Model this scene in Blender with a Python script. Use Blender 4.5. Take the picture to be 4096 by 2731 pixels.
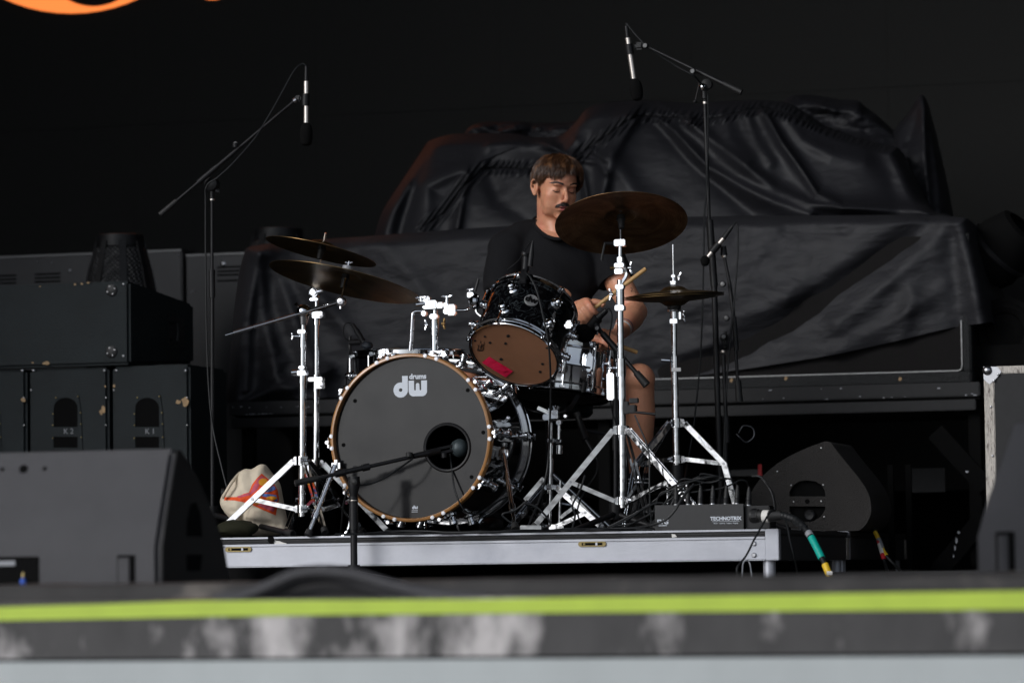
import bpy, bmesh, math, random
import numpy as np
from mathutils import Vector, Matrix, noise
random.seed(7); np.random.seed(7)
SC = bpy.context.scene
for _o in list(bpy.data.objects): bpy.data.objects.remove(_o)
COL = SC.collection
PI = math.pi
R = math.radians

# ------------------------------------------------------------------ camera
FPX = 14165.0            # focal length in pixels of a 4096 px wide picture
CAMZ = 0.05              # the lens stands level with the stage floor
PITCH, ROLL = R(3.696), R(0.75)
F0 = Vector((0, math.cos(PITCH), math.sin(PITCH)))
U0 = Vector((0, -math.sin(PITCH), math.cos(PITCH)))
R0 = Vector((1, 0, 0))
CR = R0*math.cos(ROLL) - U0*math.sin(ROLL)
CU = U0*math.cos(ROLL) + R0*math.sin(ROLL)
CAM = Vector((0, 0, CAMZ))
cd = bpy.data.cameras.new('camera'); cam = bpy.data.objects.new('camera', cd); COL.objects.link(cam)
cam.matrix_world = Matrix(((CR.x, CU.x, -F0.x, CAM.x), (CR.y, CU.y, -F0.y, CAM.y), (CR.z, CU.z, -F0.z, CAM.z), (0, 0, 0, 1)))
cd.sensor_width = 36; cd.lens = 36*FPX/4096
cd.clip_start = 0.5; cd.clip_end = 3000
cd.dof.use_dof = True; cd.dof.focus_distance = 12.05; cd.dof.aperture_fstop = 2.9
SC.camera = cam

# ------------------------------------------------------------------ light: overcast day, stage open to the front
world = bpy.data.worlds.new('World'); SC.world = world; world.use_nodes = True
nt = world.node_tree; nt.nodes.clear()
sky = nt.nodes.new('ShaderNodeTexSky'); sky.sky_type = 'NISHITA'; sky.sun_disc = False
SUN_EL, SUN_AZ = R(26), R(230)      # azimuth of the sun: from behind and left of the camera
sky.sun_elevation = SUN_EL; sky.sun_rotation = SUN_AZ
sky.air_density = 1.0; sky.dust_density = 2.5; sky.ozone_density = 1.0
hs = nt.nodes.new('ShaderNodeHueSaturation'); hs.inputs['Saturation'].default_value = 0.25
bgn = nt.nodes.new('ShaderNodeBackground'); bgn.inputs['Strength'].default_value = 0.13
wo = nt.nodes.new('ShaderNodeOutputWorld')
tint = nt.nodes.new('ShaderNodeMix'); tint.data_type = 'RGBA'; tint.blend_type = 'MULTIPLY'; tint.inputs[0].default_value = 1; tint.inputs[7].default_value = (0.93, 0.99, 1.09, 1)   # cool cloud cover
nt.links.new(sky.outputs[0], hs.inputs['Color']); nt.links.new(hs.outputs[0], tint.inputs[6]); nt.links.new(tint.outputs[2], bgn.inputs['Color']); nt.links.new(bgn.outputs[0], wo.inputs[0])
sd = bpy.data.lights.new('sun', 'SUN'); sd.energy = 1.35; sd.angle = R(24); sd.color = (1.0, 0.975, 0.95)
sun = bpy.data.objects.new('sun', sd); COL.objects.link(sun)
sdir = Vector((math.sin(SUN_AZ)*math.cos(SUN_EL), math.cos(SUN_AZ)*math.cos(SUN_EL), math.sin(SUN_EL)))
sun.rotation_euler = sdir.to_track_quat('Z', 'Y').to_euler(); sun.location = sdir*30
SC.view_settings.view_transform = 'Standard'; SC.view_settings.look = 'None'
SC.view_settings.gamma = 1; SC.view_settings.use_curve_mapping = False
SC.view_settings.exposure = -0.25
SC.render.engine = 'CYCLES'
SC.cycles.max_bounces = 8; SC.cycles.glossy_bounces = 5; SC.cycles.transmission_bounces = 6
SC.cycles.sample_clamp_indirect = 6

# ------------------------------------------------------------------ places
TH = R(16)
EX = Vector((math.cos(TH), -math.sin(TH), 0)); EY = Vector((math.sin(TH), math.cos(TH), 0)); EZ = Vector((0, 0, 1))
def ray(px, py): return F0 + CR*((px-2048)/FPX) + CU*((1365.5-py)/FPX)
def P(px, py, d):                       # point that shows at a pixel, d metres away
    v = ray(px, py); return CAM + v*(d/v.y)
def PT(px, py, t):                      # the same on the plane t = const of the stage
    v = ray(px, py); return CAM + v*(t/v.dot(EY))
def ST(a, t, z): return EX*a + EY*t + EZ*z
def toST(p): return (p.dot(EX), p.dot(EY), p.z)
def mp(px, d): return px*d/FPX
def up(p, q, k): return p + (q-p)*k
RZ = 0.172                              # height of the drum riser

# ------------------------------------------------------------------ materials
def mat(name, col, rough=0.5, metal=0.0, var=0.0, vscale=8, bump=0.0, bscale=60, spec=0.5, col2=None, cscale=6, cpos=(0.5, 0.7), emit=None, es=1.0, coat=0.0, rvar=0.0, stretch=None, detail=6):
    m = bpy.data.materials.new(name); m.use_nodes = True
    n = m.node_tree; b = n.nodes['Principled BSDF']
    b.inputs['Base Color'].default_value = (*col, 1); b.inputs['Roughness'].default_value = rough
    b.inputs['Metallic'].default_value = metal; b.inputs['Specular IOR Level'].default_value = spec
    if coat: b.inputs['Coat Weight'].default_value = coat; b.inputs['Coat Roughness'].default_value = 0.04
    tc = n.nodes.new('ShaderNodeTexCoord'); src = tc.outputs['Object']
    if stretch:
        mpn = n.nodes.new('ShaderNodeMapping'); mpn.inputs['Scale'].default_value = stretch
        n.links.new(src, mpn.inputs['Vector']); src = mpn.outputs['Vector']
    def nz(scale, det=detail, ro=0.6):
        t = n.nodes.new('ShaderNodeTexNoise'); t.inputs['Scale'].default_value = scale; t.inputs['Detail'].default_value = det
        t.inputs['Roughness'].default_value = ro; n.links.new(src, t.inputs['Vector']); return t.outputs['Fac']
    cur = None
    if col2 is not None:
        cr = n.nodes.new('ShaderNodeValToRGB'); cr.color_ramp.elements[0].position = cpos[0]; cr.color_ramp.elements[1].position = cpos[1]
        cr.color_ramp.elements[0].color = (*col, 1); cr.color_ramp.elements[1].color = (*col2, 1)
        n.links.new(nz(cscale), cr.inputs[0]); cur = cr.outputs[0]
    if var:
        mr = n.nodes.new('ShaderNodeMapRange'); mr.inputs[1].default_value = 0.25; mr.inputs[2].default_value = 0.75
        mr.inputs[3].default_value = 1-var; mr.inputs[4].default_value = 1+var
        n.links.new(nz(vscale), mr.inputs[0])
        mx = n.nodes.new('ShaderNodeMix'); mx.data_type = 'RGBA'; mx.blend_type = 'MULTIPLY'; mx.inputs[0].default_value = 1
        if cur: n.links.new(cur, mx.inputs[6])
        else: mx.inputs[6].default_value = (*col, 1)
        n.links.new(mr.outputs[0], mx.inputs[7]); cur = mx.outputs[2]
    if cur: n.links.new(cur, b.inputs['Base Color'])
    if rvar:
        mr = n.nodes.new('ShaderNodeMapRange'); mr.inputs[1].default_value = 0.3; mr.inputs[2].default_value = 0.7
        mr.inputs[3].default_value = max(0.02, rough-rvar); mr.inputs[4].default_value = rough+rvar
        n.links.new(nz(vscale*1.7), mr.inputs[0]); n.links.new(mr.outputs[0], b.inputs['Roughness'])
    if bump:
        bp = n.nodes.new('ShaderNodeBump'); bp.inputs['Strength'].default_value = bump; bp.inputs['Distance'].default_value = 0.01
        n.links.new(nz(bscale), bp.inputs['Height']); n.links.new(bp.outputs[0], b.inputs['Normal'])
    if emit: b.inputs['Emission Color'].default_value = (*emit, 1); b.inputs['Emission Strength'].default_value = es
    return m
MT = dict(
 chrome=mat('chrome', (0.76, 0.775, 0.80), 0.08, 1.0, rvar=0.05, vscale=30, bump=0.10, bscale=14, detail=2),
 chrome_dull=mat('dull_chrome', (0.55, 0.55, 0.57), 0.28, 1.0, var=0.12, vscale=60),
 alu=mat('aluminium', (0.45, 0.46, 0.50), 0.42, 0.5, var=0.12, vscale=5, col2=(0.33, 0.34, 0.38), cscale=5, cpos=(0.52, 0.75), bump=0.05, bscale=90, rvar=0.08),
 alu_old=mat('worn_aluminium', (0.42, 0.39, 0.35), 0.5, 0.4, var=0.35, vscale=60, col2=(0.12, 0.10, 0.09), cscale=45, cpos=(0.52, 0.66), stretch=(3, 3, 0.7)),
 black=mat('black_paint', (0.008, 0.008, 0.009), 0.5, spec=0.35, var=0.3, vscale=40),
 blackmetal=mat('black_metal', (0.010, 0.010, 0.011), 0.45, spec=0.35, var=0.2, vscale=30),
 rubber=mat('black_rubber', (0.012, 0.012, 0.012), 0.6),
 cable=mat('cable_rubber', (0.010, 0.011, 0.012), 0.5, spec=0.3),
 foam=mat('black_foam', (0.006, 0.006, 0.006), 0.95, bump=0.6, bscale=400, spec=0.1),
 silver=mat('satin_nickel', (0.72, 0.66, 0.60), 0.3, 0.85),
 head_black=mat('black_drumhead', (0.012, 0.012, 0.013), 0.11, spec=0.36, var=0.3, vscale=5, rvar=0.05),
 white_print=mat('white_print', (0.62, 0.66, 0.72), 0.5),
 wood_hoop=mat('amber_wood', (0.36, 0.17, 0.055), 0.28, var=0.25, vscale=14, coat=0.5, stretch=(1, 1, 1)),
 shell=mat('black_lacquer', (0.004, 0.004, 0.005), 0.06, coat=1.0),
 tape_pink=mat('pink_tape', (0.80, 0.012, 0.075), 0.55, var=0.08, vscale=30, bump=0.2, bscale=60),
 stick=mat('hickory', (0.55, 0.33, 0.13), 0.5, var=0.2, vscale=30, stretch=(1, 1, 1)),
 shirt=mat('black_cotton', (0.0105, 0.0105, 0.012), 0.9, spec=0.15, bump=0.2, bscale=300),
 sock=mat('black_sock', (0.01, 0.01, 0.011), 0.9, spec=0.2),
 white=mat('white_cloth', (0.7, 0.7, 0.7), 0.7),
 vinyl=mat('black_vinyl', (0.0100, 0.0150, 0.0170), 0.62, var=0.3, vscale=5, bump=0.35, bscale=260, spec=0.35),
 ply=mat('bare_plywood', (0.42, 0.28, 0.15), 0.8, var=0.3, vscale=60),
 vent=mat('grey_panel', (0.032, 0.032, 0.034), 0.5, 0.2, var=0.15, vscale=6),
 amp=mat('amp_vinyl', (0.012, 0.013, 0.014), 0.45, bump=0.8, bscale=180),
 grille=mat('grille_cloth', (0.012, 0.011, 0.011), 0.9, bump=0.4, bscale=500, spec=0.2),
 piping=mat('white_piping', (0.6, 0.6, 0.6), 0.5),
 wedge=mat('wedge_paint', (0.058, 0.057, 0.061), 0.62, bump=0.3, bscale=300, var=0.12, vscale=7, spec=0.35),
 wedge2=mat('wedge_textured_paint', (0.040, 0.037, 0.035), 0.75, bump=0.8, bscale=260, var=0.1, vscale=8, spec=0.3),
 floor=mat('stage_floor', (0.06, 0.055, 0.052), 0.6, var=0.35, vscale=7, col2=(0.18, 0.10, 0.06), cscale=3, cpos=(0.56, 0.72), bump=0.1, bscale=60),
 deck=mat('black_deck', (0.02, 0.02, 0.02), 0.6, var=0.3, vscale=20, bump=0.3, bscale=200),
 knobcap=mat('knob_cap_grey', (0.16, 0.16, 0.16), 0.4),
 green_tape=mat('green_yellow_tape', (0.44, 0.58, 0.055), 0.55, var=0.10, vscale=9),
 lip=mat('scuffed_black_board', (0.040, 0.038, 0.038), 0.6, col2=(0.50, 0.47, 0.46), cscale=4.0, cpos=(0.53, 0.64), var=0.4, vscale=9, stretch=(1, 1, 0.55)),
 lightmetal=mat('pale_metal', (0.42, 0.45, 0.45), 0.55, var=0.10, vscale=4, stretch=(1, 1, 0.4)),
 canvas=mat('cream_canvas', (0.66, 0.57, 0.44), 0.9, var=0.10, vscale=12, bump=0.6, bscale=14),
 orange=mat('orange_print', (0.80, 0.085, 0.012), 0.8), pink=mat('pink_print', (0.55, 0.09, 0.14), 0.8),
 yellow=mat('yellow_print', (0.80, 0.33, 0.02), 0.8), blue=mat('blue_print', (0.10, 0.19, 0.50), 0.8),
 red=mat('red_plastic', (0.6, 0.01, 0.02), 0.5), teal=mat('teal_tape', (0.0, 0.36, 0.28), 0.45), ytape=mat('yellow_tape', (0.75, 0.48, 0.02), 0.5),
 greytape=mat('grey_tape', (0.25, 0.26, 0.28), 0.5), whitetape=mat('white_tape', (0.72, 0.70, 0.66), 0.6),
 brass=mat('brass_fitting', (0.23, 0.18, 0.08), 0.35, 0.8, var=0.3, vscale=60),
 drape=mat('dark_stage_cloth', (0.004, 0.004, 0.004), 0.9, spec=0.1),
 ground=mat('field_ground', (0.10, 0.095, 0.085), 0.9, var=0.3, vscale=0.4),
 backing=mat('inner_black', (0.004, 0.004, 0.004), 0.9, spec=0.1),
 olive=mat('olive_cloth', (0.022, 0.022, 0.012), 0.9, spec=0.2),
 lampglass=mat('dark_lens', (0.004, 0.012, 0.018), 0.35),
)
MAT = MT
# bronze of the cymbals: fine turning rings around the hole plus patina
def bronze(name, c1, c2, rough):
    m = bpy.data.materials.new(name); m.use_nodes = True; n = m.node_tree; b = n.nodes['Principled BSDF']
    tc = n.nodes.new('ShaderNodeTexCoord'); sp = n.nodes.new('ShaderNodeSeparateXYZ'); n.links.new(tc.outputs['UV'], sp.inputs[0])
    w = n.nodes.new('ShaderNodeTexNoise'); w.noise_dimensions = '1D'; w.inputs['Scale'].default_value = 260; w.inputs['Detail'].default_value = 4
    n.links.new(sp.outputs[0], w.inputs['W'])
    t = n.nodes.new('ShaderNodeTexNoise'); t.inputs['Scale'].default_value = 6; t.inputs['Detail'].default_value = 8; t.inputs['Distortion'].default_value = 1.5; t.inputs['Roughness'].default_value = 0.65; n.links.new(tc.outputs['Object'], t.inputs['Vector'])
    ad = n.nodes.new('ShaderNodeMath'); ad.operation = 'MULTIPLY_ADD'; ad.inputs[1].default_value = 0.28; n.links.new(w.outputs['Fac'], ad.inputs[0]); n.links.new(t.outputs['Fac'], ad.inputs[2])
    cr = n.nodes.new('ShaderNodeValToRGB'); cr.color_ramp.elements[0].position = 0.55; cr.color_ramp.elements[1].position = 0.95
    cr.color_ramp.elements[0].color = (*c1, 1); cr.color_ramp.elements[1].color = (*c2, 1); n.links.new(ad.outputs[0], cr.inputs[0])
    n.links.new(cr.outputs[0], b.inputs['Base Color']); b.inputs['Metallic'].default_value = 0.9; b.inputs['Roughness'].default_value = rough
    bp = n.nodes.new('ShaderNodeBump'); bp.inputs['Strength'].default_value = 0.35; bp.inputs['Distance'].default_value = 0.0006
    n.links.new(w.outputs['Fac'], bp.inputs['Height']); n.links.new(bp.outputs[0], b.inputs['Normal'])
    return m
MAT['bronze'] = bronze('aged_bronze', (0.12, 0.075, 0.030), (0.36, 0.235, 0.10), 0.34)
MAT['bronze_dark'] = bronze('dark_aged_bronze', (0.15, 0.075, 0.030), (0.50, 0.32, 0.17), 0.38)
# tom finish: black pearl
def pearl():
    m = bpy.data.materials.new('black_pearl'); m.use_nodes = True; n = m.node_tree; b = n.nodes['Principled BSDF']
    tc = n.nodes.new('ShaderNodeTexCoord'); t = n.nodes.new('ShaderNodeTexNoise'); t.inputs['Scale'].default_value = 17; t.inputs['Detail'].default_value = 2; t.inputs['Distortion'].default_value = 2.2
    n.links.new(tc.outputs['Object'], t.inputs['Vector'])
    cr = n.nodes.new('ShaderNodeValToRGB'); e = cr.color_ramp.elements; e[0].position = 0.485; e[0].color = (0.003, 0.003, 0.004, 1); e[1].position = 0.545; e[1].color = (0.003, 0.003, 0.004, 1)
    k = cr.color_ramp.elements.new(0.515); k.color = (0.035, 0.042, 0.045, 1)
    n.links.new(t.outputs['Fac'], cr.inputs[0]); n.links.new(cr.outputs[0], b.inputs['Base Color'])
    b.inputs['Roughness'].default_value = 0.12; b.inputs['Metallic'].default_value = 0.3
    bp = n.nodes.new('ShaderNodeBump'); bp.inputs['Strength'].default_value = 0.25; bp.inputs['Distance'].default_value = 0.004
    n.links.new(t.outputs['Fac'], bp.inputs['Height']); n.links.new(bp.outputs[0], b.inputs['Normal']); return m
MAT['pearl'] = pearl()
def clearhead():
    return mat('amber_drumhead', (0.30, 0.145, 0.082), 0.16, var=0.18, vscale=5, spec=0.5)
MAT['tomhead'] = clearhead()
def skinmat():
    m = mat('skin', (0.64, 0.295, 0.175), 0.44, var=0.12, vscale=22, col2=(0.66, 0.24, 0.16), cscale=16, cpos=(0.5, 0.75), bump=0.12, bscale=160)
    b = m.node_tree.nodes['Principled BSDF']; b.inputs['Subsurface Weight'].default_value = 0.12
    b.inputs['Subsurface Radius'].default_value = (0.02, 0.008, 0.004); b.inputs['Subsurface Scale'].default_value = 0.3
    return m
MAT['skin'] = skinmat()
MAT['hair'] = mat('brown_hair', (0.050, 0.021, 0.009), 0.38, var=0.5, vscale=90, spec=0.45, col2=(0.24, 0.105, 0.040), cscale=34, cpos=(0.5, 0.75))
MAT['brow'] = mat('dark_brown_hair', (0.020, 0.011, 0.008), 0.6)
MAT['lips'] = mat('lips', (0.42, 0.12, 0.11), 0.4)
MAT['mouth'] = mat('mouth_inside', (0.03, 0.008, 0.008), 0.6)
def clothmat(name, col, rough, spec, wr=0.5):
    m = mat(name, col, rough, spec=spec, var=0.12, vscale=3)
    n = m.node_tree; b = n.nodes['Principled BSDF']; tc = n.nodes.new('ShaderNodeTexCoord')
    t = n.nodes.new('ShaderNodeTexNoise'); t.inputs['Scale'].default_value = 9; t.inputs['Detail'].default_value = 7; t.inputs['Roughness'].default_value = 0.62; t.inputs['Distortion'].default_value = 1.3
    mp_ = n.nodes.new('ShaderNodeMapping'); mp_.inputs['Rotation'].default_value = (0, R(30), 0); mp_.inputs['Scale'].default_value = (0.7, 1, 1.7)
    n.links.new(tc.outputs['Object'], mp_.inputs[0]); n.links.new(mp_.outputs[0], t.inputs['Vector'])
    bp = n.nodes.new('ShaderNodeBump'); bp.inputs['Strength'].default_value = wr; bp.inputs['Distance'].default_value = 0.02
    n.links.new(t.outputs['Fac'], bp.inputs['Height']); n.links.new(bp.outputs[0], b.inputs['Normal']); return m
MAT['cover_matt'] = clothmat('matt_black_cover', (0.0190, 0.0190, 0.0225), 0.62, 0.4, 0.4)
MAT['cover_shiny'] = clothmat('shiny_black_cover', (0.0120, 0.0120, 0.0150), 0.56, 0.36, 0.2)
def ledmat():
    m = bpy.data.materials.new('led_panel_face'); m.use_nodes = True; n = m.node_tree; b = n.nodes['Principled BSDF']
    tc = n.nodes.new('ShaderNodeTexCoord'); br = n.nodes.new('ShaderNodeTexBrick'); br.offset = 0; br.inputs['Scale'].default_value = 1
    br.inputs['Brick Width'].default_value = 0.0125; br.inputs['Row Height'].default_value = 0.0125; br.inputs['Mortar Size'].default_value = 0.0032; br.inputs['Mortar Smooth'].default_value = 0.3
    br.inputs['Color1'].default_value = (0.021, 0.021, 0.018, 1); br.inputs['Color2'].default_value = (0.017, 0.017, 0.015, 1); br.inputs['Mortar'].default_value = (0.006, 0.006, 0.0055, 1)
    mpn = n.nodes.new('ShaderNodeMapping'); mpn.inputs['Rotation'].default_value = (R(90), 0, 0); n.links.new(tc.outputs['Object'], mpn.inputs[0])
    n.links.new(mpn.outputs[0], br.inputs['Vector']); n.links.new(br.outputs['Color'], b.inputs['Base Color'])
    b.inputs['Roughness'].default_value = 0.75; b.inputs['Specular IOR Level'].default_value = 0.3; return m
MAT['led'] = ledmat()
MAT['led_orange'] = mat('lit_orange_pixels', (0.02, 0.01, 0.005), 0.8, emit=(1.0, 0.245, 0.055), es=1.5)

# ------------------------------------------------------------------ mesh building
class M:
    def __init__(s): s.v = []; s.f = []; s.sm = []; s.uv = None
    def add(s, vs, fs, smooth=True):
        o = len(s.v); s.v += [Vector(v) for v in vs]
        for f in fs: s.f.append([i+o for i in f]); s.sm.append(smooth)
        return s
    def box(s, c, ax, ay, az):
        c = Vector(c); ax, ay, az = Vector(ax), Vector(ay), Vector(az)
        vs = [c+ax*i+ay*j+az*k for i in (-1, 1) for j in (-1, 1) for k in (-1, 1)]
        fs = [(0, 1, 3, 2), (4, 6, 7, 5), (0, 4, 5, 1), (2, 3, 7, 6), (0, 2, 6, 4), (1, 5, 7, 3)]
        if ax.cross(ay).dot(az) < 0: fs = [f[::-1] for f in fs]
        return s.add(vs, fs, False)
    def sbox(s, a0, a1, t0, t1, z0, z1):
        return s.box(ST((a0+a1)/2, (t0+t1)/2, (z0+z1)/2), EX*((a1-a0)/2), EY*((t1-t0)/2), EZ*((z1-z0)/2))
    def tube(s, pts, r, n=10, cap=True, closed=False):
        pts = [Vector(p) for p in pts]; N = len(pts)
        rs = r if isinstance(r, (list, tuple)) else [r]*N
        tans = []
        for i in range(N):
            a = pts[(i-1) % N] if (closed or i > 0) else pts[0]; b = pts[(i+1) % N] if (closed or i < N-1) else pts[-1]
            t = (b-a); tans.append(t.normalized() if t.length > 1e-9 else Vector((0, 0, 1)))
        x = tans[0].orthogonal().normalized(); rings = []; o = len(s.v)
        for i in range(N):
            x = (x - tans[i]*x.dot(tans[i]))
            x = x.normalized() if x.length > 1e-6 else tans[i].orthogonal().normalized()
            y = tans[i].cross(x)
            for k in range(n):
                a = 2*PI*k/n; s.v.append(pts[i] + (x*math.cos(a)+y*math.sin(a))*rs[i])
        M_ = N if closed else N-1
        for i in range(M_):
            j = (i+1) % N
            for k in range(n):
                k2 = (k+1) % n; s.f.append([o+i*n+k, o+i*n+k2, o+j*n+k2, o+j*n+k]); s.sm.append(True)
        if cap and not closed:
            s.f.append([o+k for k in range(n)][::-1]); s.sm.append(True)
            s.f.append([o+(N-1)*n+k for k in range(n)]); s.sm.append(True)
        return s
    def lathe(s, c, axis, prof, n=24, x=None, arc=None):      # prof: [(radius, height along axis)]
        c = Vector(c); ax = Vector(axis).normalized(); x = (x or ax.orthogonal()).normalized(); y = ax.cross(x); o = len(s.v); m = len(prof)
        for (r, h) in prof:
            for k in range(n):
                a = 2*PI*k/n; s.v.append(c + ax*h + (x*math.cos(a)+y*math.sin(a))*r)
        for i in range(m-1):
            for k in range(n):
                k2 = (k+1) % n; s.f.append([o+i*n+k, o+i*n+k2, o+(i+1)*n+k2, o+(i+1)*n+k]); s.sm.append(True)
        return s
    def cap(s, c, axis, r, n=24, x=None):
        c = Vector(c); ax = Vector(axis).normalized(); x = (x or ax.orthogonal()).normalized(); y = ax.cross(x)
        return s.add([c+(x*math.cos(2*PI*k/n)+y*math.sin(2*PI*k/n))*r for k in range(n)], [list(range(n))], True)
    def cyl(s, p, q, r, r2=None, n=16): return s.tube([p, q], [r, r if r2 is None else r2], n)
    def ell(s, c, rx, ry=None, rz=None, X=None, Y=None, Z=None, nu=16, nv=10):
        ry = ry or rx; rz = rz or rx; X = X or Vector((1, 0, 0)); Y = Y or Vector((0, 1, 0)); Z = Z or Vector((0, 0, 1)); c = Vector(c)
        vs = [c+Z*rz]; fs = []
        for i in range(1, nv):
            ph = PI*i/nv
            for k in range(nu):
                a = 2*PI*k/nu; vs.append(c+X*(rx*math.sin(ph)*math.cos(a))+Y*(ry*math.sin(ph)*math.sin(a))+Z*(rz*math.cos(ph)))
        vs.append(c-Z*rz); L = len(vs)-1
        for k in range(nu): fs.append((0, 1+k, 1+(k+1) % nu))
        for i in range(nv-2):
            for k in range(nu):
                a = 1+i*nu+k; b = 1+i*nu+(k+1) % nu; fs.append((a, a+nu, b+nu, b))
        for k in range(nu): fs.append((L, L-nu+(k+1) % nu, L-nu+k))
        return s.add(vs, fs, True)
    def strap(s, pts, w, th, wdir):                 # flat bar: width along wdir
        pts = [Vector(p) for p in pts]; N = len(pts); o = len(s.v); wdir = Vector(wdir).normalized()
        for i in range(N):
            a = pts[max(0, i-1)]; b = pts[min(N-1, i+1)]; t = (b-a).normalized()
            wv = (wdir - t*wdir.dot(t)).normalized(); nn = t.cross(wv)
            for (p, q) in ((-1, -1), (1, -1), (1, 1), (-1, 1)): s.v.append(pts[i]+wv*(w/2*p)+nn*(th/2*q))
        for i in range(N-1):
            for k in range(4):
                k2 = (k+1) % 4; s.f.append([o+i*4+k, o+i*4+k2, o+(i+1)*4+k2, o+(i+1)*4+k]); s.sm.append(False)
        s.f.append([o+3, o+2, o+1, o]); s.f.append([o+(N-1)*4+k for k in range(4)]); s.sm += [False, False]
        return s
    def prism(s, pts, nvec):                        # polygon extruded by nvec
        pts = [Vector(p) for p in pts]; N = len(pts); o = len(s.v); nv = Vector(nvec)
        s.v += pts + [p+nv for p in pts]
        s.f.append([o+i for i in range(N)][::-1]); s.f.append([o+N+i for i in range(N)]); s.sm += [False, False]
        for i in range(N): s.f.append([o+i, o+(i+1) % N, o+N+(i+1) % N, o+N+i]); s.sm.append(False)
        return s
    def ring(s, c, axis, R1, R2, h, n=48, x=None):  # flat ring with thickness h along axis
        return s.lathe(c, axis, [(R2, 0), (R1, 0), (R1, h), (R2, h), (R2, 0)], n, x)
    def build(s, name, m, parent=None, loc=None, sharp=35, bevel=0.0, seg=2):
        base = wloc(parent) if parent else (Vector(loc) if loc is not None else basept(s.v))
        me = bpy.data.meshes.new(name); me.from_pydata([tuple(v-base) for v in s.v], [], s.f)
        me.polygons.foreach_set('use_smooth', s.sm)
        if s.uv: 
            ul = me.uv_layers.new(name='UV'); 
            for L in me.loops: ul.data[L.index].uv = s.uv[L.vertex_index]
        bm = bmesh.new(); bm.from_mesh(me); bmesh.ops.recalc_face_normals(bm, faces=bm.faces)
        if bevel:
            bmesh.ops.remove_doubles(bm, verts=bm.verts, dist=1e-6)
            ed = [e for e in bm.edges if len(e.link_faces) == 2 and e.calc_face_angle(0) > 0.5]
            bmesh.ops.bevel(bm, geom=ed, offset=bevel, segments=seg, affect='EDGES', clamp_overlap=True)
            for f in bm.faces: f.smooth = True
        bm.to_mesh(me); bm.free()
        me.set_sharp_from_angle(angle=R(sharp))
        ob = bpy.data.objects.new(name, me); COL.objects.link(ob)
        if m is not None: me.materials.append(MAT[m] if isinstance(m, str) else m)
        if parent: ob.parent = parent
        else: ob.location = base
        return ob
def basept(vs):
    xs = [v.x for v in vs]; ys = [v.y for v in vs]; zs = [v.z for v in vs]
    return Vector(((min(xs)+max(xs))/2, (min(ys)+max(ys))/2, min(zs)))
def wloc(o):
    v = Vector((0, 0, 0))
    while o: v = v + o.location; o = o.parent
    return v
def tag(o, label=None, cat=None, group=None, kind=None):
    if label: o['label'] = label
    if cat: o['category'] = cat
    if group: o['group'] = group
    if kind: o['kind'] = kind
    return o
def thing(name, label, cat, loc, group=None):
    o = bpy.data.objects.new(name, None); COL.objects.link(o); o.location = Vector(loc); o.empty_display_size = 0.1
    return tag(o, label, cat, group)
def kids(o): return [c for c in bpy.data.objects if c.parent == o]
def copy_tree(o, parent=None):
    c = o.copy(); COL.objects.link(c); c.parent = parent
    for ch in kids(o): copy_tree(ch, c)
    return c
def catmull(pts, n=8, closed=False):
    pts = [Vector(p) for p in pts]; out = []; N = len(pts)
    for i in range(N if closed else N-1):
        if closed: p0, p1, p2, p3 = pts[(i-1) % N], pts[i], pts[(i+1) % N], pts[(i+2) % N]
        else: p0, p1, p2, p3 = pts[max(0, i-1)], pts[i], pts[i+1], pts[min(N-1, i+2)]
        for k in range(n):
            t = k/n; out.append(0.5*((2*p1)+(-p0+p2)*t+(2*p0-5*p1+4*p2-p3)*t*t+(-p0+3*p1-3*p2+p3)*t**3))
    if not closed: out.append(pts[-1])
    return out
def flat2d(contours, o, U, V, N, depth=0.001, text=None, size=1.0, bold=0.0, align='CENTER', shear=0):
    """filled outlines (or text) laid on the plane o,U,V and extruded along N; returns an M"""
    if text is None:
        cu = bpy.data.curves.new('c', 'CURVE'); cu.dimensions = '2D'; cu.fill_mode = 'BOTH'; cu.extrude = depth/2
        for c in contours:
            sp = cu.splines.new('POLY'); sp.points.add(len(c)-1)
            for i, (x, y) in enumerate(c): sp.points[i].co = (x, y, 0, 1)
            sp.use_cyclic_u = True
    else:
        cu = bpy.data.curves.new('c', 'FONT'); cu.body = text; cu.size = size; cu.extrude = depth/2; cu.offset = bold; cu.align_x = align; cu.align_y = 'CENTER'; cu.resolution_u = 3; cu.shear = shear
    ob = bpy.data.objects.new('c', cu); me = bpy.data.meshes.new_from_object(ob)
    m = M(); m.add([o+U*v.co.x+V*v.co.y+N*(v.co.z+depth/2) for v in me.vertices], [list(p.vertices) for p in me.polygons], False)
    bpy.data.objects.remove(ob); bpy.data.curves.remove(cu); bpy.data.meshes.remove(me)
    return m
def arcpts(cx, cy, r, a0, a1, n=20, ry=None):
    return [(cx+r*math.cos(R(a0+(a1-a0)*i/n)), cy+(ry or r)*math.sin(R(a0+(a1-a0)*i/n))) for i in range(n+1)]
# ================================================================== the large structure
def struct(m, name, mt, **k):
    return tag(m.build(name, mt, **k), kind='structure')
g = M(); g.box((0, 0, -1.75), (1200, 0, 0), (0, 1200, 0), (0, 0, 0.1)); struct(g, 'ground', 'ground')
TE = 6.76                                            # front edge of the stage
fl = struct(M().sbox(-9, 9, TE, 17.6, -0.03, 0.0), 'stage_floor', 'floor')
struct(M().sbox(-9, 9, TE+0.06, 17.6, -1.64, -0.034), 'stage_base', 'drape')
lb = M().sbox(-8.5, 8.5, TE-0.022, TE-0.001, -0.118, -0.003).build('edge_board', 'lip', fl)
for k in range(-2, 2):
    M().sbox(k*4.4+0.003, (k+1)*4.4-0.003, TE-0.05, TE+0.03, -1.6, -0.124).build('front_panel', 'lightmetal', fl, bevel=0.004)
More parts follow.
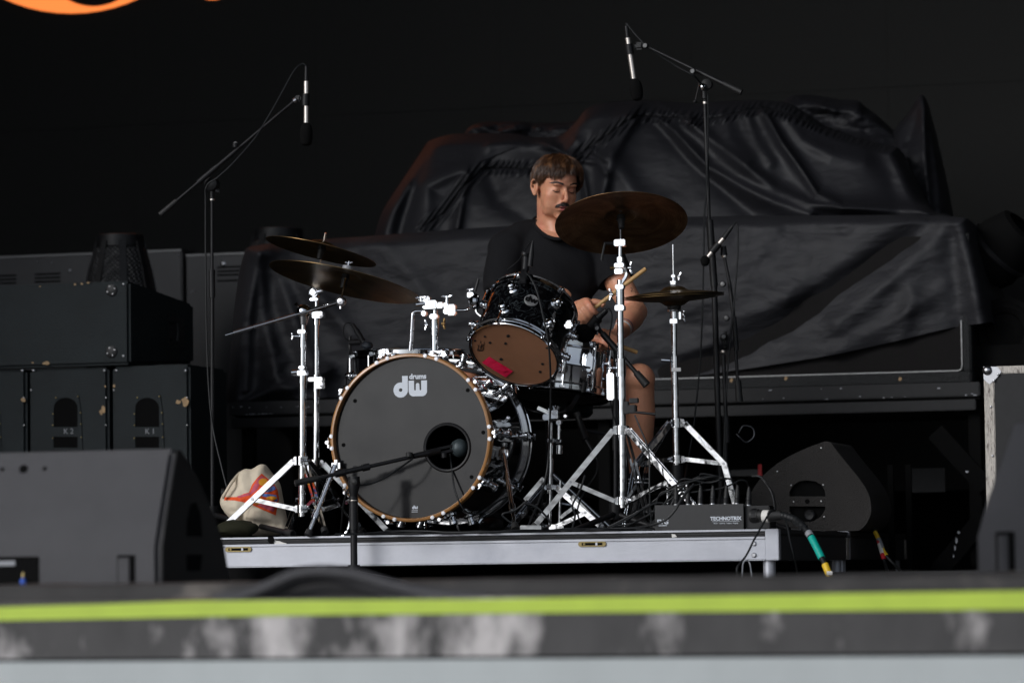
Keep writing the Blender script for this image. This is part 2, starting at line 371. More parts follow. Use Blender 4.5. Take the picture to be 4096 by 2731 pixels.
# tape run along the edge, a little crooked at the left
tp = M(); pts_t = [(-700, 2446), (0, 2426), (430, 2414), (777, 2402), (1300, 2398), (1875, 2396), (2400, 2386), (3000, 2378), (3600, 2369), (4096, 2362), (4700, 2353)]
pts_b = [(-700, 2496), (0, 2481), (430, 2473), (777, 2466), (1300, 2458), (1875, 2453), (2400, 2448), (3000, 2444), (3600, 2440), (4096, 2437), (4700, 2440)]
vs = []; 
for (x, y) in pts_t: vs.append(PT(x, y, TE-0.0245))
for (x, y) in pts_b: vs.append(PT(x, y, TE-0.0245))
n_ = len(pts_t); tp.add(vs + [v+EY*0.0015 for v in vs], [(i, i+1, n_+i+1, n_+i) for i in range(n_-1)] + [(i, i+1, 2*n_+i+1, 2*n_+i) for i in range(n_-1)] + [(n_+i, n_+i+1, 3*n_+i+1, 3*n_+i) for i in range(n_-1)], False)
tag(tp.build('edge_tape', 'green_tape', loc=PT(2048, 2400, TE)), 'long strip of yellow green tape stuck along the front edge of the stage', 'tape')
# unseen roof and side walls, added to shape the daylight; black back cloth
struct(M().sbox(-9.9, 3.9, TE-0.6, 18, 7.6, 7.8), 'unseen_roof', 'drape')
struct(M().sbox(-9.9, -9.7, TE-0.3, 18, 0.001, 7.58), 'unseen_side_wall', 'drape')
struct(M().sbox(3.6, 3.8, TE+3.4, 18, 0.001, 7.58), 'unseen_side_wall', 'drape')
struct(M().sbox(-9.69, 3.59, 17.4, 17.55, 0.001, 7.58), 'back_wall', 'drape')
# LED wall of panels
TL = 16.6
led = thing('video_wall', 'huge dark screen of square pixel panels filling the back of the stage', 'video wall', ST(0, TL, 0.35))
proto = None
for i in range(-10, 3):
    for j in range(4):
        c = ST(i*0.96+0.48, TL+0.04, 0.4+j*0.96+0.48)
        if proto is None:
            m = M(); m.box(c, EX*0.4797, EY*0.04, EZ*0.4797); proto = m.build('panel', 'led', led, bevel=0.0005, seg=1)
            for v in proto.data.vertices: v.co -= (c-wloc(led))
            proto.location = c-wloc(led); proto.rotation_euler = (0, 0, 0)
        else:
            o = proto.copy(); o.location = c-wloc(led); COL.objects.link(o); o.parent = led
def led_shape(contours):
    cc = [[(toST(PT(x, y, TL))[0], toST(PT(x, y, TL))[2]) for (x, y) in c] for c in contours]
    return flat2d(cc, ST(0, TL-0.006, 0), EX, EZ, EY, 0.004)
def ellpx(cx, cy, rx, ry, n=56): return [(cx+rx*math.cos(2*PI*k/n), cy+ry*math.sin(2*PI*k/n)) for k in range(n)]
led_shape([ellpx(285, -355, 520, 410), ellpx(375, -236, 232, 264)]).build('lit_graphic', 'led_orange', led)
for (x, y, rx, ry) in ((850, -330, 170, 331), (1400, -420, 250, 300)):  # second ring lies out of view, added to light the covers orange
    led_shape([ellpx(x, y, rx, ry), ellpx(x+10, y-10, rx*0.62, ry*0.68)]).build('lit_graphic', 'led_orange', led)

# ------------------------------------------------------------------ cloth covers
def resample(pl, n):
    pl = np.array(pl, float); d = np.r_[0, np.cumsum(np.hypot(*np.diff(pl, axis=0).T))]; s = np.linspace(0, d[-1], n)
    return np.stack([np.interp(s, d, pl[:, 0]), np.interp(s, d, pl[:, 1])], 1)
def smoothpl(pl, n=8):
    c = catmull([Vector((x, y, 0)) for x, y in pl], n); return [(p.x, p.y) for p in c]
def pdist(X, Y, pl):
    best = np.full(X.shape, 1e9); side = np.zeros(X.shape)
    for (x0, y0), (x1, y1) in zip(pl[:-1], pl[1:]):
        dx, dy = x1-x0, y1-y0; L = dx*dx+dy*dy+1e-9; k = np.clip(((X-x0)*dx+(Y-y0)*dy)/L, 0, 1)
        qx, qy = X-(x0+k*dx), Y-(y0+k*dy); d = np.hypot(qx, qy); m = d < best
        best = np.where(m, d, best); side = np.where(m, np.sign(dx*qy-dy*qx), side)
    return best, side
def cover(name, mt, L, T, Rr, B, t0, lean, edge, depth, folds, nu=260, nv=120, wr=0.012, wsc=3.0, label=None, cat='cover', parent=None, seed=0, drop=0.1, pucker=()):
    T_ = resample(smoothpl(T), nu); B_ = resample(smoothpl(B, 4), nu); L_ = resample(smoothpl(L), nv); R_ = resample(smoothpl(Rr), nv)
    u = np.linspace(0, 1, nu)[None, :, None]; v = np.linspace(0, 1, nv)[:, None, None]
    S = (1-v)*B_[None]+v*T_[None]+(1-u)*L_[:, None]+u*R_[:, None] - ((1-u)*(1-v)*B_[0]+u*(1-v)*B_[-1]+(1-u)*v*T_[0]+u*v*T_[-1])
    X, Y = S[..., 0], S[..., 1]; U = u[..., 0]+0*v[..., 0]; V = v[..., 0]+0*u[..., 0]
    W = abs(T[-1][0]-T[0][0]); H = abs(B[0][1]-T[0][1])+60
    ed = np.minimum(np.minimum(U*W, (1-U)*W), (1-V)*H)
    t = t0 + lean*V**1.5 + edge[1]*np.clip(1-ed/edge[0], 0, 1)**2.2
    for (pl, w, a, asym) in folds:
        d, sd_ = pdist(X, Y, pl); along = 0.9+0.15*np.sin(X*0.011+Y*0.017+w); ww = np.where(sd_ > 0, w*1.35, w*asym*1.35)*(0.95+0.18*np.sin(X*0.013-Y*0.009))
        t = t - 0.62*a*along*(0.7*np.exp(-(d/ww)**2)+0.5*np.exp(-(d/(ww*2.2))**2)-0.2)
    for pl in pucker:
        pl = smoothpl(pl, 6); d, sd_ = pdist(X, Y, pl); ph = X*0.19+Y*0.14
        t = t + 0.010*np.exp(-((d-16)/13)**2)*np.sin(ph*1.25+2*np.sin(ph*0.21)) + 0.008*np.exp(-(d/5)**2)
    m = M(); vs = []
    for j in range(nv):
        for i in range(nu):
            p = PT(X[j, i], Y[j, i], t[j, i])
            q = p*wsc+Vector((seed, 0, 0))
            dn = noise.fractal(Vector((q.x*0.8+q.z*0.5, 0, q.z*1.6-q.x*0.35)), 1.0, 2.1, 4)*wr
            vs.append(PT(X[j, i], Y[j, i], t[j, i]+dn))
    fs = [(j*nu+i, j*nu+i+1, (j+1)*nu+i+1, (j+1)*nu+i) for j in range(nv-1) for i in range(nu-1)]
    border = [j*nu for j in range(nv)] + [(nv-1)*nu+i for i in range(1, nu)] + [j*nu+nu-1 for j in range(nv-2, -1, -1)]
    nb = len(border); o = len(vs); K = 5
    for k in range(1, K+1):
        for b in border:
            p = vs[b]; a_, t_, z_ = toST(p); zz = z_-drop*(k/K)**2; vs.append(ST(a_*(1-0.00*k), t_+depth*k/K, max(0.0, zz)))
    for k in range(K):
        for i in range(nb-1):
            A = border[i] if k == 0 else o+(k-1)*nb+i; Bq = border[i+1] if k == 0 else o+(k-1)*nb+i+1
            fs.append((A, Bq, o+k*nb+i+1, o+k*nb+i))
    m.add(vs, fs, True); ob = m.build(name, mt, parent, sharp=180)
    if label: tag(ob, label, cat)
    return ob
TB = 13.9
cover('bench_cover', 'cover_matt',
      L=[(905, 1612), (912, 1500), (930, 1300), (948, 1150), (966, 1050), (985, 992)],
      T=[(985, 992), (1100, 972), (1500, 943), (2000, 906), (2700, 869), (3300, 862), (3700, 860), (3868, 872)],
      Rr=[(3965, 1288), (3945, 1180), (3912, 1050), (3885, 940), (3868, 872)],
      B=[(905, 1612), (1000, 1608), (1150, 1598), (1310, 1590), (1800, 1580), (2300, 1572), (2640, 1532), (2800, 1502), (3050, 1465), (3350, 1415), (3600, 1360), (3800, 1312), (3965, 1288)],
      t0=TB, lean=0.02, edge=(60, 0.10), depth=0.75, wr=0.014, wsc=3.8, seed=3,
      folds=[([(3720, 890), (3400, 1110), (3150, 1290), (2900, 1420), (2700, 1500)], 38, -0.075, 0.8), ([(3660, 870), (3380, 1050), (3100, 1240), (2850, 1370)], 60, 0.055, 1), ([(3790, 900), (3560, 1120), (3350, 1290)], 30, 0.05, 1),
             ([(3868, 872), (3900, 1080), (3945, 1290)], 34, 0.09, 0.6), ([(3800, 920), (3830, 1150), (3850, 1300)], 30, -0.05, 1), ([(3650, 1180), (3600, 1360)], 30, 0.04, 1),
             ([(3780, 1150), (3560, 1290), (3340, 1410)], 26, 0.04, 1),
             ([(1000, 1000), (965, 1300), (950, 1600)], 13, 0.085, 1), ([(1030, 1010), (1000, 1250), (985, 1560)], 14, 0.08, 0.7), ([(1040, 1010), (1050, 1250), (1100, 1500), (1200, 1600)], 22, 0.10, 0.8),
             ([(1060, 1000), (1130, 1150), (1200, 1350), (1290, 1590)], 30, 0.085, 1), ([(1080, 1000), (1250, 1160), (1400, 1330)], 30, 0.075, 1), ([(1500, 950), (1640, 1100), (1720, 1200)], 34, 0.035, 1), ([(1380, 960), (1480, 1110)], 26, -0.03, 1),
             ([(990, 1600), (1080, 1560), (1180, 1545), (1310, 1480)], 20, 0.09, 0.6), ([(1080, 1370), (1130, 1440), (1100, 1520)], 16, 0.03, 1), ([(3150, 920), (3380, 925)], 18, -0.02, 1), ([(2750, 1230), (3000, 1150), (3150, 1190)], 26, 0.028, 1),
             ([(2700, 1290), (2950, 1330), (3250, 1190)], 22, -0.022, 1), ([(2600, 1120), (2900, 1080), (3050, 1010)], 26, 0.02, 1), ([(2720, 1420), (2900, 1360)], 18, 0.02, 1)],
      label='matt black cloth cover hanging over the long low bench of gear behind the drummer')
SEAM1 = [(1697, 903), (1781, 844), (1840, 761), (1912, 695), (1948, 674), (2138, 674)]
SEAM2 = [(2293, 636), (2412, 552), (2525, 475), (2578, 463), (2700, 470), (2834, 474), (3001, 437), (3075, 434), (3169, 460), (3303, 511), (3436, 547), (3570, 581)]
mound = thing('gear_cover', 'shiny black cover with a drawstring hem over the tall covered drum kit behind the drummer', 'cover', PT(2600, 900, TB+0.2))
cover('cloth', 'cover_shiny',
      L=[(1497, 948), (1528, 850), (1600, 735), (1670, 630), (1712, 566)],
      T=[(1712, 566), (1800, 539), (1950, 533), (2060, 536), (2150, 548), (2240, 542), (2300, 492), (2350, 434), (2430, 412), (2530, 404), (2640, 404), (2780, 414), (2900, 405), (3060, 402), (3150, 412), (3220, 448), (3310, 505), (3450, 555), (3592, 590)],
      Rr=[(3810, 862), (3740, 845), (3690, 790), (3640, 690), (3592, 590)],
      B=[(1497, 948), (2000, 915), (2400, 890), (2700, 880), (3300, 874), (3810, 862)],
      t0=TB+0.25, lean=0.22, edge=(60, 0.16), depth=0.8, wr=0.010, wsc=2.6, seed=9, parent=mound, drop=0.35, nu=440, nv=170, pucker=(SEAM1, SEAM2),
      folds=[([(1700, 925), (1706, 740), (1920, 650)], 22, 0.07, 1.6), ([(1697, 903), (1781, 844), (1840, 761), (1912, 695), (1948, 674), (2138, 674)], 9, -0.012, 1),
             ([(2293, 636), (2412, 552), (2525, 475), (2578, 463), (2700, 470), (2834, 474), (3001, 437), (3075, 434), (3169, 460), (3303, 511), (3436, 547), (3570, 581)], 9, -0.015, 1),
             ([(2640, 480), (2700, 530), (2834, 672), (2968, 750), (3102, 815), (3236, 862)], 24, 0.10, 0.7), ([(2760, 490), (2921, 618), (3102, 757), (3236, 815), (3370, 836), (3771, 850)], 20, 0.085, 0.7),
             ([(3060, 450), (3128, 571), (3209, 682), (3269, 775), (3370, 822), (3704, 838)], 20, 0.10, 0.55), ([(2620, 480), (2760, 640), (2900, 760), (3010, 850)], 26, -0.06, 1), ([(3150, 480), (3210, 560), (3330, 620), (3450, 640)], 24, 0.05, 1),
             ([(2530, 480), (2445, 620), (2412, 767), (2400, 870)], 30, 0.09, 0.6), ([(2445, 620), (2530, 760), (2620, 870)], 26, 0.055, 1), ([(2300, 560), (2260, 610), (2200, 590)], 14, 0.05, 1), ([(2293, 636), (2240, 600), (2160, 560)], 10, 0.04, 1),
             ([(2293, 636), (2330, 700), (2350, 800)], 12, 0.05, 1), ([(2293, 636), (2390, 650), (2420, 690)], 11, 0.045, 1), ([(2320, 620), (2370, 600), (2420, 640)], 9, 0.03, 1), ([(2420, 420), (2330, 520), (2290, 610)], 26, 0.06, 1), ([(2560, 410), (2480, 470), (2400, 545)], 22, 0.05, 1),
             ([(1870, 700), (1850, 800), (1830, 910)], 16, 0.05, 0.7), ([(1950, 680), (2000, 800), (2120, 880)], 30, -0.05, 1), ([(1620, 740), (1560, 850), (1530, 940)], 22, 0.06, 0.8), ([(1720, 580), (1660, 720), (1600, 930)], 20, -0.07, 1),
             ([(1960, 580), (2080, 560), (2180, 572)], 18, 0.06, 0.6), ([(2200, 560), (2230, 620), (2180, 660)], 14, 0.05, 1), ([(2640, 410), (2700, 450), (2760, 470)], 12, 0.04, 1), ([(2900, 480), (2920, 560), (2990, 640)], 22, 0.05, 1), ([(2980, 450), (3020, 560), (3080, 650)], 18, 0.045, 1),
             ([(2300, 850), (2200, 800), (2100, 700)], 22, 0.04, 1), ([(3500, 600), (3560, 700), (3600, 840)], 26, -0.05, 1)])
from mathutils.bvhtree import BVHTree
cl_ob = kids(mound)[0]; w0 = wloc(mound)
bvh_ = BVHTree.FromPolygons([v.co+w0 for v in cl_ob.data.vertices], [list(p.vertices) for p in cl_ob.data.polygons])
for sm_ in (SEAM1, SEAM2):
    pp = []
    for (x, y) in smoothpl(sm_, 10):
        h = bvh_.ray_cast(CAM, ray(x, y+2.5*math.sin(x*0.16)).normalized())[0]
        if h: pp.append(h-EY*0.002)
    M().tube(pp, 0.0022, 6).build('drawstring', 'drape', mound)
cover('rear_cover', 'cover_shiny', L=[(3120, 860), (3110, 600), (3128, 410)], T=[(3128, 410), (3150, 392), (3182, 380), (3269, 383), (3356, 399), (3430, 401), (3457, 424), (3503, 457), (3570, 520), (3640, 600)], Rr=[(3760, 862), (3710, 750), (3640, 600)],
      B=[(3120, 870), (3450, 868), (3760, 862)], t0=TB+0.95, lean=0.2, edge=(60, 0.15), depth=0.5, nu=120, nv=80, wr=0.05, wsc=5, seed=20, drop=0.3,
      folds=[([(3200, 395), (3330, 440), (3500, 470)], 9, 0.04, 1), ([(3240, 430), (3380, 425), (3440, 410)], 8, 0.035, 1), ([(3260, 460), (3400, 455), (3480, 450)], 9, -0.04, 1), ([(3300, 400), (3280, 430), (3340, 450)], 7, 0.03, 1)],
      label='crumpled black cover bunched up on the far right end of the covered gear')
cover('rear_cover', 'cover_shiny', L=[(3560, 870), (3560, 700), (3572, 525)], T=[(3572, 525), (3630, 455), (3672, 392), (3684, 380), (3697, 386), (3712, 440), (3731, 511)], Rr=[(3797, 866), (3771, 698), (3731, 511)],
      B=[(3560, 872), (3680, 870), (3797, 866)], t0=TB+0.8, lean=0.3, edge=(30, 0.10), depth=0.3, nu=60, nv=80, wr=0.03, wsc=4, seed=30, drop=0.2,
      folds=[([(3690, 385), (3700, 600), (3720, 860)], 16, 0.05, 0.7), ([(3684, 420), (3640, 560), (3600, 700)], 14, -0.03, 1)],
      label='pointed black cover rising like a fin at the right end of the covered gear')
cover('rolled_cover', 'cover_shiny', L=[(1840, 620), (1845, 570), (1856, 536)], T=[(1856, 536), (1880, 508), (1930, 490), (2010, 487), (2080, 487), (2170, 495), (2250, 492), (2310, 480), (2370, 470)], Rr=[(2390, 620), (2380, 540), (2370, 470)],
      B=[(1840, 625), (2100, 625), (2390, 620)], t0=TB+1.0, lean=0.1, edge=(26, 0.10), depth=0.35, nu=120, nv=40, wr=0.06, wsc=7, seed=40, drop=0.2,
      folds=[([(1900, 500), (1990, 530), (2080, 500)], 9, 0.05, 1), ([(2060, 520), (2200, 500), (2300, 490)], 9, 0.05, 1), ([(2130, 500), (2110, 560)], 10, -0.05, 1)],
      label='rolled black cover lying behind the covered kit, above the drummer to the left')

# ------------------------------------------------------------------ rear riser
def aZ(px, py, t): q = toST(PT(px, py, t)); return q[0], q[2]
aL = toST(PT(918, 1600, TB-0.05))[0]; aR = toST(PT(3922, 1600, TB-0.05))[0]
rr = thing('rear_riser', 'long black rolling riser with scraped edges carrying the covered gear', 'riser', ST((aL+aR)/2, TB, 0))
m = M().sbox(aL, aR, TB-0.06, TB-0.005, 0.708, 0.764); m.build('front_beam', 'black', rr, bevel=0.004)
M().sbox(aL+0.004, aR-0.02, TB-0.045, TB-0.006, 0.655, 0.697).build('front_beam', 'black', rr, bevel=0.003)
M().sbox(aL+0.01, aR-0.01, TB-0.003, TB+2.0, 0.70, 0.762).build('deck', 'black', rr)
for a in (aL+0.03, (aL+aR)/2, aR-0.06):
    for t in (TB+0.01, TB+1.9): M().sbox(a, a+0.05, t, t+0.05, 0.10, 0.699).build('leg', 'drape', rr, bevel=0.003)  # near-black colour puts the gloom under the riser into the legs
for p, q in (((3740, 1725), (3945, 1950)), ((3935, 2070), (3740, 2300))):
    m = M().strap([PT(*p, TB+0.0), PT(*q, TB+0.0)], 0.075, 0.012, EZ); m.build('brace', 'drape', rr, bevel=0.002)  # braces coloured darker too, for the shade under the riser
for px, py, w, h in ((3868, 1885, 12, 7), (3826, 2160, 8, 24), (3820, 2190, 6, 20), (3835, 2128, 10, 10), (3814, 2222, 5, 12)):
    c = PT(px, py, TB-0.0085); M().prism([c+EX*mp(dx*w, 14)+EZ*mp(dy*h, 14) for dx, dy in ((-.5, -.3), (-.1, -.6), (.5, -.2), (.4, .4), (0, .2), (-.3, .6))], EY*0.001).build('paint_chip', 'alu', rr)
random.seed(5)
for (x0, x1, y0, y1, n_) in ((985, 1090, 1655, 1668, 12), (930, 1300, 1624, 1630, 10), (3000, 3900, 1545, 1600, 14)):
    for k in range(n_):
        px = random.uniform(x0, x1); py = random.uniform(y0, y1); 
        c = PT(px, py, TB-0.0615)
        if not (0.71 < c.z < 0.762): c.z = min(0.761, max(0.712, c.z))
        w, h = random.uniform(4, 18), random.uniform(1.5, 4)
        M().prism([c+EX*mp(dx*w, 14)+EZ*mp(dy*h, 14) for dx, dy in ((-.5, -.4), (.4, -.5), (.5, .3), (.1, .5), (-.3, .2))], EY*0.001).build('paint_chip', 'alu', rr)
# amplifier cabinet under the bench cover
a0 = toST(PT(2560, 1500, TB+0.1))[0]; a1 = toST(PT(3888, 1500, TB+0.1))[0]; z0 = 0.766; zt = 1.38
ac = thing('amplifier_cabinet', 'black speaker cabinet edged with white piping, half hidden under the bench cover', 'amplifier', ST((a0+a1)/2, TB+0.3, z0))
M().sbox(a0, a1, TB+0.115, TB+0.5, z0, zt).build('cabinet', 'amp', ac, bevel=0.012)
aw = toST(PT(3846, 1400, TB+0.09))[0]; zp = toST(PT(3400, 1494, TB+0.09))[2]; zb = z0+0.002
M().sbox(a0, a1-0.001, TB+0.09, TB+0.114, zb, zp-0.004).build('frame_rail', 'amp', ac, bevel=0.006)
M().sbox(aw+0.006, a1-0.001, TB+0.09, TB+0.114, zp-0.003, zt-0.01).build('frame_rail', 'amp', ac, bevel=0.006)
M().tube([ST(a0+0.02, TB+0.096, zp), ST(aw-0.02, TB+0.096, zp), ST(aw-0.005, TB+0.096, zp+0.004), ST(aw, TB+0.096, zp+0.02), ST(aw, TB+0.096, zp+0.20)], 0.0023, 6).build('piping', 'piping', ac)
M().sbox(a0+0.02, aw-0.003, TB+0.103, TB+0.113, zp+0.003, zt-0.02).build('grille', 'grille', ac)
for px, py in ((3143, 1512), (3600, 1515), (2925, 1520)):
    c = PT(px, py, TB+0.0885); M().prism([c+EX*mp(dx*14, 14)+EZ*mp(dy*16, 14) for dx, dy in ((-.5, -.3), (0, -.6), (.4, -.2), (.5, .3), (-.2, .5))], EY*0.0012).build('wear_patch', 'ply', ac)

# ------------------------------------------------------------------ left: rack cases, lights, speaker stacks
TV = 14.6
def rackcase(px0, px1, ytop, slots, screws, label):
    a0, z1 = aZ(px0, ytop, TV); a1 = aZ(px1, ytop, TV)[0]
    t = thing('rack_case', label, 'equipment case', ST((a0+a1)/2, TV, 0))
    M().sbox(a0, a1, TV, TV+0.6, 0.0, z1).build('panel', 'vent', t, bevel=0.006)
    M().sbox(a0+0.002, a1-0.002, TV-0.008, TV-0.001, z1-0.012, z1-0.003).build('edge_trim', 'knobcap', t)
    for (x0, x1, ys) in slots:
        for y in ys:
            A, z = aZ(x0, y, TV); B = aZ(x1, y, TV)[0]; M().sbox(A, B, TV-0.002, TV+0.01, z-0.004, z+0.004).build('slot_shade_strip', 'backing', t, bevel=0.0015)  # raised black strip paints the shade inside a louvre slot
    for (x, y, r) in screws:
        c = PT(x, y, TV-0.001); M().lathe(c, -EY, [(mp(r, 15), 0), (mp(r, 15), 0.002), (mp(r*0.6, 15), 0.005), (0.0001, 0.006)], 12).build('screw', 'chrome_dull', t)
    return t
rackcase(-260, 728, 1034, [(-60, 66, (1106, 1121, 1136)), (138, 243, (1098, 1113, 1128)), (-200, -90, (1110, 1125, 1140))], [(279, 1081, 8), (208, 1051, 4), (150, 1046, 3), (712, 1022, 4), (-40, 1090, 7)], 'wide grey case with louvre slots, behind the dimpled tapered light at the far left')
rackcase(744, 1160, 1016, [(868, 975, (1070, 1086, 1101, 1124))], [(892, 1056, 11), (770, 1021, 4), (770, 1166, 5)], 'narrower grey case with four louvre slots beside the left end of the bench cover')
M().sbox(toST(PT(728, 1300, TV))[0]+0.004, toST(PT(744, 1300, TV))[0]-0.004, TV+0.03, TV+0.5, 0.0, 1.31)
# dimpled material
def dimple():
    m = mat('dimpled_mesh', (0.018, 0.018, 0.019), 0.5); n = m.node_tree; b = n.nodes['Principled BSDF']
    tc = n.nodes.new('ShaderNodeTexCoord'); mg = n.nodes.new('ShaderNodeMapping'); mg.inputs['Rotation'].default_value = (0, R(45), 0)
    v = n.nodes.new('ShaderNodeTexVoronoi'); v.inputs['Scale'].default_value = 75; v.inputs['Randomness'].default_value = 0.0
    n.links.new(tc.outputs['Object'], mg.inputs[0]); n.links.new(mg.outputs[0], v.inputs['Vector'])
    bp = n.nodes.new('ShaderNodeBump'); bp.inputs['Strength'].default_value = 0.9; bp.inputs['Distance'].default_value = 0.01
    n.links.new(v.outputs['Distance'], bp.inputs['Height']); n.links.new(bp.outputs[0], b.inputs['Normal']); return m
MAT['dimple'] = dimple()
def taperlight(px, ytop, r, label, t=13.75, grp=None, zbase=None):
    c = PT(px, ytop, t); c.z -= 0.02; L = thing('stage_light', label, 'stage light', Vector((c.x, c.y, zbase if zbase else c.z-0.6)), grp)
    M().lathe(c, EZ, [(r*0.86, -0.005), (r*0.92, 0.0), (r, -0.002), (r*1.02, -0.02), (r*1.02, -0.05), (r*0.98, -0.052)], 36).build('hood', 'black', L)
    M().lathe(c, EZ, [(r*0.86, -0.004), (r*0.8, -0.12), (0.001, -0.12)], 36).build('throat', 'backing', L)
    M().lathe(c, EZ, [(r*0.99, -0.052), (r*1.10, -0.06), (r*1.28, -0.13), (r*1.46, -0.23)], 36).build('mesh_body', 'dimple', L)
    M().lathe(c, EZ, [(r*1.50, -0.232), (r*1.55, -0.24), (r*1.55, -0.55), (r*1.3, -0.6), (0.001, -0.6)], 36).build('base', 'black', L)
    for k in range(8):
        a = 2*PI*k/8+0.2; x = Vector((math.cos(a), math.sin(a), 0)); M().strap([c+x*r*1.03-EZ*0.03, c+x*r*1.16-EZ*0.085, c+x*r*1.36-EZ*0.16, c+x*r*1.52-EZ*0.24], 0.03, 0.006, x.cross(EZ)).build('rib', 'black', L, bevel=0.001)
taperlight(480, 922, 0.099, 'black tapered stage light with dimpled mesh sides standing behind the top speaker', 13.9)
taperlight(1112, 898, 0.108, 'round top of a black stage light showing just above the bench cover left corner', 14.75)

def screwhead(c, r=0.006, parent=None, name='screw', m='chrome_dull'):
    return M().lathe(c, -EY, [(r, 0), (r, 0.0015), (r*0.6, 0.0035), (0.0001, 0.004)], 10).build(name, m, parent)
TC = 12.9
a0 = toST(PT(-330, 1300, TC))[0]; a1, zt = aZ(517, 1122, TC); zb = aZ(517, 1458, TC)[1]
top = thing('speaker_cabinet', 'dark worn speaker cabinet lying across the stack at the far left', 'speaker', ST((a0+a1)/2, TC, zb))
prof = [(0, zb), (0, zt), (0.70, zt-0.045), (0.70, zb+0.04)]
M().prism([ST(a1, TC+u, z) for u, z in prof], EX*(a0-a1)).build('cabinet', 'vinyl', top, bevel=0.012)
for px, py in ((446, 1161), (446, 1407), (-250, 1161), (-250, 1407)):
    c = PT(px, py, TC-0.001); M().lathe(c, -EY, [(0.024, 0), (0.024, 0.003), (0.020, 0.005), (0.0001, 0.005)], 20).build('rigging_plate', 'blackmetal', top)
    for k in range(4): screwhead(c-EY*0.004+(EX*math.cos(PI/2*k+.4)+EZ*math.sin(PI/2*k+.4))*0.0165, 0.0038, top)
for px, py in ((493, 1137), (493, 1424)): screwhead(PT(px, py, TC-0.001), 0.006, top)
# recessed handle in the dark right side
hc = ST(a1+0.001, TC+0.50, (zt+zb)/2-0.01)
M().box(hc, EX*0.001, EY*0.085, EZ*0.062).build('handle_plate', 'blackmetal', top, bevel=0.0008)
M().tube(catmull([hc+EX*0.002+EY*(-0.07)+EZ*0.035, hc+EX*0.02+EY*(-0.045)+EZ*0.035, hc+EX*0.02-EY*0.045-EZ*0.035, hc+EX*0.002-EY*0.07-EZ*0.035], 5), 0.007, 8).build('handle', 'black', top)
def chip(px, py, w, h, parent, t, seed, z=None):
    random.seed(seed); c = PT(px, py, t); pts = []
    for k in range(9):
        a = 2*PI*k/9; r = random.uniform(0.55, 1.1); pts.append(c+EX*mp(w/2*math.cos(a)*r, 13.6)+EZ*mp(h/2*math.sin(a)*r, 13.6))
    M().prism(pts, EY*0.0015).build('wear_patch', 'ply', parent)
for k, (x, y, w, h) in enumerate(((185, 1454, 34, 20), (300, 1139, 12, 10), (327, 1137, 10, 10), (352, 1133, 14, 8), (130, 1452, 10, 8), (160, 1148, 8, 6))): chip(x, y-2, w, h, top, TC-0.0018, 50+k)
def lowcab(px0, px1, hx, label, letters):
    a0, zt = aZ(px0, 1462, TC+0.02); a1 = aZ(px1, 1462, TC+0.02)[0]; T_ = TC+0.02; zt = zb-0.004
    c = thing('speaker_cabinet', label, 'speaker', ST((a0+a1)/2, T_, 0), 'row of upright speakers under the lying cabinet')
    M().sbox(a0, a1, T_, T_+0.42, 0.0, zt).build('cabinet', 'vinyl', c, bevel=0.012)
    for sx in (px0+18, px1-15):
        screwhead(PT(sx, 1482, T_-0.001), 0.006, c)
    for (dx, dy) in ((px1-px0-8, 1590), (px1-px0-8, 1700), (8, 1560)): screwhead(PT(px0+dx, dy, T_-0.001), 0.0035, c)
    def q(x, y): A, Z = aZ(hx+x, y, T_); return (A, Z)
    outer = [q(-62, 1762), q(-55, 1640), q(-48, 1582), q(-40, 1574), q(0, 1571), q(42, 1573), q(52, 1582), q(60, 1640), q(66, 1762)]
    arch = [q(48*math.cos(R(a)), 1632-42*math.sin(R(a))) for a in range(0, 181, 15)]
    arch = [q(48, 1707)] + arch + [q(-48, 1707)]
    slot = [q(-48, 1746), q(48, 1746), q(48, 1790), q(-48, 1790)]
    outer[0] = q(-64, 1800); outer[-1] = q(68, 1800)
    flat2d([outer, arch, slot], ST(0, T_-0.004, 0), EX, EZ, EY, 0.004).build('handle_plate', 'vinyl', c)
    for cc, dn in ((arch, 'handle_recess'), (slot, 'handle_recess')):
        flat2d([cc], ST(0, T_-0.0015, 0), EX, EZ, EY, 0.001).build(dn, 'backing', c)
    for (x, y) in ((-40, 1590), (48, 1585), (-52, 1655), (58, 1650), (-52, 1700), (60, 1695), (-52, 1752), (62, 1748)): screwhead(PT(hx+x, y, T_-0.005), 0.0035, c, m='brass')
    if letters: flat2d(None, PT(hx+10, 1725, T_-0.0055), EX, EZ, EY, 0.001, text=letters, size=0.030).build('chalk_mark', 'greytape', c)
    return c
c1 = lowcab(447, 757, 590, 'upright speaker nearest the stand, chalked with a K and a 1', 'K 1')
c2 = lowcab(116, 432, 264, 'middle upright speaker chalked with a K and a 2', 'K 2')
c3 = lowcab(-205, 104, -60, 'upright speaker cut off by the left edge of the photo', None)
for k, (x, y, w, h) in enumerate(((740, 1605, 32, 50), (715, 1608, 24, 22), (456, 1543, 14, 14))): chip(x, y, w, h, c1, TC+0.0182, 70+k)
for k, (x, y, w, h) in enumerate(((413, 1638, 22, 34), (404, 1648, 18, 26), (421, 1545, 8, 10))): chip(x, y, w, h, c2, TC+0.0182, 80+k)
chip(93, 1598, 26, 20, c3, TC+0.0182, 90)

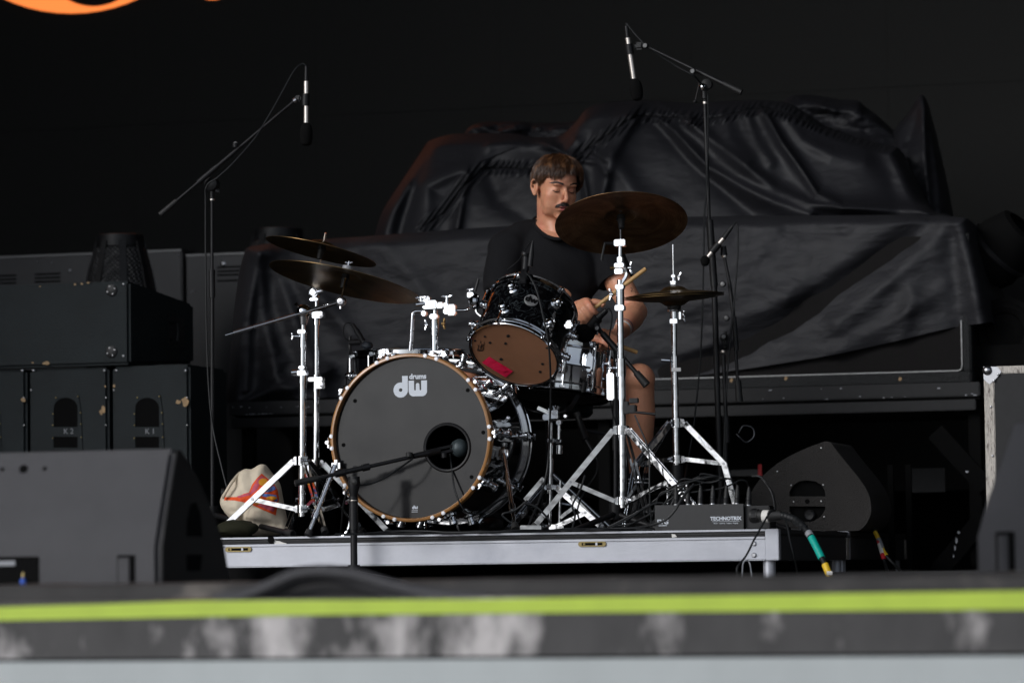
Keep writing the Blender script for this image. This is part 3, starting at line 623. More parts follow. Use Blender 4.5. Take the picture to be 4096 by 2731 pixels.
# ------------------------------------------------------------------ right: moving light, flight case
def movinglight():
    c = PT(4040, 960, 14.3); L = thing('moving_light', 'dark moving head stage light tilted on its yoke at the right edge', 'stage light', PT(4040, 1500, 14.3))
    ax = (EX*0.72+EZ*0.62-EY*0.2).normalized()
    M().lathe(c-ax*0.02, -ax, [(0.075, -0.10), (0.10, -0.09), (0.13, 0.0), (0.135, 0.10), (0.12, 0.14), (0.0001, 0.14)], 36).build('head', 'drape', L)
    M().lathe(c-ax*0.05, -ax, [(0.137, 0.0), (0.142, 0.005), (0.142, 0.02), (0.137, 0.025)], 36).build('rim', 'blackmetal', L)
    M().strap(catmull([c+EX*0.16+EZ*0.05, c+EX*0.17-EZ*0.1, c+EX*0.12-EZ*0.24, c-EZ*0.27], 6), 0.07, 0.03, EY).build('yoke', 'drape', L, bevel=0.005)
    c2 = PT(4020, 1330, 14.15)
    M().lathe(c2, -EY, [(0.0001, 0.02), (0.05, 0.022), (0.075, 0.01), (0.08, 0.02), (0.10, 0.03), (0.115, 0.02), (0.118, 0.0), (0.14, 0), (0.14, -0.15)], 40).build('motor_base', 'drape', L)
    M().lathe(c2-EY*0.0225, -EY, [(0.0001, 0.0005), (0.03, 0.0003), (0.04, 0.0)], 24).build('lens', 'backing', L)
    M().box(c2-EZ*0.12+EY*0.05, EX*0.13, EY*0.10, EZ*0.07).build('foot', 'drape', L, bevel=0.01)
    M().box(PT(4040, 1500, 14.4)-EZ*0.42, EX*0.16, EY*0.12, EZ*0.36).build('stand_block', 'backing', L, bevel=0.01)
movinglight()
TF = 12.25
a0, zt = aZ(3934, 1466, TF); a1 = a0+0.62
fc = thing('flight_case', 'black flight case with scraped aluminium edges and ball corner at the right', 'flight case', ST(a0+0.3, TF, 0))
M().sbox(a0+0.004, a1-0.004, TF+0.003, TF+0.6, 0.06, zt-0.004).build('panel', 'black', fc, bevel=0.004)
M().sbox(a0, a0+0.036, TF-0.001, TF+0.03, 0.06, zt-0.045).build('edge', 'alu_old', fc, bevel=0.003)
M().sbox(a0+0.042, a1, TF-0.001, TF+0.03, zt-0.026, zt).build('edge', 'alu_old', fc, bevel=0.003)
M().sbox(a0-0.001, a0+0.002, TF+0.031, TF+0.6, zt-0.03, zt).build('edge', 'alu_old', fc)
cc = ST(a0+0.014, TF-0.004, zt-0.014); m = M().ell(cc, 0.017, nu=16, nv=10); m.prism([ST(a0+x, TF-0.004, zt-z) for x, z in ((0, 0), (0.05, 0.002), (0.062, 0.02), (0.05, 0.036), (0.036, 0.05), (0.02, 0.062), (0.0, 0.045))], EY*0.003).build('ball_corner', 'chrome_dull', fc, bevel=0.001)
for x, z in ((0.051, 0.029), (0.036, 0.05)): screwhead(ST(a0+x, TF-0.005, zt-z), 0.0045, fc, 'rivet')
for x, z in ((0.020, 0.14), (0.022, 0.31), (0.15, 0.012), (0.02, 0.45)): screwhead(ST(a0+x+0.003, TF-0.002, zt-z), 0.0045, fc, 'rivet')
for x in (0.08, 0.5):
    for t in (0.08, 0.5): M().lathe(ST(a0+x, TF+t, 0.03), EX, [(0.001, -0.012), (0.03, -0.012), (0.03, 0.012), (0.001, 0.012)], 20).build('caster', 'rubber', fc); M().sbox(a0+x-0.02, a0+x+0.02, TF+t-0.02, TF+t+0.02, 0.045, 0.0585).build('caster_plate', 'blackmetal', fc)
# dim shapes under the rear riser
kd = thing('travel_trunk', 'black trunk in the gloom under the rear riser with a red tag on it', 'trunk', ST(1.0, 14.6, 0))
M().sbox(0.35, 1.5, 14.5, 15.2, 0.0, 0.42).build('box', 'black', kd, bevel=0.01)
c = PT(3040, 1880, 14.48); M().box(c, EX*0.0075, EY*0.002, EZ*0.024).build('tag', 'red', kd)
M().box(PT(2980, 1890, 14.49), EX*0.06, EY*0.002, EZ*0.013).build('label_strip', 'vent', kd)
for px in (3566, 3638):
    tag(M().box(PT(px, 2080, 13.3), EX*0.011, EY*0.01, EZ*0.21).build('post', 'drape'), 'thin upright bar %s in the gap beside the floor monitor' % ('nearer the monitor' if px == 3566 else 'farther right'), 'post')
tag(M().box(PT(3710, 1920, 14.6), EX*0.075, EY*0.01, EZ*0.05).build('crate_panel', 'black'), 'scuffed plate glimpsed in the dark below the rear riser at right', 'plate')
# ================================================================== drum riser
TR = 11.3
aC = toST(PT(3117, 2180, TR))[0]; aA = aC-2.44
def riser(t0, t1, label, front_alu):
    r = thing('drum_riser', label, 'riser', ST((aA+aC)/2, (t0+t1)/2, 0), 'low stage platforms under the drum kit')
    am = 'alu' if front_alu else 'alu'
    M().sbox(aA+0.002, aC-0.002, t0+0.003, t1-0.003, RZ-0.014, RZ).build('deck', 'deck', r)
    M().sbox(aA, aC-0.046, t0+0.001, t0+0.022, 0.151, RZ-0.0155).build('black_strip', 'black', r)
    M().sbox(aA, aC-0.046, t0-0.004, t0-0.0005, RZ-0.0045, RZ+0.0015).build('top_trim', 'alu', r)
    M().sbox(aA, aC-0.046, t0-0.005, t0+0.024, 0.1415, 0.1495).build('ledge', 'alu', r, bevel=0.001)
    M().sbox(aA, aC-0.046, t0-0.001, t0+0.02, 0.076, 0.1405).build('front_rail', 'alu', r, bevel=0.001)
    M().sbox(aA, aC-0.046, t0-0.005, t0+0.024, 0.0725, 0.0752).build('ledge', 'alu', r)
    M().sbox(aC-0.045, aC-0.0005, t0-0.006, t0+0.03, 0.0725, RZ+0.002).build('corner_post', 'alu', r, bevel=0.002)
    M().sbox(aC-0.02, aC, t0+0.031, t1-0.02, 0.0735, 0.151).build('side_rail', 'vent', r, bevel=0.002)
    M().sbox(aC-0.018, aC-0.001, t0+0.031, t1-0.02, 0.152, RZ-0.0155).build('side_strip', 'black', r)
    M().sbox(aC-0.012, aC+0.002, t1-0.05, t1-0.012, 0.075, 0.15).build('end_bracket', 'alu_old', r)
    M().sbox(aA, aC-0.03, t1-0.019, t1-0.004, 0.0735, 0.151).build('rear_rail', 'vent', r)
    for a in (aA+0.04, aC-0.04):
        for t in (t0+0.03, t1-0.05): M().cyl(ST(a, t, 0.0), ST(a, t, 0.0718), 0.0205, n=20).build('leg', 'alu', r)
    return r
r1 = riser(TR, TR+1.22, 'front low aluminium platform whose bright rail faces the camera under the drums', True)
r2 = riser(TR+1.225, TR+2.44, 'rear low platform with dark side rail behind the front one, under the wedge monitor', True)
def latch(px, w):
    c = PT(px, 2164 if False else 0, TR)
    a = toST(PT(px, 2180, TR))[0]; z = 0.1335
    flat2d([[(x*1.0, y*1.0) for x, y in arcpts(w/2-0.008, 0, 0.0085, -90, 90, 8)+arcpts(-w/2+0.008, 0, 0.0085, 90, 270, 8)]], ST(a, TR-0.0065, z), EX, EZ, EY, 0.0052).build('latch', 'brass', r1, bevel=0.001)
    M().sbox(a-w/2+0.012, a+w/2-0.012, TR-0.0078, TR-0.0068, z-0.004, z+0.004).build('latch_slot', 'backing', r1)
    M().sbox(a+w*0.13, a+w*0.2, TR-0.009, TR-0.008, z-0.005, z+0.005).build('latch_pin', 'alu', r1)
    M().lathe(ST(a-w*0.28, TR-0.008, z), -EY, [(0.0045, 0), (0.003, 0.002), (0.0001, 0.002)], 12).build('latch_screw', 'brass', r1)
latch(2370, 0.094); latch(955, 0.094)
for z in (0.127, 0.09): M().lathe(ST(toST(PT(3016, 2170, TR))[0], TR-0.001, z), -EY, [(0.0085, 0), (0.0085, 0.004), (0.006, 0.006), (0.0001, 0.006)], 6).build('bolt', 'chrome_dull', r1, sharp=20)
def scrap(pts, parent, name='torn_tape', m='whitetape', t=TR-0.0015):
    M().prism([PT(x, y, t) for x, y in pts], EY*0.001).build(name, m, parent)
scrap([(1098, 2155), (1105, 2162), (1118, 2163), (1130, 2168), (1146, 2172), (1145, 2178), (1100, 2177), (1094, 2168)], r1)
scrap([(2686, 2135), (2700, 2136), (2708, 2146), (2688, 2149)], r1)
scrap([(1072, 2146), (1092, 2146), (1098, 2160), (1090, 2174), (1078, 2172), (1070, 2160)], r1, 'torn_tape', 'backing', TR-0.0065)
tag(M().sbox(-4.5, 1.9, 12.0, 12.1, 0.004, 0.03).build('floor_rail', 'black'), 'long black rail on the stage floor in the shadow under the platform', 'rail')

# ================================================================== helpers for kit hardware
def ori(deg, q):                # upward normal of a disc whose picture is an ellipse: long axis falls deg to the right, ratio q, seen from below
    a = R(deg); c = math.sqrt(1-q*q); return (CR*(math.sin(a)*c)+CU*(math.cos(a)*c)+F0*q).normalized()
def box3(c, w, h, dp, parent, name='clamp', m='chrome', bev=0.0025, X=EX, Z=EZ):
    Y = Z.cross(X); return M().box(c, X*(w/2), Y*(dp/2), Z*(h/2)).build(name, m, parent, bevel=bev)
def wing(c, axis, lobe, s, parent, m='chrome'):
    mm = M(); mm.tube([c-axis*s*0.25, c+axis*s*0.35], s*0.33, 12)
    for k in (-1, 1): mm.tube([c+lobe*k*s*0.2+axis*s*0.1, c+lobe*k*s*0.55+axis*s*0.25, c+lobe*k*s*1.0+axis*s*0.35], [s*0.2, s*0.27, s*0.22], 8)
    return mm.build('wing_nut', m, parent)
def collar(p, ax, r, h, parent, m='chrome'):
    return M().lathe(p, ax, [(r*0.8, -h/2), (r*1.0, -h/2+0.001), (r, h/2-0.001), (r*0.8, h/2)], 20).build('collar', m, parent)
def tubes(parent, d, secs, m='chrome', name='tube'):      # secs: ((px,py),(px,py),radius px)
    for (p, q, r) in secs: M().cyl(P(*p, d), P(*q, d), mp(r, d), n=20).build(name, m, parent)
def cymb_mesh(c, n, r, bell=0.055, bh=0.02, drop=0.022, m=None, flip=1, seg=72):
    m = m or M(); pr = [(0.006, bh), (bell*0.35, bh*0.96), (bell*0.7, bh*0.70), (bell*0.92, bh*0.25), (bell*1.08, 0.0), (r*0.45, -drop*0.12), (r*0.65, -drop*0.35), (r*0.85, -drop*0.72), (r*0.97, -drop*0.98), (r, -drop)]
    th = 0.0013; full = pr+[(a, h-th) for a, h in pr[::-1]]+[pr[0]]; x0 = len(m.v)
    m.lathe(c, n*flip, full, seg); 
    if m.uv is None: m.uv = []
    for (a, h) in full: m.uv += [(a, (k % seg)/seg) for k in range(seg)]
    return m
def cymbal(px, py, d, rpx, deg, q, label, mt, drop=0.022):
    n = ori(deg, q); r = mp(rpx, d); c = P(px, py, d)+n*drop
    m = cymb_mesh(c, n, r, drop=drop)
    o = m.build('cymbal', mt, None, loc=c); tag(o, label, 'cymbal'); return c, n
def strapleg(parent, top, knee, foot, low, w=0.017, gap=0.008, side=None, foottip=True):
    dirn = (foot-top).normalized(); sd = side or dirn.cross(EZ).normalized()
    for k in (-1, 1):
        b = k*gap; M().strap([top+sd*b, knee+sd*b*1.0, foot+sd*b*0.8], 0.019, 0.0028, EZ).build('leg_bar', 'chrome', parent, bevel=0.0007)
    M().strap([knee+sd*0.0, low], 0.015, 0.0032, EZ).build('brace', 'chrome', parent, bevel=0.0007)
    for p in (top, knee, low): M().cyl(p-sd*0.0125, p+sd*0.0125, 0.0048, n=10).build('rivet', 'chrome_dull', parent)
    if foottip: M().tube([foot+(top-foot)*0.06, foot-EZ*0.0+dirn*0.0], [0.012, 0.014], 12).build('rubber_foot', 'rubber', parent)
def tripod(parent, ax0, ztop, zlow, feet, kneek=0.55, d=None):
    """ax0: point on the tube axis at ztop; feet: list of floor points"""
    up_ = Vector((ax0.x, ax0.y, ztop)); lo = Vector((ax0.x, ax0.y, zlow))
    collar(up_, EZ, 0.020, 0.032, parent); collar(lo, EZ, 0.019, 0.028, parent)
    for f in feet:
        h = Vector((f.x-ax0.x, f.y-ax0.y, 0)).normalized(); tp_ = up_+h*0.028; lw = lo+h*0.026
        kn = tp_.lerp(f, kneek); strapleg(parent, tp_, kn, f, lw)
        box3(up_+h*0.018, 0.02, 0.028, 0.022, parent, 'hinge_block', X=h); box3(lo+h*0.017, 0.018, 0.024, 0.02, parent, 'hinge_block', X=h)
def foot(base, ang, rad, z=RZ+0.013): return Vector((base.x, base.y, 0))+EX*(math.cos(R(ang))*rad)+EY*(math.sin(R(ang))*rad)+EZ*z

# ================================================================== bass drum
TB0 = 11.47; kc = PT(1644, 1750, TB0+0.012)
bd = thing('bass_drum', 'large black bass drum with amber wooden hoop and grey white-lettered front head', 'drum', Vector((kc.x, kc.y, RZ))+EY*0.2)
RH = 0.2865
M().lathe(kc-EY*0.014, EY, [(RH-0.0125, 0.004), (RH-0.0105, 0), (RH-0.003, 0), (RH, 0.003), (RH, 0.036), (RH-0.010, 0.038), (RH-0.0125, 0.030), (RH-0.0125, 0.004)], 96).build('front_hoop', 'wood_hoop', bd, sharp=50)
hc = kc+EY*0.014
hole = hc + (P(1797, 1790, 12.0)-P(1644, 1750, 12.0)).dot(EX)*EX + (P(1797, 1790, 12.0)-P(1644, 1750, 12.0)).dot(EZ)*EZ
hx, hz = (hole-hc).dot(EX), (hole-hc).dot(EZ); hr = 0.076
outer = [((RH-0.0135)*math.cos(2*PI*k/96), (RH-0.0135)*math.sin(2*PI*k/96)) for k in range(96)]
flat2d([outer, [(hx+hr*math.cos(2*PI*k/40), hz+hr*math.sin(2*PI*k/40)) for k in range(40)]], hc, EX, EZ, EY, 0.0012).build('front_head', 'head_black', bd)
M().lathe(hole-EY*0.006, EY, [(hr-0.003, 0.007), (hr-0.001, 0.001), (hr+0.004, 0), (hr+0.008, 0.003), (hr+0.009, 0.0055)], 64).build('port_ring', 'black', bd)
M().lathe(hc+EY*0.0, EY, [(0.2795, 0.02), (0.2795, 0.44)], 96).build('shell', 'shell', bd)
M().lathe(hc, EY, [(0.274, 0.004), (0.274, 0.44)], 64).build('shell_inside', 'backing', bd)
M().cap(hc+EY*0.43, EY, 0.274, 64).build('rear_head', 'backing', bd)
M().lathe(hc+EY*0.435, EY, [(0.270, 0), (0.291, 0.0), (0.294, 0.004), (0.294, 0.010), (0.287, 0.012), (0.287, 0.026), (0.293, 0.028), (0.293, 0.036), (0.27, 0.036)], 96).build('rear_hoop', 'chrome', bd, sharp=30)
M().lathe(hc+EY*0.38, EY, [(0.281, 0), (0.283, 0.002), (0.283, 0.008), (0.281, 0.01)], 96).build('shell_ring', 'chrome_dull', bd)
for k in range(10):
    a = R(2+36*k); rd = EX*math.cos(a)+EZ*math.sin(a); tg = -EX*math.sin(a)+EZ*math.cos(a)
    cl = None
    for s in (-1, 1):
        c = kc+rd*(RH-0.003)+tg*0.021*s-EY*0.0
        rr2 = (rd*1.0-tg*0.075*s*-1).normalized()
        ob = M().box(kc+(rd*math.cos(0.073*s)+tg*math.sin(0.073*s))*(RH-0.004)+EY*0.002, tg*0.0065, rd*0.0062, EY*0.0195).build('claw', 'chrome_dull', bd, bevel=0.0025)
        if s < 0: cl = ob
    e = kc+rd*(RH+0.010)
    M().tube([e+tg*0.018-EY*0.002, e+EY*0.004+rd*0.002, e-tg*0.018-EY*0.002], 0.0045, 8).build('claw_bridge', 'chrome', cl)
    M().cyl(e-EY*0.012+rd*0.001, e+EY*0.11, 0.0032, n=8).build('tension_rod', 'chrome', bd)
    M().cyl(e-EY*0.018+rd*0.001, e+EY*0.002+rd*0.001, 0.0062, n=12).build('rod_head', 'chrome', bd)
    for yy in (0.125, 0.345):
        q = hc+rd*0.2795+EY*yy
        lug = M().lathe(q, rd, [(0.021, -0.004), (0.021, 0.003), (0.017, 0.006), (0.012, 0.009), (0.012, 0.022), (0.015, 0.024), (0.015, 0.033), (0.010, 0.036), (0.0001, 0.0365)], 24).build('lug', 'chrome', bd, sharp=25)
    q2 = hc+rd*0.309+EY*0.42
    M().cyl(hc+rd*0.3025+EY*0.35, q2, 0.0032, n=8).build('tension_rod', 'chrome', bd)
    M().tube([hc+rd*0.286+EY*0.455+tg*0.016, hc+rd*0.302+EY*0.44, hc+rd*0.286+EY*0.455-tg*0.016], 0.007, 8).build('rear_claw', 'chrome', bd)
    wing(hc+rd*0.304+EY*0.462, EY, tg, 0.011, bd)
# little vent holes and logo
for px, py in ((1420, 1603), (1374, 1779), (1871, 1560), (1933, 1729), (1886, 1907)):
    q = PT(px, py, TB0+0.0255); M().lathe(q, -EY, [(0.0068, 0), (0.0068, 0.0008), (0.005, 0.0012), (0.0001, 0.0006)], 20).build('vent_hole', 'backing', bd)
def logo(c, s, parent, m, words=True):        # lower-case d and w with rounded bowls; s = height of the d
    lo = c-EY*0.0018
    d = [(-0.05*s, 0.5*s), (-0.05*s, 0.06*s)] ; bowl = arcpts(-0.37*s, -0.13*s, 0.37*s, 62, 360, 26)
    dd = [(0.0, 0.55*s), (-0.29*s, 0.55*s), (-0.29*s, 0.235*s)] + arcpts(-0.37*s, -0.13*s, 0.37*s, 78, 360, 26)
    holep = arcpts(-0.37*s, -0.13*s, 0.09*s, 0, 360, 16)[:-1]
    wv = [(0.04*s, 0.31*s), (0.32*s, 0.31*s), (0.32*s, -0.10*s)] + arcpts(0.365*s, -0.13*s, 0.04*s, 180, 360, 6) + [(0.405*s, 0.10*s)] + arcpts(0.50*s, 0.10*s, 0.09*s, 180, 0, 8)[0:] + [(0.595*s, -0.12*s)] + arcpts(0.64*s, -0.13*s, 0.04*s, 180, 360, 6) + [(0.685*s, 0.31*s), (0.98*s, 0.31*s), (0.98*s, -0.18*s)] + arcpts(0.72*s, -0.20*s, 0.26*s, 0, -100, 10, 0.26*s) + arcpts(0.30*s, -0.20*s, 0.26*s, -80, -180, 10, 0.26*s)
    m1 = flat2d([dd, holep], lo, EX, EZ, EY, 0.0008); m2 = flat2d([wv], lo, EX, EZ, EY, 0.0008); m1.add(m2.v, m2.f, False)
    ob = m1.build('logo', m, parent)
    if words: flat2d(None, lo+EX*0.51*s+EZ*0.50*s, EX, EZ, EY, 0.0008, text='drums', size=0.34*s, bold=0.014*s).build('lettering', m, parent)
    return ob
lc = PT(1632, 1548, TB0+0.026); logo(lc, 0.070, bd, 'white_print')
lc = PT(1659, 2028, TB0+0.026); logo(lc, 0.012, bd, 'white_print', False)
M().box(lc-EZ*0.011-EY*0.0016, EX*0.011, EY*0.0004, EZ*0.0008).build('lettering', 'white_print', bd)
M().box(lc-EZ*0.016-EY*0.0016, EX*0.011, EY*0.0004, EZ*0.0008).build('lettering', 'white_print', bd)
# spurs
def spur(p0, p1, d0, d1):
    a, b = P(*p0, d0), P(*p1, d1); s = M().cyl(a, up(a, b, 0.72), 0.0085, n=16).build('spur', 'chrome', bd)
    M().cyl(up(a, b, 0.5), b, 0.0065, n=16).build('spur_rod', 'chrome', s)
    M().tube([up(a, b, 0.68), up(a, b, 0.76)], [0.012, 0.012], 16).build('spur_collar', 'chrome', s)
    M().tube([up(a, b, 0.93), b], [0.0125, 0.0145], 16).build('rubber_foot', 'rubber', s)
spur((1340, 1860), (1232, 2140), 12.02, 11.93); spur((2014, 1815), (2062, 2118), 12.05, 11.78)
box3(P(2005, 1812, 12.06), 0.05, 0.045, 0.03, bd, 'spur_bracket', bev=0.01); box3(P(1345, 1862, 12.1), 0.03, 0.04, 0.03, bd, 'spur_bracket', bev=0.01)
# window-like bracket plate of the mount on the shell (coppery reflection ring)
# tom holder on top of the drum
d_ = 12.12
th = thing('tom_mount', 'chrome tom holder on top of the bass drum with a bent rod at its left', 'drum hardware', P(1737, 1412, d_))
tubes(th, d_, [((1738, 1420), (1738, 1335), 13), ((1738, 1340), (1739, 1275), 17), ((1739, 1280), (1740, 1240), 10)])
M().box(P(1750, 1415, d_), EX*0.024, EY*0.03, EZ*0.009).build('base_plate', 'chrome', th, bevel=0.004)
for px, py, w, h in ((1737, 1266, 34, 20), (1722, 1219, 60, 34), (1755, 1222, 46, 24), (1785, 1222, 24, 20), (1700, 1196, 46, 20), (1787, 1245, 22, 24), (1808, 1240, 34, 44), (1698, 1254, 20, 22)):
    box3(P(px, py, d_-0.01), mp(w, d_), mp(h, d_), 0.03, th, bev=0.004)
for px, py in ((1788, 1192), (1685, 1197)): wing(P(px, py, d_-0.02), EZ, EX, 0.02, th)
M().cyl(P(1788, 1222, d_-0.015), P(1788, 1185, d_-0.015), 0.0075, n=14).build('bolt', 'chrome', th)
M().cyl(P(1664, 1219, d_-0.015), P(1700, 1215, d_-0.015), 0.008, n=14).build('bolt', 'chrome', th)
wing(P(1708, 1300, d_-0.01), -EX, EZ, 0.018, th); wing(P(1772, 1295, d_-0.01), EX, EZ, 0.018, th, 'bronze')
M().tube(catmull([P(1640, 1402, d_), P(1648, 1290, d_), P(1650, 1262, d_), P(1655, 1250, d_), P(1668, 1245, d_), P(1696, 1246, d_)], 6), 0.0062, 12).build('rod', 'chrome', th)
for a, b in (((1641, 1401), (1644, 1372)), ((1645, 1368), (1647, 1324)), ((1647.5, 1320), (1650, 1277))): M().cyl(P(*a, d_), P(*b, d_), mp(8.6, d_), n=16).build('knurled_sleeve', 'chrome_dull', th)
M().tube(catmull([P(1818, 1241, d_), P(1850, 1241, d_), P(1872, 1238, d_), P(1884, 1226, d_-0.01), P(1888, 1210, d_-0.01)], 6), 0.0052, 12).build('arm', 'chrome', th)

# ================================================================== rack tom
q = 0.62; nT = ori(21.6, q); dT = 12.02; c0 = P(2055, 1421, dT); LT = 0.232; RT = 0.1575
tm = thing('rack_tom', 'black pearl rack tom tilted on its mount with amber bottom head and pink tape', 'drum', c0)
frT = (-F0 - nT*((-F0).dot(nT))).normalized(); sdT = frT.cross(nT).normalized()   # towards the camera / sideways
if sdT.dot(CR) < 0: sdT = -sdT
def tdir(deg): return (frT*math.cos(R(deg))+sdT*math.sin(R(deg))).normalized()
M().lathe(c0, nT, [(0.1525, 0.014), (0.1525, LT-0.014)], 72).build('shell', 'pearl', tm)
M().lathe(c0, nT, [(0.1500, 0.002), (0.151, 0.004), (0.1525, 0.010)], 72).build('bottom_rim', 'backing', tm)
M().cap(c0+nT*0.0035, nT, 0.151, 72).build('bottom_head', 'tomhead', tm)
M().cap(c0+nT*(LT-0.003), nT, 0.151, 72).build('top_head', 'tomhead', tm)
def hoop(c, n, r, h, parent, flip=1):
    return M().lathe(c, n*flip, [(r-0.006, 0.0), (r-0.004, -0.002), (r+0.002, -0.002), (r+0.003, 0.0), (r-0.001, 0.003), (r-0.001, h-0.007), (r+0.006, h-0.004), (r+0.007, h), (r-0.001, h), (r-0.003, h-0.005), (r-0.006, 0)], 72).build('hoop', 'chrome', parent, sharp=40)
hoop(c0+nT*0.0, nT, RT, 0.024, tm); hoop(c0+nT*LT, nT, RT, 0.024, tm, -1)
def turret(c, rd, s, parent):
    return M().lathe(c, rd, [(s, -0.003), (s, 0.003), (s*0.85, 0.006), (s*0.62, 0.008), (s*0.62, 0.013), (s*0.78, 0.014), (s*0.78, 0.018), (s*0.5, 0.020), (s*0.5, 0.025), (s*0.62, 0.027), (s*0.4, 0.031), (0.0001, 0.032)], 24).build('lug', 'chrome', parent, sharp=25)
for k in range(6):
    a = -34+60*k; rd = tdir(a)
    for h, e in ((0.068, 0.006), (LT-0.068, LT-0.006)):
        turret(c0+rd*0.1525+nT*h, rd, 0.020, tm)
        M().cyl(c0+rd*0.1665+nT*h, c0+rd*0.1665+nT*e, 0.003, n=8).build('tension_rod', 'chrome', tm)
        M().lathe(c0+rd*0.1665+nT*(e+(0.003 if e > 0.1 else -0.004)), nT, [(0.0001, -0.006), (0.005, -0.006), (0.0055, 0.004), (0.0001, 0.005)], 12).build('rod_head', 'chrome', tm)
        M().box(c0+rd*0.161+nT*e, rd*0.009, rd.cross(nT)*0.011, nT*0.003).build('hoop_ear', 'chrome', tm, bevel=0.0015)
rd = tdir(-5); bc = c0+rd*0.1530+nT*(LT*0.55)
M().lathe(bc, rd, [(0.0245, -0.001), (0.0245, 0.002), (0.022, 0.0035), (0.0205, 0.003), (0.0001, 0.003)], 32).build('badge', 'knobcap', tm)
sx = nT.cross(rd).normalized(); sx = sx if sx.dot(CR) > 0 else -sx
m1 = flat2d(None, bc+rd*0.0050, sx, nT, rd*1.0, 0.0008, text='dw', size=0.034, bold=0.0016); m1.build('badge_lettering', 'backing', tm)
# pink tape and maker mark on the bottom head
def onhead(px, py, off=-0.0006):
    v = ray(px, py); k = (c0+nT*(0.0035+off)-CAM).dot(nT)/v.dot(nT); return CAM+v*k
tpz = [(1928, 1449), (1957, 1426), (2052, 1484), (2023, 1508)]
def strips(pts, nx, off, name, m, rag=0.0):
    vs = []; A, B, C_, D_ = [onhead(*p, off) for p in pts]
    for i in range(nx+1):
        k = i/nx; w = Vector((0, 0, 0)); e = nT*(-0.0012*abs(math.sin(k*9)))
        vs += [A.lerp(D_, 0).lerp(D_, 0)+Vector((0, 0, 0))] if False else [A.lerp(B, 0)*0+ (A.lerp(D_, k))+e, (B.lerp(C_, k))+e*0.3]
    mm = M(); mm.add(vs, [(2*i, 2*i+1, 2*i+3, 2*i+2) for i in range(nx)], True); mm.add([v-nT*0.0008 for v in vs], [(2*i, 2*i+1, 2*i+3, 2*i+2) for i in range(nx)], True); return mm.build(name, m, tm)
strips([(1928, 1449), (1957, 1426), (2052, 1484), (2023, 1508)], 14, -0.002, 'tape', 'tape_pink')
strips([(1968, 1456), (1988, 1450), (2034, 1482), (2012, 1486)], 6, -0.0045, 'tape', 'tape_pink')
def hpoly(pts, name, m, off=-0.001): M().prism([onhead(x, y, off) for x, y in pts], nT*0.0004).build(name, m, tm)
hpoly([(1907, 1403), (1913, 1388), (1910, 1377), (1917, 1384), (1922, 1362), (1927, 1376), (1939, 1367), (1937, 1372), (1934, 1400), (1928, 1405), (1910, 1403)], 'printed_mark', 'brow')
hpoly([(1915, 1397), (1921, 1373), (1936, 1371), (1931, 1400)], 'printed_mark', 'tomhead', -0.0016)
oo = onhead(1926, 1386, -0.0022); ux = (onhead(1931, 1373, -0.0022)-onhead(1920, 1401, -0.0022)).normalized(); vx = nT.cross(ux); vx = vx if vx.dot(CR) < 0 else -vx
flat2d(None, oo, ux, vx, -nT, 0.0003, text='REMO', size=0.0115, bold=0.0003).build('printed_lettering', 'brow', tm)
for px, py, r_ in ((2032, 1344, 7), (2022, 1374, 6), (2004, 1437, 7), (1960, 1371, 6), (1939, 1346, 5), (2170, 1456, 6), (2160, 1487, 6), (1900, 1363, 5), (2187, 1392, 5)):
    hpoly([(px+r_*math.cos(a*PI/5), py+r_*0.8*math.sin(a*PI/5)) for a in range(10)], 'felt_dot', 'rubber', -0.0012)
# bracket at its left
b = P(1892, 1208, 12.02)
M().lathe(b+EX*0.008, -EX, [(0.026, -0.01), (0.030, 0.0), (0.024, 0.012), (0.014, 0.02), (0.0001, 0.024)], 24).build('mount_bracket', 'chrome', tm)
box3(b-EX*0.006+EZ*0.024, 0.022, 0.018, 0.03, tm, 'mount_clamp'); wing(b-EX*0.01+EZ*0.04, EZ, EX, 0.013, tm)
M().strap(catmull([b+EZ*0.02+EX*0.02, b+EX*0.012-EZ*0.03, b+EX*0.03-EZ*0.05], 4), 0.02, 0.004, EY).build('mount_strap', 'chrome', tm)
M().cyl(P(1900, 1165, 12.05), P(1914, 1115, 12.05), 0.005, n=8).build('mount_rod', 'black', tm)
box3(P(2275, 1302, 11.93), 0.028, 0.018, 0.022, tm, 'strainer', bev=0.005); box3(P(2277, 1290, 11.93), 0.02, 0.014, 0.018, tm, 'strainer', bev=0.004)
M().tube(catmull([P(2287, 1290, 11.92), P(2298, 1262, 11.92), P(2298, 1245, 11.92)], 4), 0.0035, 8).build('spring_hook', 'black', tm)

# ================================================================== floor tom
dF = 12.85; cF = P(1637, 1408, dF); nF = EZ
ft = thing('floor_tom', 'black floor tom half hidden behind the left shoulder of the bass drum', 'drum', Vector((cF.x, cF.y, RZ)))
M().lathe(cF, nF, [(0.203, -0.02), (0.203, -0.37)], 72).build('shell', 'shell', ft)
M().cap(cF-nF*0.012, nF, 0.203, 64).build('head', 'tomhead', ft); M().cap(cF-nF*0.37, nF, 0.203, 64).build('bottom_head', 'backing', ft)
hoop(cF, nF, 0.208, 0.024, ft, -1); hoop(cF-nF*0.385, nF, 0.208, 0.024, ft)
for k in range(8):
    a = R(20+45*k); rd = EX*math.cos(a)+EY*math.sin(a)
    for h in (-0.085, -0.29): turret(cF+rd*0.203+nF*h, rd, 0.020, ft)
    M().cyl(cF+rd*0.216+nF*-0.012, cF+rd*0.216+nF*-0.085, 0.003, n=8).build('tension_rod', 'chrome', ft)
    M().box(cF+rd*0.213+nF*-0.014, rd*0.010, rd.cross(nF)*0.012, nF*0.006).build('hoop_ear', 'chrome', ft, bevel=0.002)
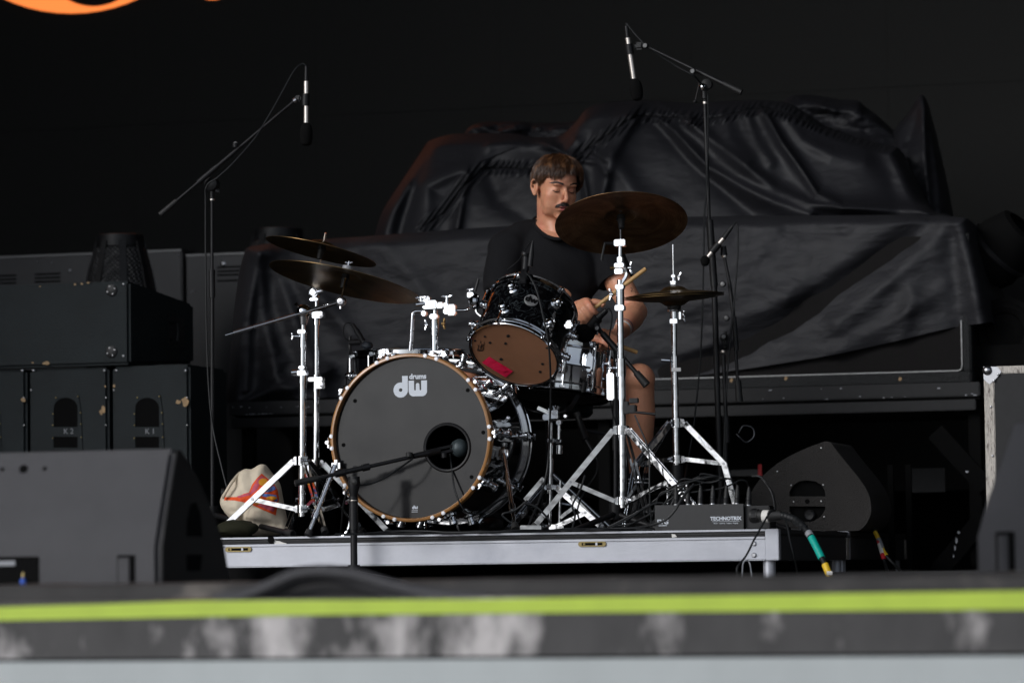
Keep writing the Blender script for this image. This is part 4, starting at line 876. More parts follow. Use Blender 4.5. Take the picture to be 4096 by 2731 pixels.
for a in (185, 300, 60):
    rd = EX*math.cos(R(a))+EY*math.sin(R(a)); q = Vector((cF.x, cF.y, 0))+rd*0.225
    M().tube(catmull([q+EZ*(RZ+0.42), q+EZ*(RZ+0.10), q+rd*0.02+EZ*(RZ+0.02), q+rd*0.06+EZ*(RZ+0.007)], 5), 0.0052, 10).build('leg', 'chrome', ft)

# ================================================================== snare drum and stand
dS = 12.66; nS = ori(5, 0.105); cS = P(2231, 1372, dS); LS = 0.178
sn = thing('snare_drum', 'mirror-chrome snare drum on a stand between the rack tom and the cymbal stand', 'drum', cS-nS*LS)
M().lathe(cS, nS, [(0.178, -0.016), (0.178, -0.078), (0.1795, -0.083), (0.1795, -0.095), (0.178, -0.10), (0.178, -0.162)], 96).build('shell', 'chrome', sn, sharp=60)
M().cap(cS-nS*0.012, nS, 0.178, 64).build('head', 'white', sn); M().cap(cS-nS*0.166, nS, 0.178, 64).build('bottom_head', 'backing', sn)
hoop(cS, nS, 0.184, 0.026, sn, -1); hoop(cS-nS*LS, nS, 0.184, 0.026, sn)
fr = (-F0-nS*((-F0).dot(nS))).normalized(); sd2 = fr.cross(nS); sd2 = sd2 if sd2.dot(CR) > 0 else -sd2
for k in range(10):
    a = R(8+36*k); rd = fr*math.cos(a)+sd2*math.sin(a)
    M().tube([cS+rd*0.192-nS*0.052, cS+rd*0.192-nS*0.062, cS+rd*0.192-nS*0.118, cS+rd*0.192-nS*0.128], [0.006, 0.0085, 0.0085, 0.006], 12).build('lug', 'chrome', sn)
    for h in (0.062, 0.118): M().cyl(cS+rd*0.178-nS*h, cS+rd*0.192-nS*h, 0.006, n=10).build('lug_post', 'chrome', sn)
    M().cyl(cS+rd*0.192-nS*0.004, cS+rd*0.192-nS*0.174, 0.0029, n=8).build('tension_rod', 'chrome', sn)
    for h in (0.008, 0.170): M().box(cS+rd*0.189-nS*h, rd*0.009, rd.cross(nS)*0.010, nS*0.004).build('hoop_ear', 'chrome', sn, bevel=0.0015)
M().cyl(cS+fr*0.185-nS*0.09+sd2*0.03, cS+fr*0.17+sd2*0.12-nS*0.095, 0.003, n=8).build('strainer_bar', 'chrome', sn)
q = cS+(fr*math.cos(R(38))+sd2*math.sin(R(38)))*0.186-nS*0.075
M().box(q, sd2*0.012, fr*0.008, nS*0.028).build('strainer', 'chrome', sn, bevel=0.004); M().box(q+fr*0.012, sd2*0.007, fr*0.005, nS*0.034).build('strainer_lever', 'chrome', sn, bevel=0.003)
ss = thing('snare_stand', 'chrome snare stand with two upright tubes under the snare drum', 'drum stand', P(2205, 2118, 12.3))
d1 = 12.45
tubes(ss, d1, [((2204, 1690), (2202, 1770), 8), ((2203, 1765), (2202, 1835), 10), ((2203, 1835), (2200, 1945), 12), ((2201, 1940), (2199, 2112), 8), ((2237, 1690), (2235, 1770), 8), ((2238, 1780), (2237, 1815), 14), ((2241, 1920), (2238, 2112), 7)])
for px, py, w, h in ((2216, 1652, 40, 44), (2188, 1668, 28, 24), (2205, 1762, 30, 16), (2236, 1764, 26, 16), (2202, 1946, 26, 22), (2214, 2108, 30, 22), (2244, 2108, 26, 20), (2264, 1664, 14, 12), (2238, 1690, 20, 18)): box3(P(px, py, d1-0.02), mp(w, d1), mp(h, d1), 0.03, ss, bev=0.003)
for k, (a, b_) in enumerate((((2210, 1640), (2205, 1624)), ((2226, 1640), (2231, 1624)))): M().tube([P(*a, d1-0.03), P(*b_, d1-0.03)], [0.009, 0.011], 10).build('grip', 'chrome', ss)
ctr = P(2219, 1655, d1)
for a in (-160, -40, 80):
    rd = EX*math.cos(R(a))+EY*math.sin(R(a)); tipp = cS-nS*(LS+0.004)+rd*0.185
    M().strap(catmull([ctr+rd*0.01, ctr+rd*0.09+EZ*0.015, tipp-nS*0.006-rd*0.02, tipp, tipp+nS*0.035+rd*0.006], 5), 0.016, 0.004, rd.cross(EZ)).build('basket_arm', 'blackmetal', ss)
    M().tube([tipp-nS*0.004, tipp+nS*0.03+rd*0.006], 0.009, 10).build('rubber_grip', 'rubber', ss)
M().lathe(cS-nS*(LS+0.012), nS, [(0.0001, -0.01), (0.15, -0.012), (0.185, 0.0), (0.16, 0.004), (0.0001, 0.004)], 48).build('damper_disc', 'rubber', ss)
bs = P(2203, 2100, d1)
for a in (-125, 0, 120):
    f = foot(bs, a, 0.2); h = (f-Vector((bs.x, bs.y, f.z))).normalized(); tp_ = Vector((bs.x, bs.y, RZ+0.17))+h*0.02; lw = Vector((bs.x, bs.y, RZ+0.03))+h*0.02
    strapleg(ss, tp_, tp_.lerp(f, 0.6), f, lw)
# two extra folded arms near the bass drum rim
for pa, pb, w in (((2175, 1912), (2100, 2000), 0.016), ((2285, 1985), (2370, 2075), 0.020), ((2150, 1630), (2200, 1652), 0.013), ((2240, 2070), (2320, 2010), 0.012)):
    M().strap([P(*pa, d1-0.03), P(*pb, d1-0.03)], w, 0.004, EZ).build('stand_bar', 'chrome', ss, bevel=0.001)
M().strap([P(2080, 2112, 11.75), P(2165, 2112, 11.75)], 0.02, 0.01, EZ).build('pedal_plate', 'chrome', ss, bevel=0.002)

# ================================================================== cymbals and their stands
cR, nR = cymbal(1377, 1128, 12.2, 309, 12.7, 0.165, 'large bronze ride cymbal tilted low over the bass drum, at the left', 'bronze', 0.024)
cU_, nU = cymbal(1284, 1006, 12.45, 228, 13.2, 0.13, 'smaller bronze cymbal hanging just above the big ride at the left', 'bronze', 0.018)
cC, nC = cymbal(2485, 893, 11.95, 267, -2.6, 0.44, 'dark bronze crash cymbal seen from below, covering the chin of the drummer', 'bronze_dark', 0.026)
def cymtop(c, n, parent, postlen, tilt_end, wn=True, wcol='chrome'):
    M().cyl(c-n*0.012, c+n*0.004, 0.016, 0.013, n=18).build('felt', 'rubber', parent); M().cyl(c-n*0.045, c-n*0.013, 0.010, 0.013, n=14).build('sleeve', 'rubber', parent)
    M().cyl(tilt_end, c+n*0.050, 0.0038, n=12).build('rod', 'chrome', parent)
    if wn:
        M().cyl(c+n*0.021, c+n*0.033, 0.018, n=18).build('felt', 'greytape', parent); wing(c+n*0.042, n, CR, 0.013, parent, wcol)
dA = 12.17
sa = thing('boom_cymbal_stand', 'chrome boom stand holding the large ride, its ribbed counter rod pointing left', 'cymbal stand', P(1209, 2100, dA))
tubes(sa, dA, [((1208, 2065), (1210, 1530), 14.5), ((1210, 1535), (1211, 1480), 17), ((1211, 1485), (1211, 1385), 11.5), ((1211, 1390), (1212, 1328), 14), ((1212, 1330), (1213, 1275), 9)])
for px, py, w, h in ((1211, 1327, 34, 16), (1211, 1492, 36, 20), (1211, 1470, 26, 12)): box3(P(px, py, dA-0.005), mp(w, dA), mp(h, dA), 0.034, sa)
M().cyl(P(1166, 1491, dA), P(1194, 1488, dA), 0.010, n=14).build('clamp_bolt', 'chrome', sa); wing(P(1172, 1345, dA), -EX, EZ, 0.012, sa); M().cyl(P(1178, 1345, dA), P(1200, 1345, dA), 0.005, n=10).build('clamp_bolt', 'chrome', sa)
tA = P(1215, 1247, dA); M().ell(tA, mp(30, dA), nu=24, nv=14).build('boom_joint', 'chrome', sa); M().cyl(P(1213, 1300, dA), P(1215, 1262, dA), 0.012, 0.020, n=18).build('joint_neck', 'chrome', sa)
M().tube([P(1192, 1227, dA-.02), P(1184, 1216, dA-.03)], [0.004, 0.007], 8).build('joint_bolt', 'chrome', sa)
pL, pRr = P(900, 1341, dA-0.1), P(1364, 1206, dA)
M().cyl(pL, up(pL, pRr, 0.97), 0.0042, n=12).build('boom_rod', 'chrome', sa)
for k0, k1 in ((0.075, 0.237), (0.245, 0.425), (0.435, 0.605)): M().cyl(up(pL, pRr, k0), up(pL, pRr, k1), 0.0068, n=14).build('knurled_sleeve', 'chrome_dull', sa)
M().cyl(P(1247, 1240, dA), P(1350, 1208, dA), 0.0085, n=14).build('boom_tube', 'blackmetal', sa)
M().lathe(pRr+EY*0.012, -EY, [(0.010, 0), (0.0165, 0.002), (0.0165, 0.022), (0.012, 0.025), (0.010, 0.023), (0.0001, 0.024)], 24).build('tilter', 'chrome_dull', sa)
wing(P(1304, 1222, dA-0.01), EZ, EX, 0.010, sa); M().cyl(P(1362, 1235, dA), P(1362, 1215, dA), 0.004, n=8).build('clamp_bolt', 'chrome', sa)
cymtop(cR, nR, sa, 0, P(1367, 1188, dA))
aA_ = P(1208, 1900, dA); tripod(sa, aA_, P(0, 1858, dA).z, P(0, 2050, dA).z, [foot(aA_, 184, 0.31), foot(aA_, 62, 0.29), foot(aA_, -52, 0.24)], 0.52)
dB = 12.5
sb = thing('cymbal_stand', 'straight chrome stand behind the boom stand, holding the smaller upper cymbal', 'cymbal stand', P(1262, 2110, dB))
tubes(sb, dB, [((1262, 2070), (1265, 1560), 13), ((1265, 1565), (1266, 1500), 16), ((1266, 1500), (1266, 1295), 10), ((1266, 1300), (1266, 1245), 14), ((1266, 1245), (1266, 1200), 8)])
for px, py, w, h in ((1274, 1260, 44, 26), (1266, 1517, 60, 16), (1278, 1540, 34, 28), (1260, 1198, 36, 12)): box3(P(px, py, dB-0.01), mp(w, dB), mp(h, dB), 0.034, sb)
for px, py in ((1284, 1262), (1286, 1540)): M().lathe(P(px, py, dB-0.03), -EY, [(0.008, 0), (0.008, 0.003), (0.0001, 0.004)], 14).build('memory_screw', 'chrome_dull', sb)
tb = P(1257, 1171, dB); M().lathe(tb+EY*0.014, -EY, [(0.018, 0), (0.021, 0.003), (0.021, 0.024), (0.017, 0.028), (0.014, 0.026), (0.010, 0.029), (0.0001, 0.029)], 28).build('tilter', 'chrome', sb)
M().tube([P(1262, 1172, dB-0.03), P(1292, 1163, dB-0.03)], [0.005, 0.008], 8).build('wing_bolt', 'chrome', sb)
cymtop(cU_, nU, sb, 0, P(1262, 1150, dB), False)
aB_ = P(1263, 1900, dB); tripod(sb, aB_, P(0, 1872, dB).z, P(0, 2055, dB).z, [foot(aB_, 15, 0.26), foot(aB_, 135, 0.26), foot(aB_, -100, 0.22)], 0.5)
# crash stand
dC = 12.0
sc_ = thing('cymbal_stand', 'tall chrome stand in front of the drummer holding the dark crash cymbal', 'cymbal stand', P(2490, 2110, dC))
tubes(sc_, dC, [((2491, 2030), (2486, 1500), 16), ((2484, 1505), (2483, 1435), 20), ((2483, 1440), (2481, 1235), 13), ((2481, 1240), (2480, 1145), 17), ((2480, 1150), (2480, 1120), 12), ((2480, 1080), (2481, 985), 9)])
for px, py, w, h in ((2481, 1232, 38, 22), (2481, 1148, 34, 18), (2482, 972, 46, 26), (2480, 1062, 40, 18), (2478, 1086, 34, 22), (2482, 1040, 20, 24)): box3(P(px, py, dC-0.008), mp(w, dC), mp(h, dC), 0.034, sc_)
M().strap(catmull([P(2500, 1070, dC), P(2506, 1100, dC), P(2492, 1125, dC), P(2482, 1140, dC)], 5), 0.016, 0.008, EY).build('lever', 'chrome', sc_)
wing(P(2518, 1072, dC), EX, EZ, 0.020, sc_); wing(P(2447, 1178, dC), -EX, EZ, 0.020, sc_); wing(P(2443, 1472, dC), -EX, EZ, 0.020, sc_)
box3(P(2443, 1545, dC), mp(30, dC), mp(110, dC), 0.02, sc_, 'plate', bev=0.004); M().cyl(P(2450, 1472, dC), P(2475, 1472, dC), 0.007, n=10).build('clamp_bolt', 'chrome', sc_)
M().cyl(P(2440, 1073, dC), P(2462, 1072, dC), 0.006, n=10).build('clamp_bolt', 'bronze', sc_)
M().cyl(P(2466, 973, dC), P(2415, 974, dC), 0.0065, n=12).build('tilt_handle', 'black', sc_); M().strap([P(2420, 972, dC-0.01), P(2414, 1000, dC-0.01), P(2406, 1042, dC-0.01)], 0.012, 0.006, EY).build('tilt_handle', 'black', sc_, bevel=0.002)
cymtop(cC, nC, sc_, 0, P(2483, 980, dC))
aC_ = P(2488, 1900, dC); tripod(sc_, aC_, P(0, 1752, dC).z, P(0, 2035, dC).z, [foot(aC_, 197, 0.31), foot(aC_, -20, 0.36), foot(aC_, 85, 0.3)], 0.52)
# hi-hat
dH = 12.55
hh = thing('hi_hat_stand', 'chrome hi-hat stand with its two cymbals, right of the crash stand', 'hi-hat stand', P(2705, 2090, dH))
nH = ori(-3.0, 0.035); cH = P(2697, 1186, dH)
m = cymb_mesh(cH+nH*0.020, nH, mp(202, dH), bell=0.05, bh=0.018, drop=0.015); m.build('top_cymbal', 'bronze', hh)
m = cymb_mesh(cH-nH*0.018, nH, mp(202, dH), bell=0.05, bh=0.018, drop=0.015, flip=-1); m.build('bottom_cymbal', 'bronze', hh)
M().cyl(P(2699, 1420, dH), P(2692, 978, dH), 0.0034, n=12).build('pull_rod', 'chrome', hh)
tubes(hh, dH, [((2694, 1098), (2694, 1125), 7), ((2696, 1280), (2696, 1236), 14), ((2697, 1425), (2696, 1275), 11.5), ((2699, 1485), (2698, 1425), 17), ((2708, 1950), (2699, 1480), 14)])
for px, py, w, h in ((2694, 1105, 16, 10), (2694, 1128, 24, 6), (2694, 1135, 22, 5), (2697, 1285, 30, 18), (2720, 1262, 8, 30)): box3(P(px, py, dH), mp(w, dH), mp(h, dH), mp(min(w, 30), dH), hh, bev=0.0015)
M().cyl(P(2695, 1140, dH), P(2695, 1152, dH), 0.011, n=14).build('felt', 'greytape', hh); M().cyl(P(2697, 1222, dH), P(2697, 1238, dH), 0.025, 0.024, n=20).build('felt', 'rubber', hh)
M().lathe(P(2696, 1240, dH), EZ, [(0.0001, -0.006), (0.022, -0.006), (0.024, 0.0), (0.0001, 0.001)], 20).build('cup', 'chrome', hh)
wing(P(2714, 1107, dH), EX, (EZ+EX*0.3).normalized(), 0.015, hh); wing(P(2732, 1255, dH), EX, EZ, 0.012, hh); wing(P(2735, 1275, dH), EX, EZ, 0.010, hh)
M().cyl(P(2645, 1440, dH), P(2680, 1442, dH), 0.006, n=10).build('clamp_bolt', 'chrome', hh); box3(P(2705, 1478, dH-0.02), 0.033, 0.013, 0.004, hh, 'sticker', 'white', 0.0005)
aH = P(2706, 1800, dH); up_ = Vector((aH.x, aH.y, P(0, 1727, dH).z)); lo = Vector((aH.x, aH.y, P(0, 1872, dH).z)); collar(up_, EZ, 0.020, 0.034, hh); collar(lo, EZ, 0.021, 0.030, hh)
for a, rad in ((3, 0.17), (160, 0.14), (-125, 0.19)):
    h = EX*math.cos(R(a))+EY*math.sin(R(a)); f = Vector((aH.x, aH.y, 0))+h*(rad+0.06)+EZ*(RZ+0.012); kn = Vector((aH.x, aH.y, P(0, 1893, dH).z))+h*rad
    strapleg(hh, up_+h*0.03, kn, f, lo+h*0.03); box3(up_+h*0.02, 0.022, 0.028, 0.022, hh, 'hinge_block', X=h); box3(lo+h*0.02, 0.022, 0.024, 0.02, hh, 'hinge_block', X=h)
M().cyl(Vector((aH.x, aH.y, lo.z-0.02)), Vector((aH.x, aH.y, RZ+0.02)), 0.022, n=18).build('pedal_housing', 'black', hh)
M().cyl(P(2640, 1731, dH), P(2662, 1731, dH), 0.013, n=14).build('drum_key_bolt', 'chrome', hh)
for a in (-1, 1): M().cyl(P(2708+a*38, 1925, dH), P(2708+a*38, 2090, dH), 0.004, n=8).build('pedal_frame', 'chrome', hh)
pb = Vector((aH.x, aH.y, RZ)); M().box(pb-EY*0.16+EZ*0.045, EX*0.045, (EY*0.14-EZ*0.03), Vector((0, 0.001, 0.004))).build('pedal_board', 'blackmetal', hh, bevel=0.001)

# ================================================================== microphones and their stands
def micbody(p0, p1, r, parent, m='silver', name='body'): return M().cyl(p0, p1, r, n=18).build(name, m, parent)
def boomstand(name_label, base, segs, d, grp=None):
    return thing('microphone_stand', name_label, 'microphone stand', base, grp)
# left overhead
dO = 12.6
lo_ = boomstand('tall black boom stand at the left, its long arm rising over the ride cymbal', Vector((P(849, 2120, dO).x, dO, RZ)), None, dO)
tubes(lo_, dO, [((848, 1150), (848, 800), 6.5), ((849, 1190), (848, 1080), 12.5), ((850, 2070), (849, 1185), 8.5)], 'blackmetal')
M().cyl(P(848, 802, dO), P(848, 796, dO), 0.0085, n=14).build('collar', 'silver', lo_)
M().cyl(P(848, 795, dO), P(848, 765, dO), 0.0085, n=14).build('collar', 'blackmetal', lo_)
M().lathe(P(849, 738, dO)+EY*0.02, -EY, [(0.018, 0), (0.024, 0.005), (0.024, 0.04), (0.014, 0.046), (0.0001, 0.047)], 24).build('clutch', 'black', lo_)
M().cyl(P(862, 765, dO-0.03), P(878, 768, dO-0.03), 0.008, n=10).build('clutch_knob', 'black', lo_)
a_, b_ = P(640, 860, dO-0.05), P(1180, 402, dO-0.02)
M().cyl(a_, b_, 0.0058, n=12).build('boom', 'blackmetal', lo_); M().cyl(P(706, 803, dO-0.05), a_, 0.0095, 0.011, n=14).build('boom_grip', 'rubber', lo_)
M().cyl(up(a_, b_, 0.28), up(a_, b_, 0.42), 0.0105, n=12).build('boom_sleeve', 'blackmetal', lo_); M().cyl(up(a_, b_, 0.42), up(a_, b_, 0.56), 0.0078, n=12).build('boom_sleeve', 'blackmetal', lo_)
M().lathe(P(941, 578, dO-0.06), EZ, [(0.0001, -0.01), (0.010, -0.01), (0.010, 0.004), (0.0001, 0.006)], 14).build('knob', 'black', lo_)
M().lathe(P(941, 573, dO-0.06), (EZ-EY).normalized(), [(0.008, 0.0), (0.006, 0.003), (0.0001, 0.003)], 14).build('knob_cap', 'knobcap', lo_)
box3(P(1192, 395, dO-0.02), 0.026, 0.022, 0.02, lo_, 'swivel', 'black', 0.006); M().cyl(P(1174, 405, dO-.03), P(1184, 400, dO-.03), 0.009, n=10).build('swivel_cap', 'chrome_dull', lo_)
mo = thing('microphone', 'silver pencil microphone with black foam tip hanging at the end of the left boom', 'microphone', P(1225, 580, dO-0.03))
dm = dO-0.03
micbody(P(1225, 492, dm), P(1225, 326, dm), 0.0092, mo); M().cyl(P(1225, 326, dm), P(1225, 268, dm), 0.0075, 0.006, n=14).build('connector', 'blackmetal', mo)
M().cyl(P(1222, 424, dm-0.001), P(1223, 376, dm-0.001), 0.0135, 0.013, n=16).build('clip', 'black', mo)
M().lathe(P(1225, 538, dm), CU, [(0.0001, 0.041), (0.010, 0.040), (0.019, 0.030), (0.0225, 0.010), (0.0225, -0.018), (0.018, -0.035), (0.008, -0.0405), (0.0001, -0.041)], 24).build('windscreen', 'foam', mo)
def cablething(pts, label, r=0.0032, m='cable', nseg=8, name='cable', cat='cable', grp=None):
    mm = M().tube(catmull(pts, nseg), r, 7); o = mm.build(name, m, None); return tag(o, label, cat, grp)
def pc(lst): return [P(x, y, d) for x, y, d in lst]
cablething(pc([(1225, 275, dm), (1222, 262, dm), (1206, 258, dm), (1173, 289, dm-0.01), (1106, 410, dm-0.02), (1045, 514, dm-0.03), (1010, 565, dm-0.04), (930, 655, dm-0.05), (870, 710, dm-0.05), (826, 745, dm-0.04), (822, 830, dm-0.03), (824, 1200, dm-0.02), (832, 1500, dm-0.02), (850, 1700, dm-0.03), (890, 1880, dm-0.06), (925, 2020, dm-0.1), (930, 2100, dm-0.15), (1000, 2125, 12.2)]), 'thin cable looping from the left overhead microphone and falling down its stand')
hub = Vector((P(850, 2060, dO).x, dO, RZ+0.09)); M().cyl(hub-EZ*0.03, hub+EZ*0.03, 0.022, n=18).build('hub', 'black', lo_)
for px, py, dd in ((1172, 2128, 12.1), (640, 2128, 12.3), (820, 2110, 13.1)):
    e = P(px, py, dd); e.z = RZ+0.012; M().cyl(hub, e, 0.0095, n=14).build('leg', 'black', lo_)
    M().cyl(up(hub, e, 0.93), e, 0.0125, n=14).build('rubber_foot', 'rubber', lo_)
M().cyl(P(885, 1972, dO-0.05), P(898, 1972, dO-0.05), 0.018, n=16).build('hub_knob', 'rubber', lo_)
# right overhead
dR = 12.9
ro = boomstand('tallest black boom stand, its arm reaching up left above the dark crash cymbal', Vector((P(2884, 2120, dR).x, dR, RZ)), None, dR)
tubes(ro, dR, [((2841, 1000), (2819, 400), 7.5), ((2857, 1145), (2838, 880), 15), ((2884, 2060), (2857, 1140), 12)], 'blackmetal')
for py, px, r_ in ((412, 2820, 0.0095), ): M().cyl(P(px, py+4, dR), P(px, py-4, dR), r_, n=14).build('collar', 'silver', ro)
M().cyl(P(2819, 395, dR), P(2817, 365, dR), 0.012, n=14).build('collar', 'blackmetal', ro); M().ell(P(2812, 349, dR-0.01), 0.0145, nu=16, nv=10).build('clutch_ball', 'chrome', ro)
M().lathe(P(2828, 338, dR)+EY*0.02, -EY, [(0.014, 0), (0.019, 0.004), (0.019, 0.03), (0.0001, 0.032)], 20).build('clutch', 'black', ro)
a_, b_ = P(2966, 370, dR-0.12), P(2586, 186, dR+0.02)
M().cyl(a_, b_, 0.0058, n=12).build('boom', 'blackmetal', ro); M().cyl(P(2893, 334, dR-0.1), a_, 0.0095, 0.0115, n=14).build('boom_grip', 'rubber', ro); M().cyl(up(a_, b_, 0.18), up(a_, b_, 0.47), 0.0088, n=12).build('boom_sleeve', 'blackmetal', ro)
for px, py in ((2770, 285), (2580, 183)): M().lathe(P(px, py, dR-0.09), (-EY), [(0.0001, -0.012), (0.0115, -0.012), (0.0115, 0.0), (0.009, 0.003), (0.0001, 0.003)], 16).build('knob', 'black', ro); M().lathe(P(px, py, dR-0.0945), -EY, [(0.0085, 0), (0.007, 0.0015), (0.0001, 0.0015)], 12).build('knob_cap', 'knobcap', ro)
M().tube([P(2798, 330, dR-0.02), P(2786, 380, dR-0.02), P(2781, 402, dR-0.02)], 0.0022, 6).build('clutch_lever', 'black', ro); M().ell(P(2780, 407, dR-0.02), 0.0075, nu=10, nv=8).build('lever_ball', 'black', ro)
box3(P(2556, 185, dR), 0.035, 0.028, 0.02, ro, 'swivel', 'black', 0.008)
hub = Vector((P(2884, 2060, dR).x, dR, RZ+0.10)); M().cyl(hub-EZ*0.03, hub+EZ*0.03, 0.022, n=18).build('hub', 'black', ro)
for a in (-30, 90, 205):
    e = Vector((hub.x, hub.y, RZ+0.012))+EX*0.33*math.cos(R(a))+EY*0.33*math.sin(R(a)); M().cyl(hub, e, 0.0085, n=12).build('leg', 'black', ro)
mr = thing('microphone', 'silver pencil microphone with black foam tip leaning under the right boom end', 'microphone', P(2545, 400, dR))
axm = (P(2511, 153, dR)-P(2535, 316, dR)).normalized()
micbody(P(2535, 316, dR), P(2511, 153, dR), 0.0100, mr); M().cyl(P(2511, 153, dR), P(2505, 105, dR), 0.0085, 0.0075, n=14).build('connector', 'blackmetal', mr)
M().cyl(P(2521, 218, dR-0.001), P(2515, 178, dR-0.001), 0.0145, 0.014, n=16).build('clip', 'black', mr)
M().lathe(P(2545, 360, dR), axm, [(0.0001, 0.041), (0.010, 0.040), (0.020, 0.030), (0.0245, 0.008), (0.0235, -0.018), (0.018, -0.034), (0.008, -0.0405), (0.0001, -0.041)], 24).build('windscreen', 'foam', mr)
cablething(pc([(2506, 110, dR), (2506, 94, dR), (2520, 112, dR-.01), (2548, 145, dR-.03), (2600, 196, dR-0.05), (2700, 262, dR-0.06), (2770, 300, dR-0.09), (2800, 330, dR-0.05), (2828, 370, dR-.02), (2832, 430, dR-.02), (2831, 560, dR-0.02), (2826, 760, dR-0.02), (2818, 850, dR-0.02), (2815, 1000, dR-.03), (2808, 1300, dR-.04), (2796, 1500, dR-.05), (2775, 1700, dR-.06), (2748, 1860, dR-.1), (2735, 1945, dR-.3)]), 'thin cable running down beside the tallest stand from the right overhead microphone')
# hi-hat microphone
dM = 12.9
hm = boomstand('black two-part stand behind the tall right stand, carrying the slanted hi-hat microphone', Vector((P(2907, 2120, dM).x, dM, RZ)), None, dM)
tubes(hm, dM, [((2908, 2090), (2900, 1680), 9), ((2907, 1770), (2904, 1665), 14), ((2904, 1680), (2894, 1420), 8)], 'blackmetal')
M().cyl(P(2893, 1410, dM), P(2893, 1402, dM), 0.0095, n=14).build('collar', 'silver', hm)
tubes(hm, dM-0.05, [((2957, 1606), (2942, 1395), 7), ((2946, 1403), (2936, 1268), 10), ((2937, 1290), (2918, 1130), 8), ((2920, 1140), (2898, 1032), 6.5)], 'blackmetal', 'boom')
M().cyl(P(2958, 1606, dM-0.05), P(2951, 1520, dM-0.05), 0.0135, 0.012, n=14).build('boom_grip', 'rubber', hm)
for px, py in ((2890, 1136), (2905, 1272), (2894, 1346)):
    M().lathe(P(px, py, dM-0.08), -EY, [(0.0001, -0.012), (0.0105, -0.012), (0.0105, 0.0), (0.008, 0.003), (0.0001, 0.003)], 16).build('knob', 'black', hm); M().lathe(P(px, py, dM-0.0845), -EY, [(0.0085, 0), (0.006, 0.0015), (0.0001, 0.0015)], 12).build('knob_cap', 'knobcap', hm)
box3(P(2902, 1350, dM-0.04), 0.028, 0.045, 0.03, hm, 'clutch', 'black', 0.01)
M().tube([P(2880, 1350, dM-.05), P(2898, 1384, dM-.05)], 0.0022, 6).build('clutch_lever', 'black', hm); M().ell(P(2901, 1389, dM-0.05), 0.0075, nu=10, nv=8).build('lever_ball', 'black', hm)
M().cyl(P(2898, 1028, dM-0.05), P(2896, 1022, dM-0.05), 0.0105, n=14).build('collar', 'silver', hm); M().cyl(P(2896, 1022, dM-0.05), P(2893, 985, dM-0.05), 0.013, 0.010, n=14).build('swivel', 'black', hm)
hub = Vector((P(2908, 2080, dM).x, dM, RZ+0.08)); M().cyl(hub-EZ*0.03, hub+EZ*0.03, 0.022, n=18).build('hub', 'black', hm)
for a in (0, 120, 240):
    e = Vector((hub.x, hub.y, RZ+0.012))+EX*0.28*math.cos(R(a))+EY*0.28*math.sin(R(a)); M().cyl(hub, e, 0.0085, n=12).build('leg', 'black', hm)
mh = thing('microphone', 'short slanted microphone with small black foam ball pointing down at the hi-hat', 'microphone', P(2822, 1050, dM-0.1)); dm2 = dM-0.08
micbody(P(2832, 1028, dm2), P(2893, 955, dm2), 0.0085, mh, 'silver'); M().cyl(P(2846, 1010, dm2), P(2876, 975, dm2), 0.0135, n=14).build('clip', 'black', mh)
M().cyl(P(2893, 955, dm2), P(2930, 905, dm2), 0.009, 0.006, n=14).build('connector', 'black', mh); M().ell(P(2820, 1044, dm2), 0.0165, 0.0165, 0.020, nu=16, nv=12).build('windscreen', 'foam', mh)
cablething(pc([(2929, 907, dm2), (2940, 893, dm2), (2950, 905, dm2), (2952, 1000, dm2), (2944, 1120, dm2), (2932, 1250, dm2), (2918, 1400, dm2-.02), (2905, 1560, dm2-.03), (2898, 1750, dm2-.04), (2890, 1930, dm2-.1), (2870, 2060, 12.4)]), 'thin cable arching off the hi-hat microphone and hanging beside its stand')
# kick microphone in front, standing on the stage floor
tK = TR-0.09; dK = PT(1415, 2000, tK).y
km = boomstand('short black stand on the stage floor, boom aimed at the bass drum port', Vector((P(1415, 2300, dK).x, dK, 0)), None, dK)
M().cyl(Vector((P(1415, 2150, dK).x, dK, 0.02)), P(1415, 2115, dK), mp(14, dK), n=18).build('tube', 'blackmetal', km)
M().cyl(P(1415, 2118, dK), P(1414, 1985, dK), mp(18, dK), n=18).build('tube_sleeve', 'blackmetal', km); M().cyl(P(1415, 2002, dK-0.001), P(1415, 1999, dK-0.001), mp(18.6, dK), n=18).build('collar', 'silver', km)
M().tube([P(1414, 1988, dK), P(1414, 1965, dK), P(1416, 1935, dK), P(1416, 1905, dK)], [0.011, 0.016, 0.021, 0.019], 16).build('clutch', 'black', km)
M().lathe(P(1418, 1928, dK-0.015), -EY, [(0.012, 0), (0.011, 0.006), (0.006, 0.009), (0.0001, 0.010)], 20).build('clutch_cap', 'rubber', km)
a_, b_ = P(1180, 1932, dK+0.02), P(1650, 1826, dK+0.14)
M().cyl(a_, b_, mp(8, dK), n=14).build('boom', 'blackmetal', km); M().cyl(a_, P(1272, 1912, dK+0.045), mp(13.5, dK), mp(12, dK), n=16).build('boom_grip', 'rubber', km)
M().cyl(up(a_, b_, 0.34), up(a_, b_, 0.42), mp(15, dK), n=16).build('boom_sleeve', 'blackmetal', km); M().cyl(up(a_, b_, 0.42), up(a_, b_, 0.58), mp(11, dK), n=16).build('boom_sleeve', 'blackmetal', km); M().cyl(up(a_, b_, 0.57), up(a_, b_, 0.63), mp(14.5, dK), n=16).build('boom_sleeve', 'blackmetal', km)
M().lathe(P(1637, 1816, dK+0.13), EZ, [(0.0001, -0.008), (0.0115, -0.008), (0.0115, 0.006), (0.0001, 0.008)], 16).build('knob', 'rubber', km)
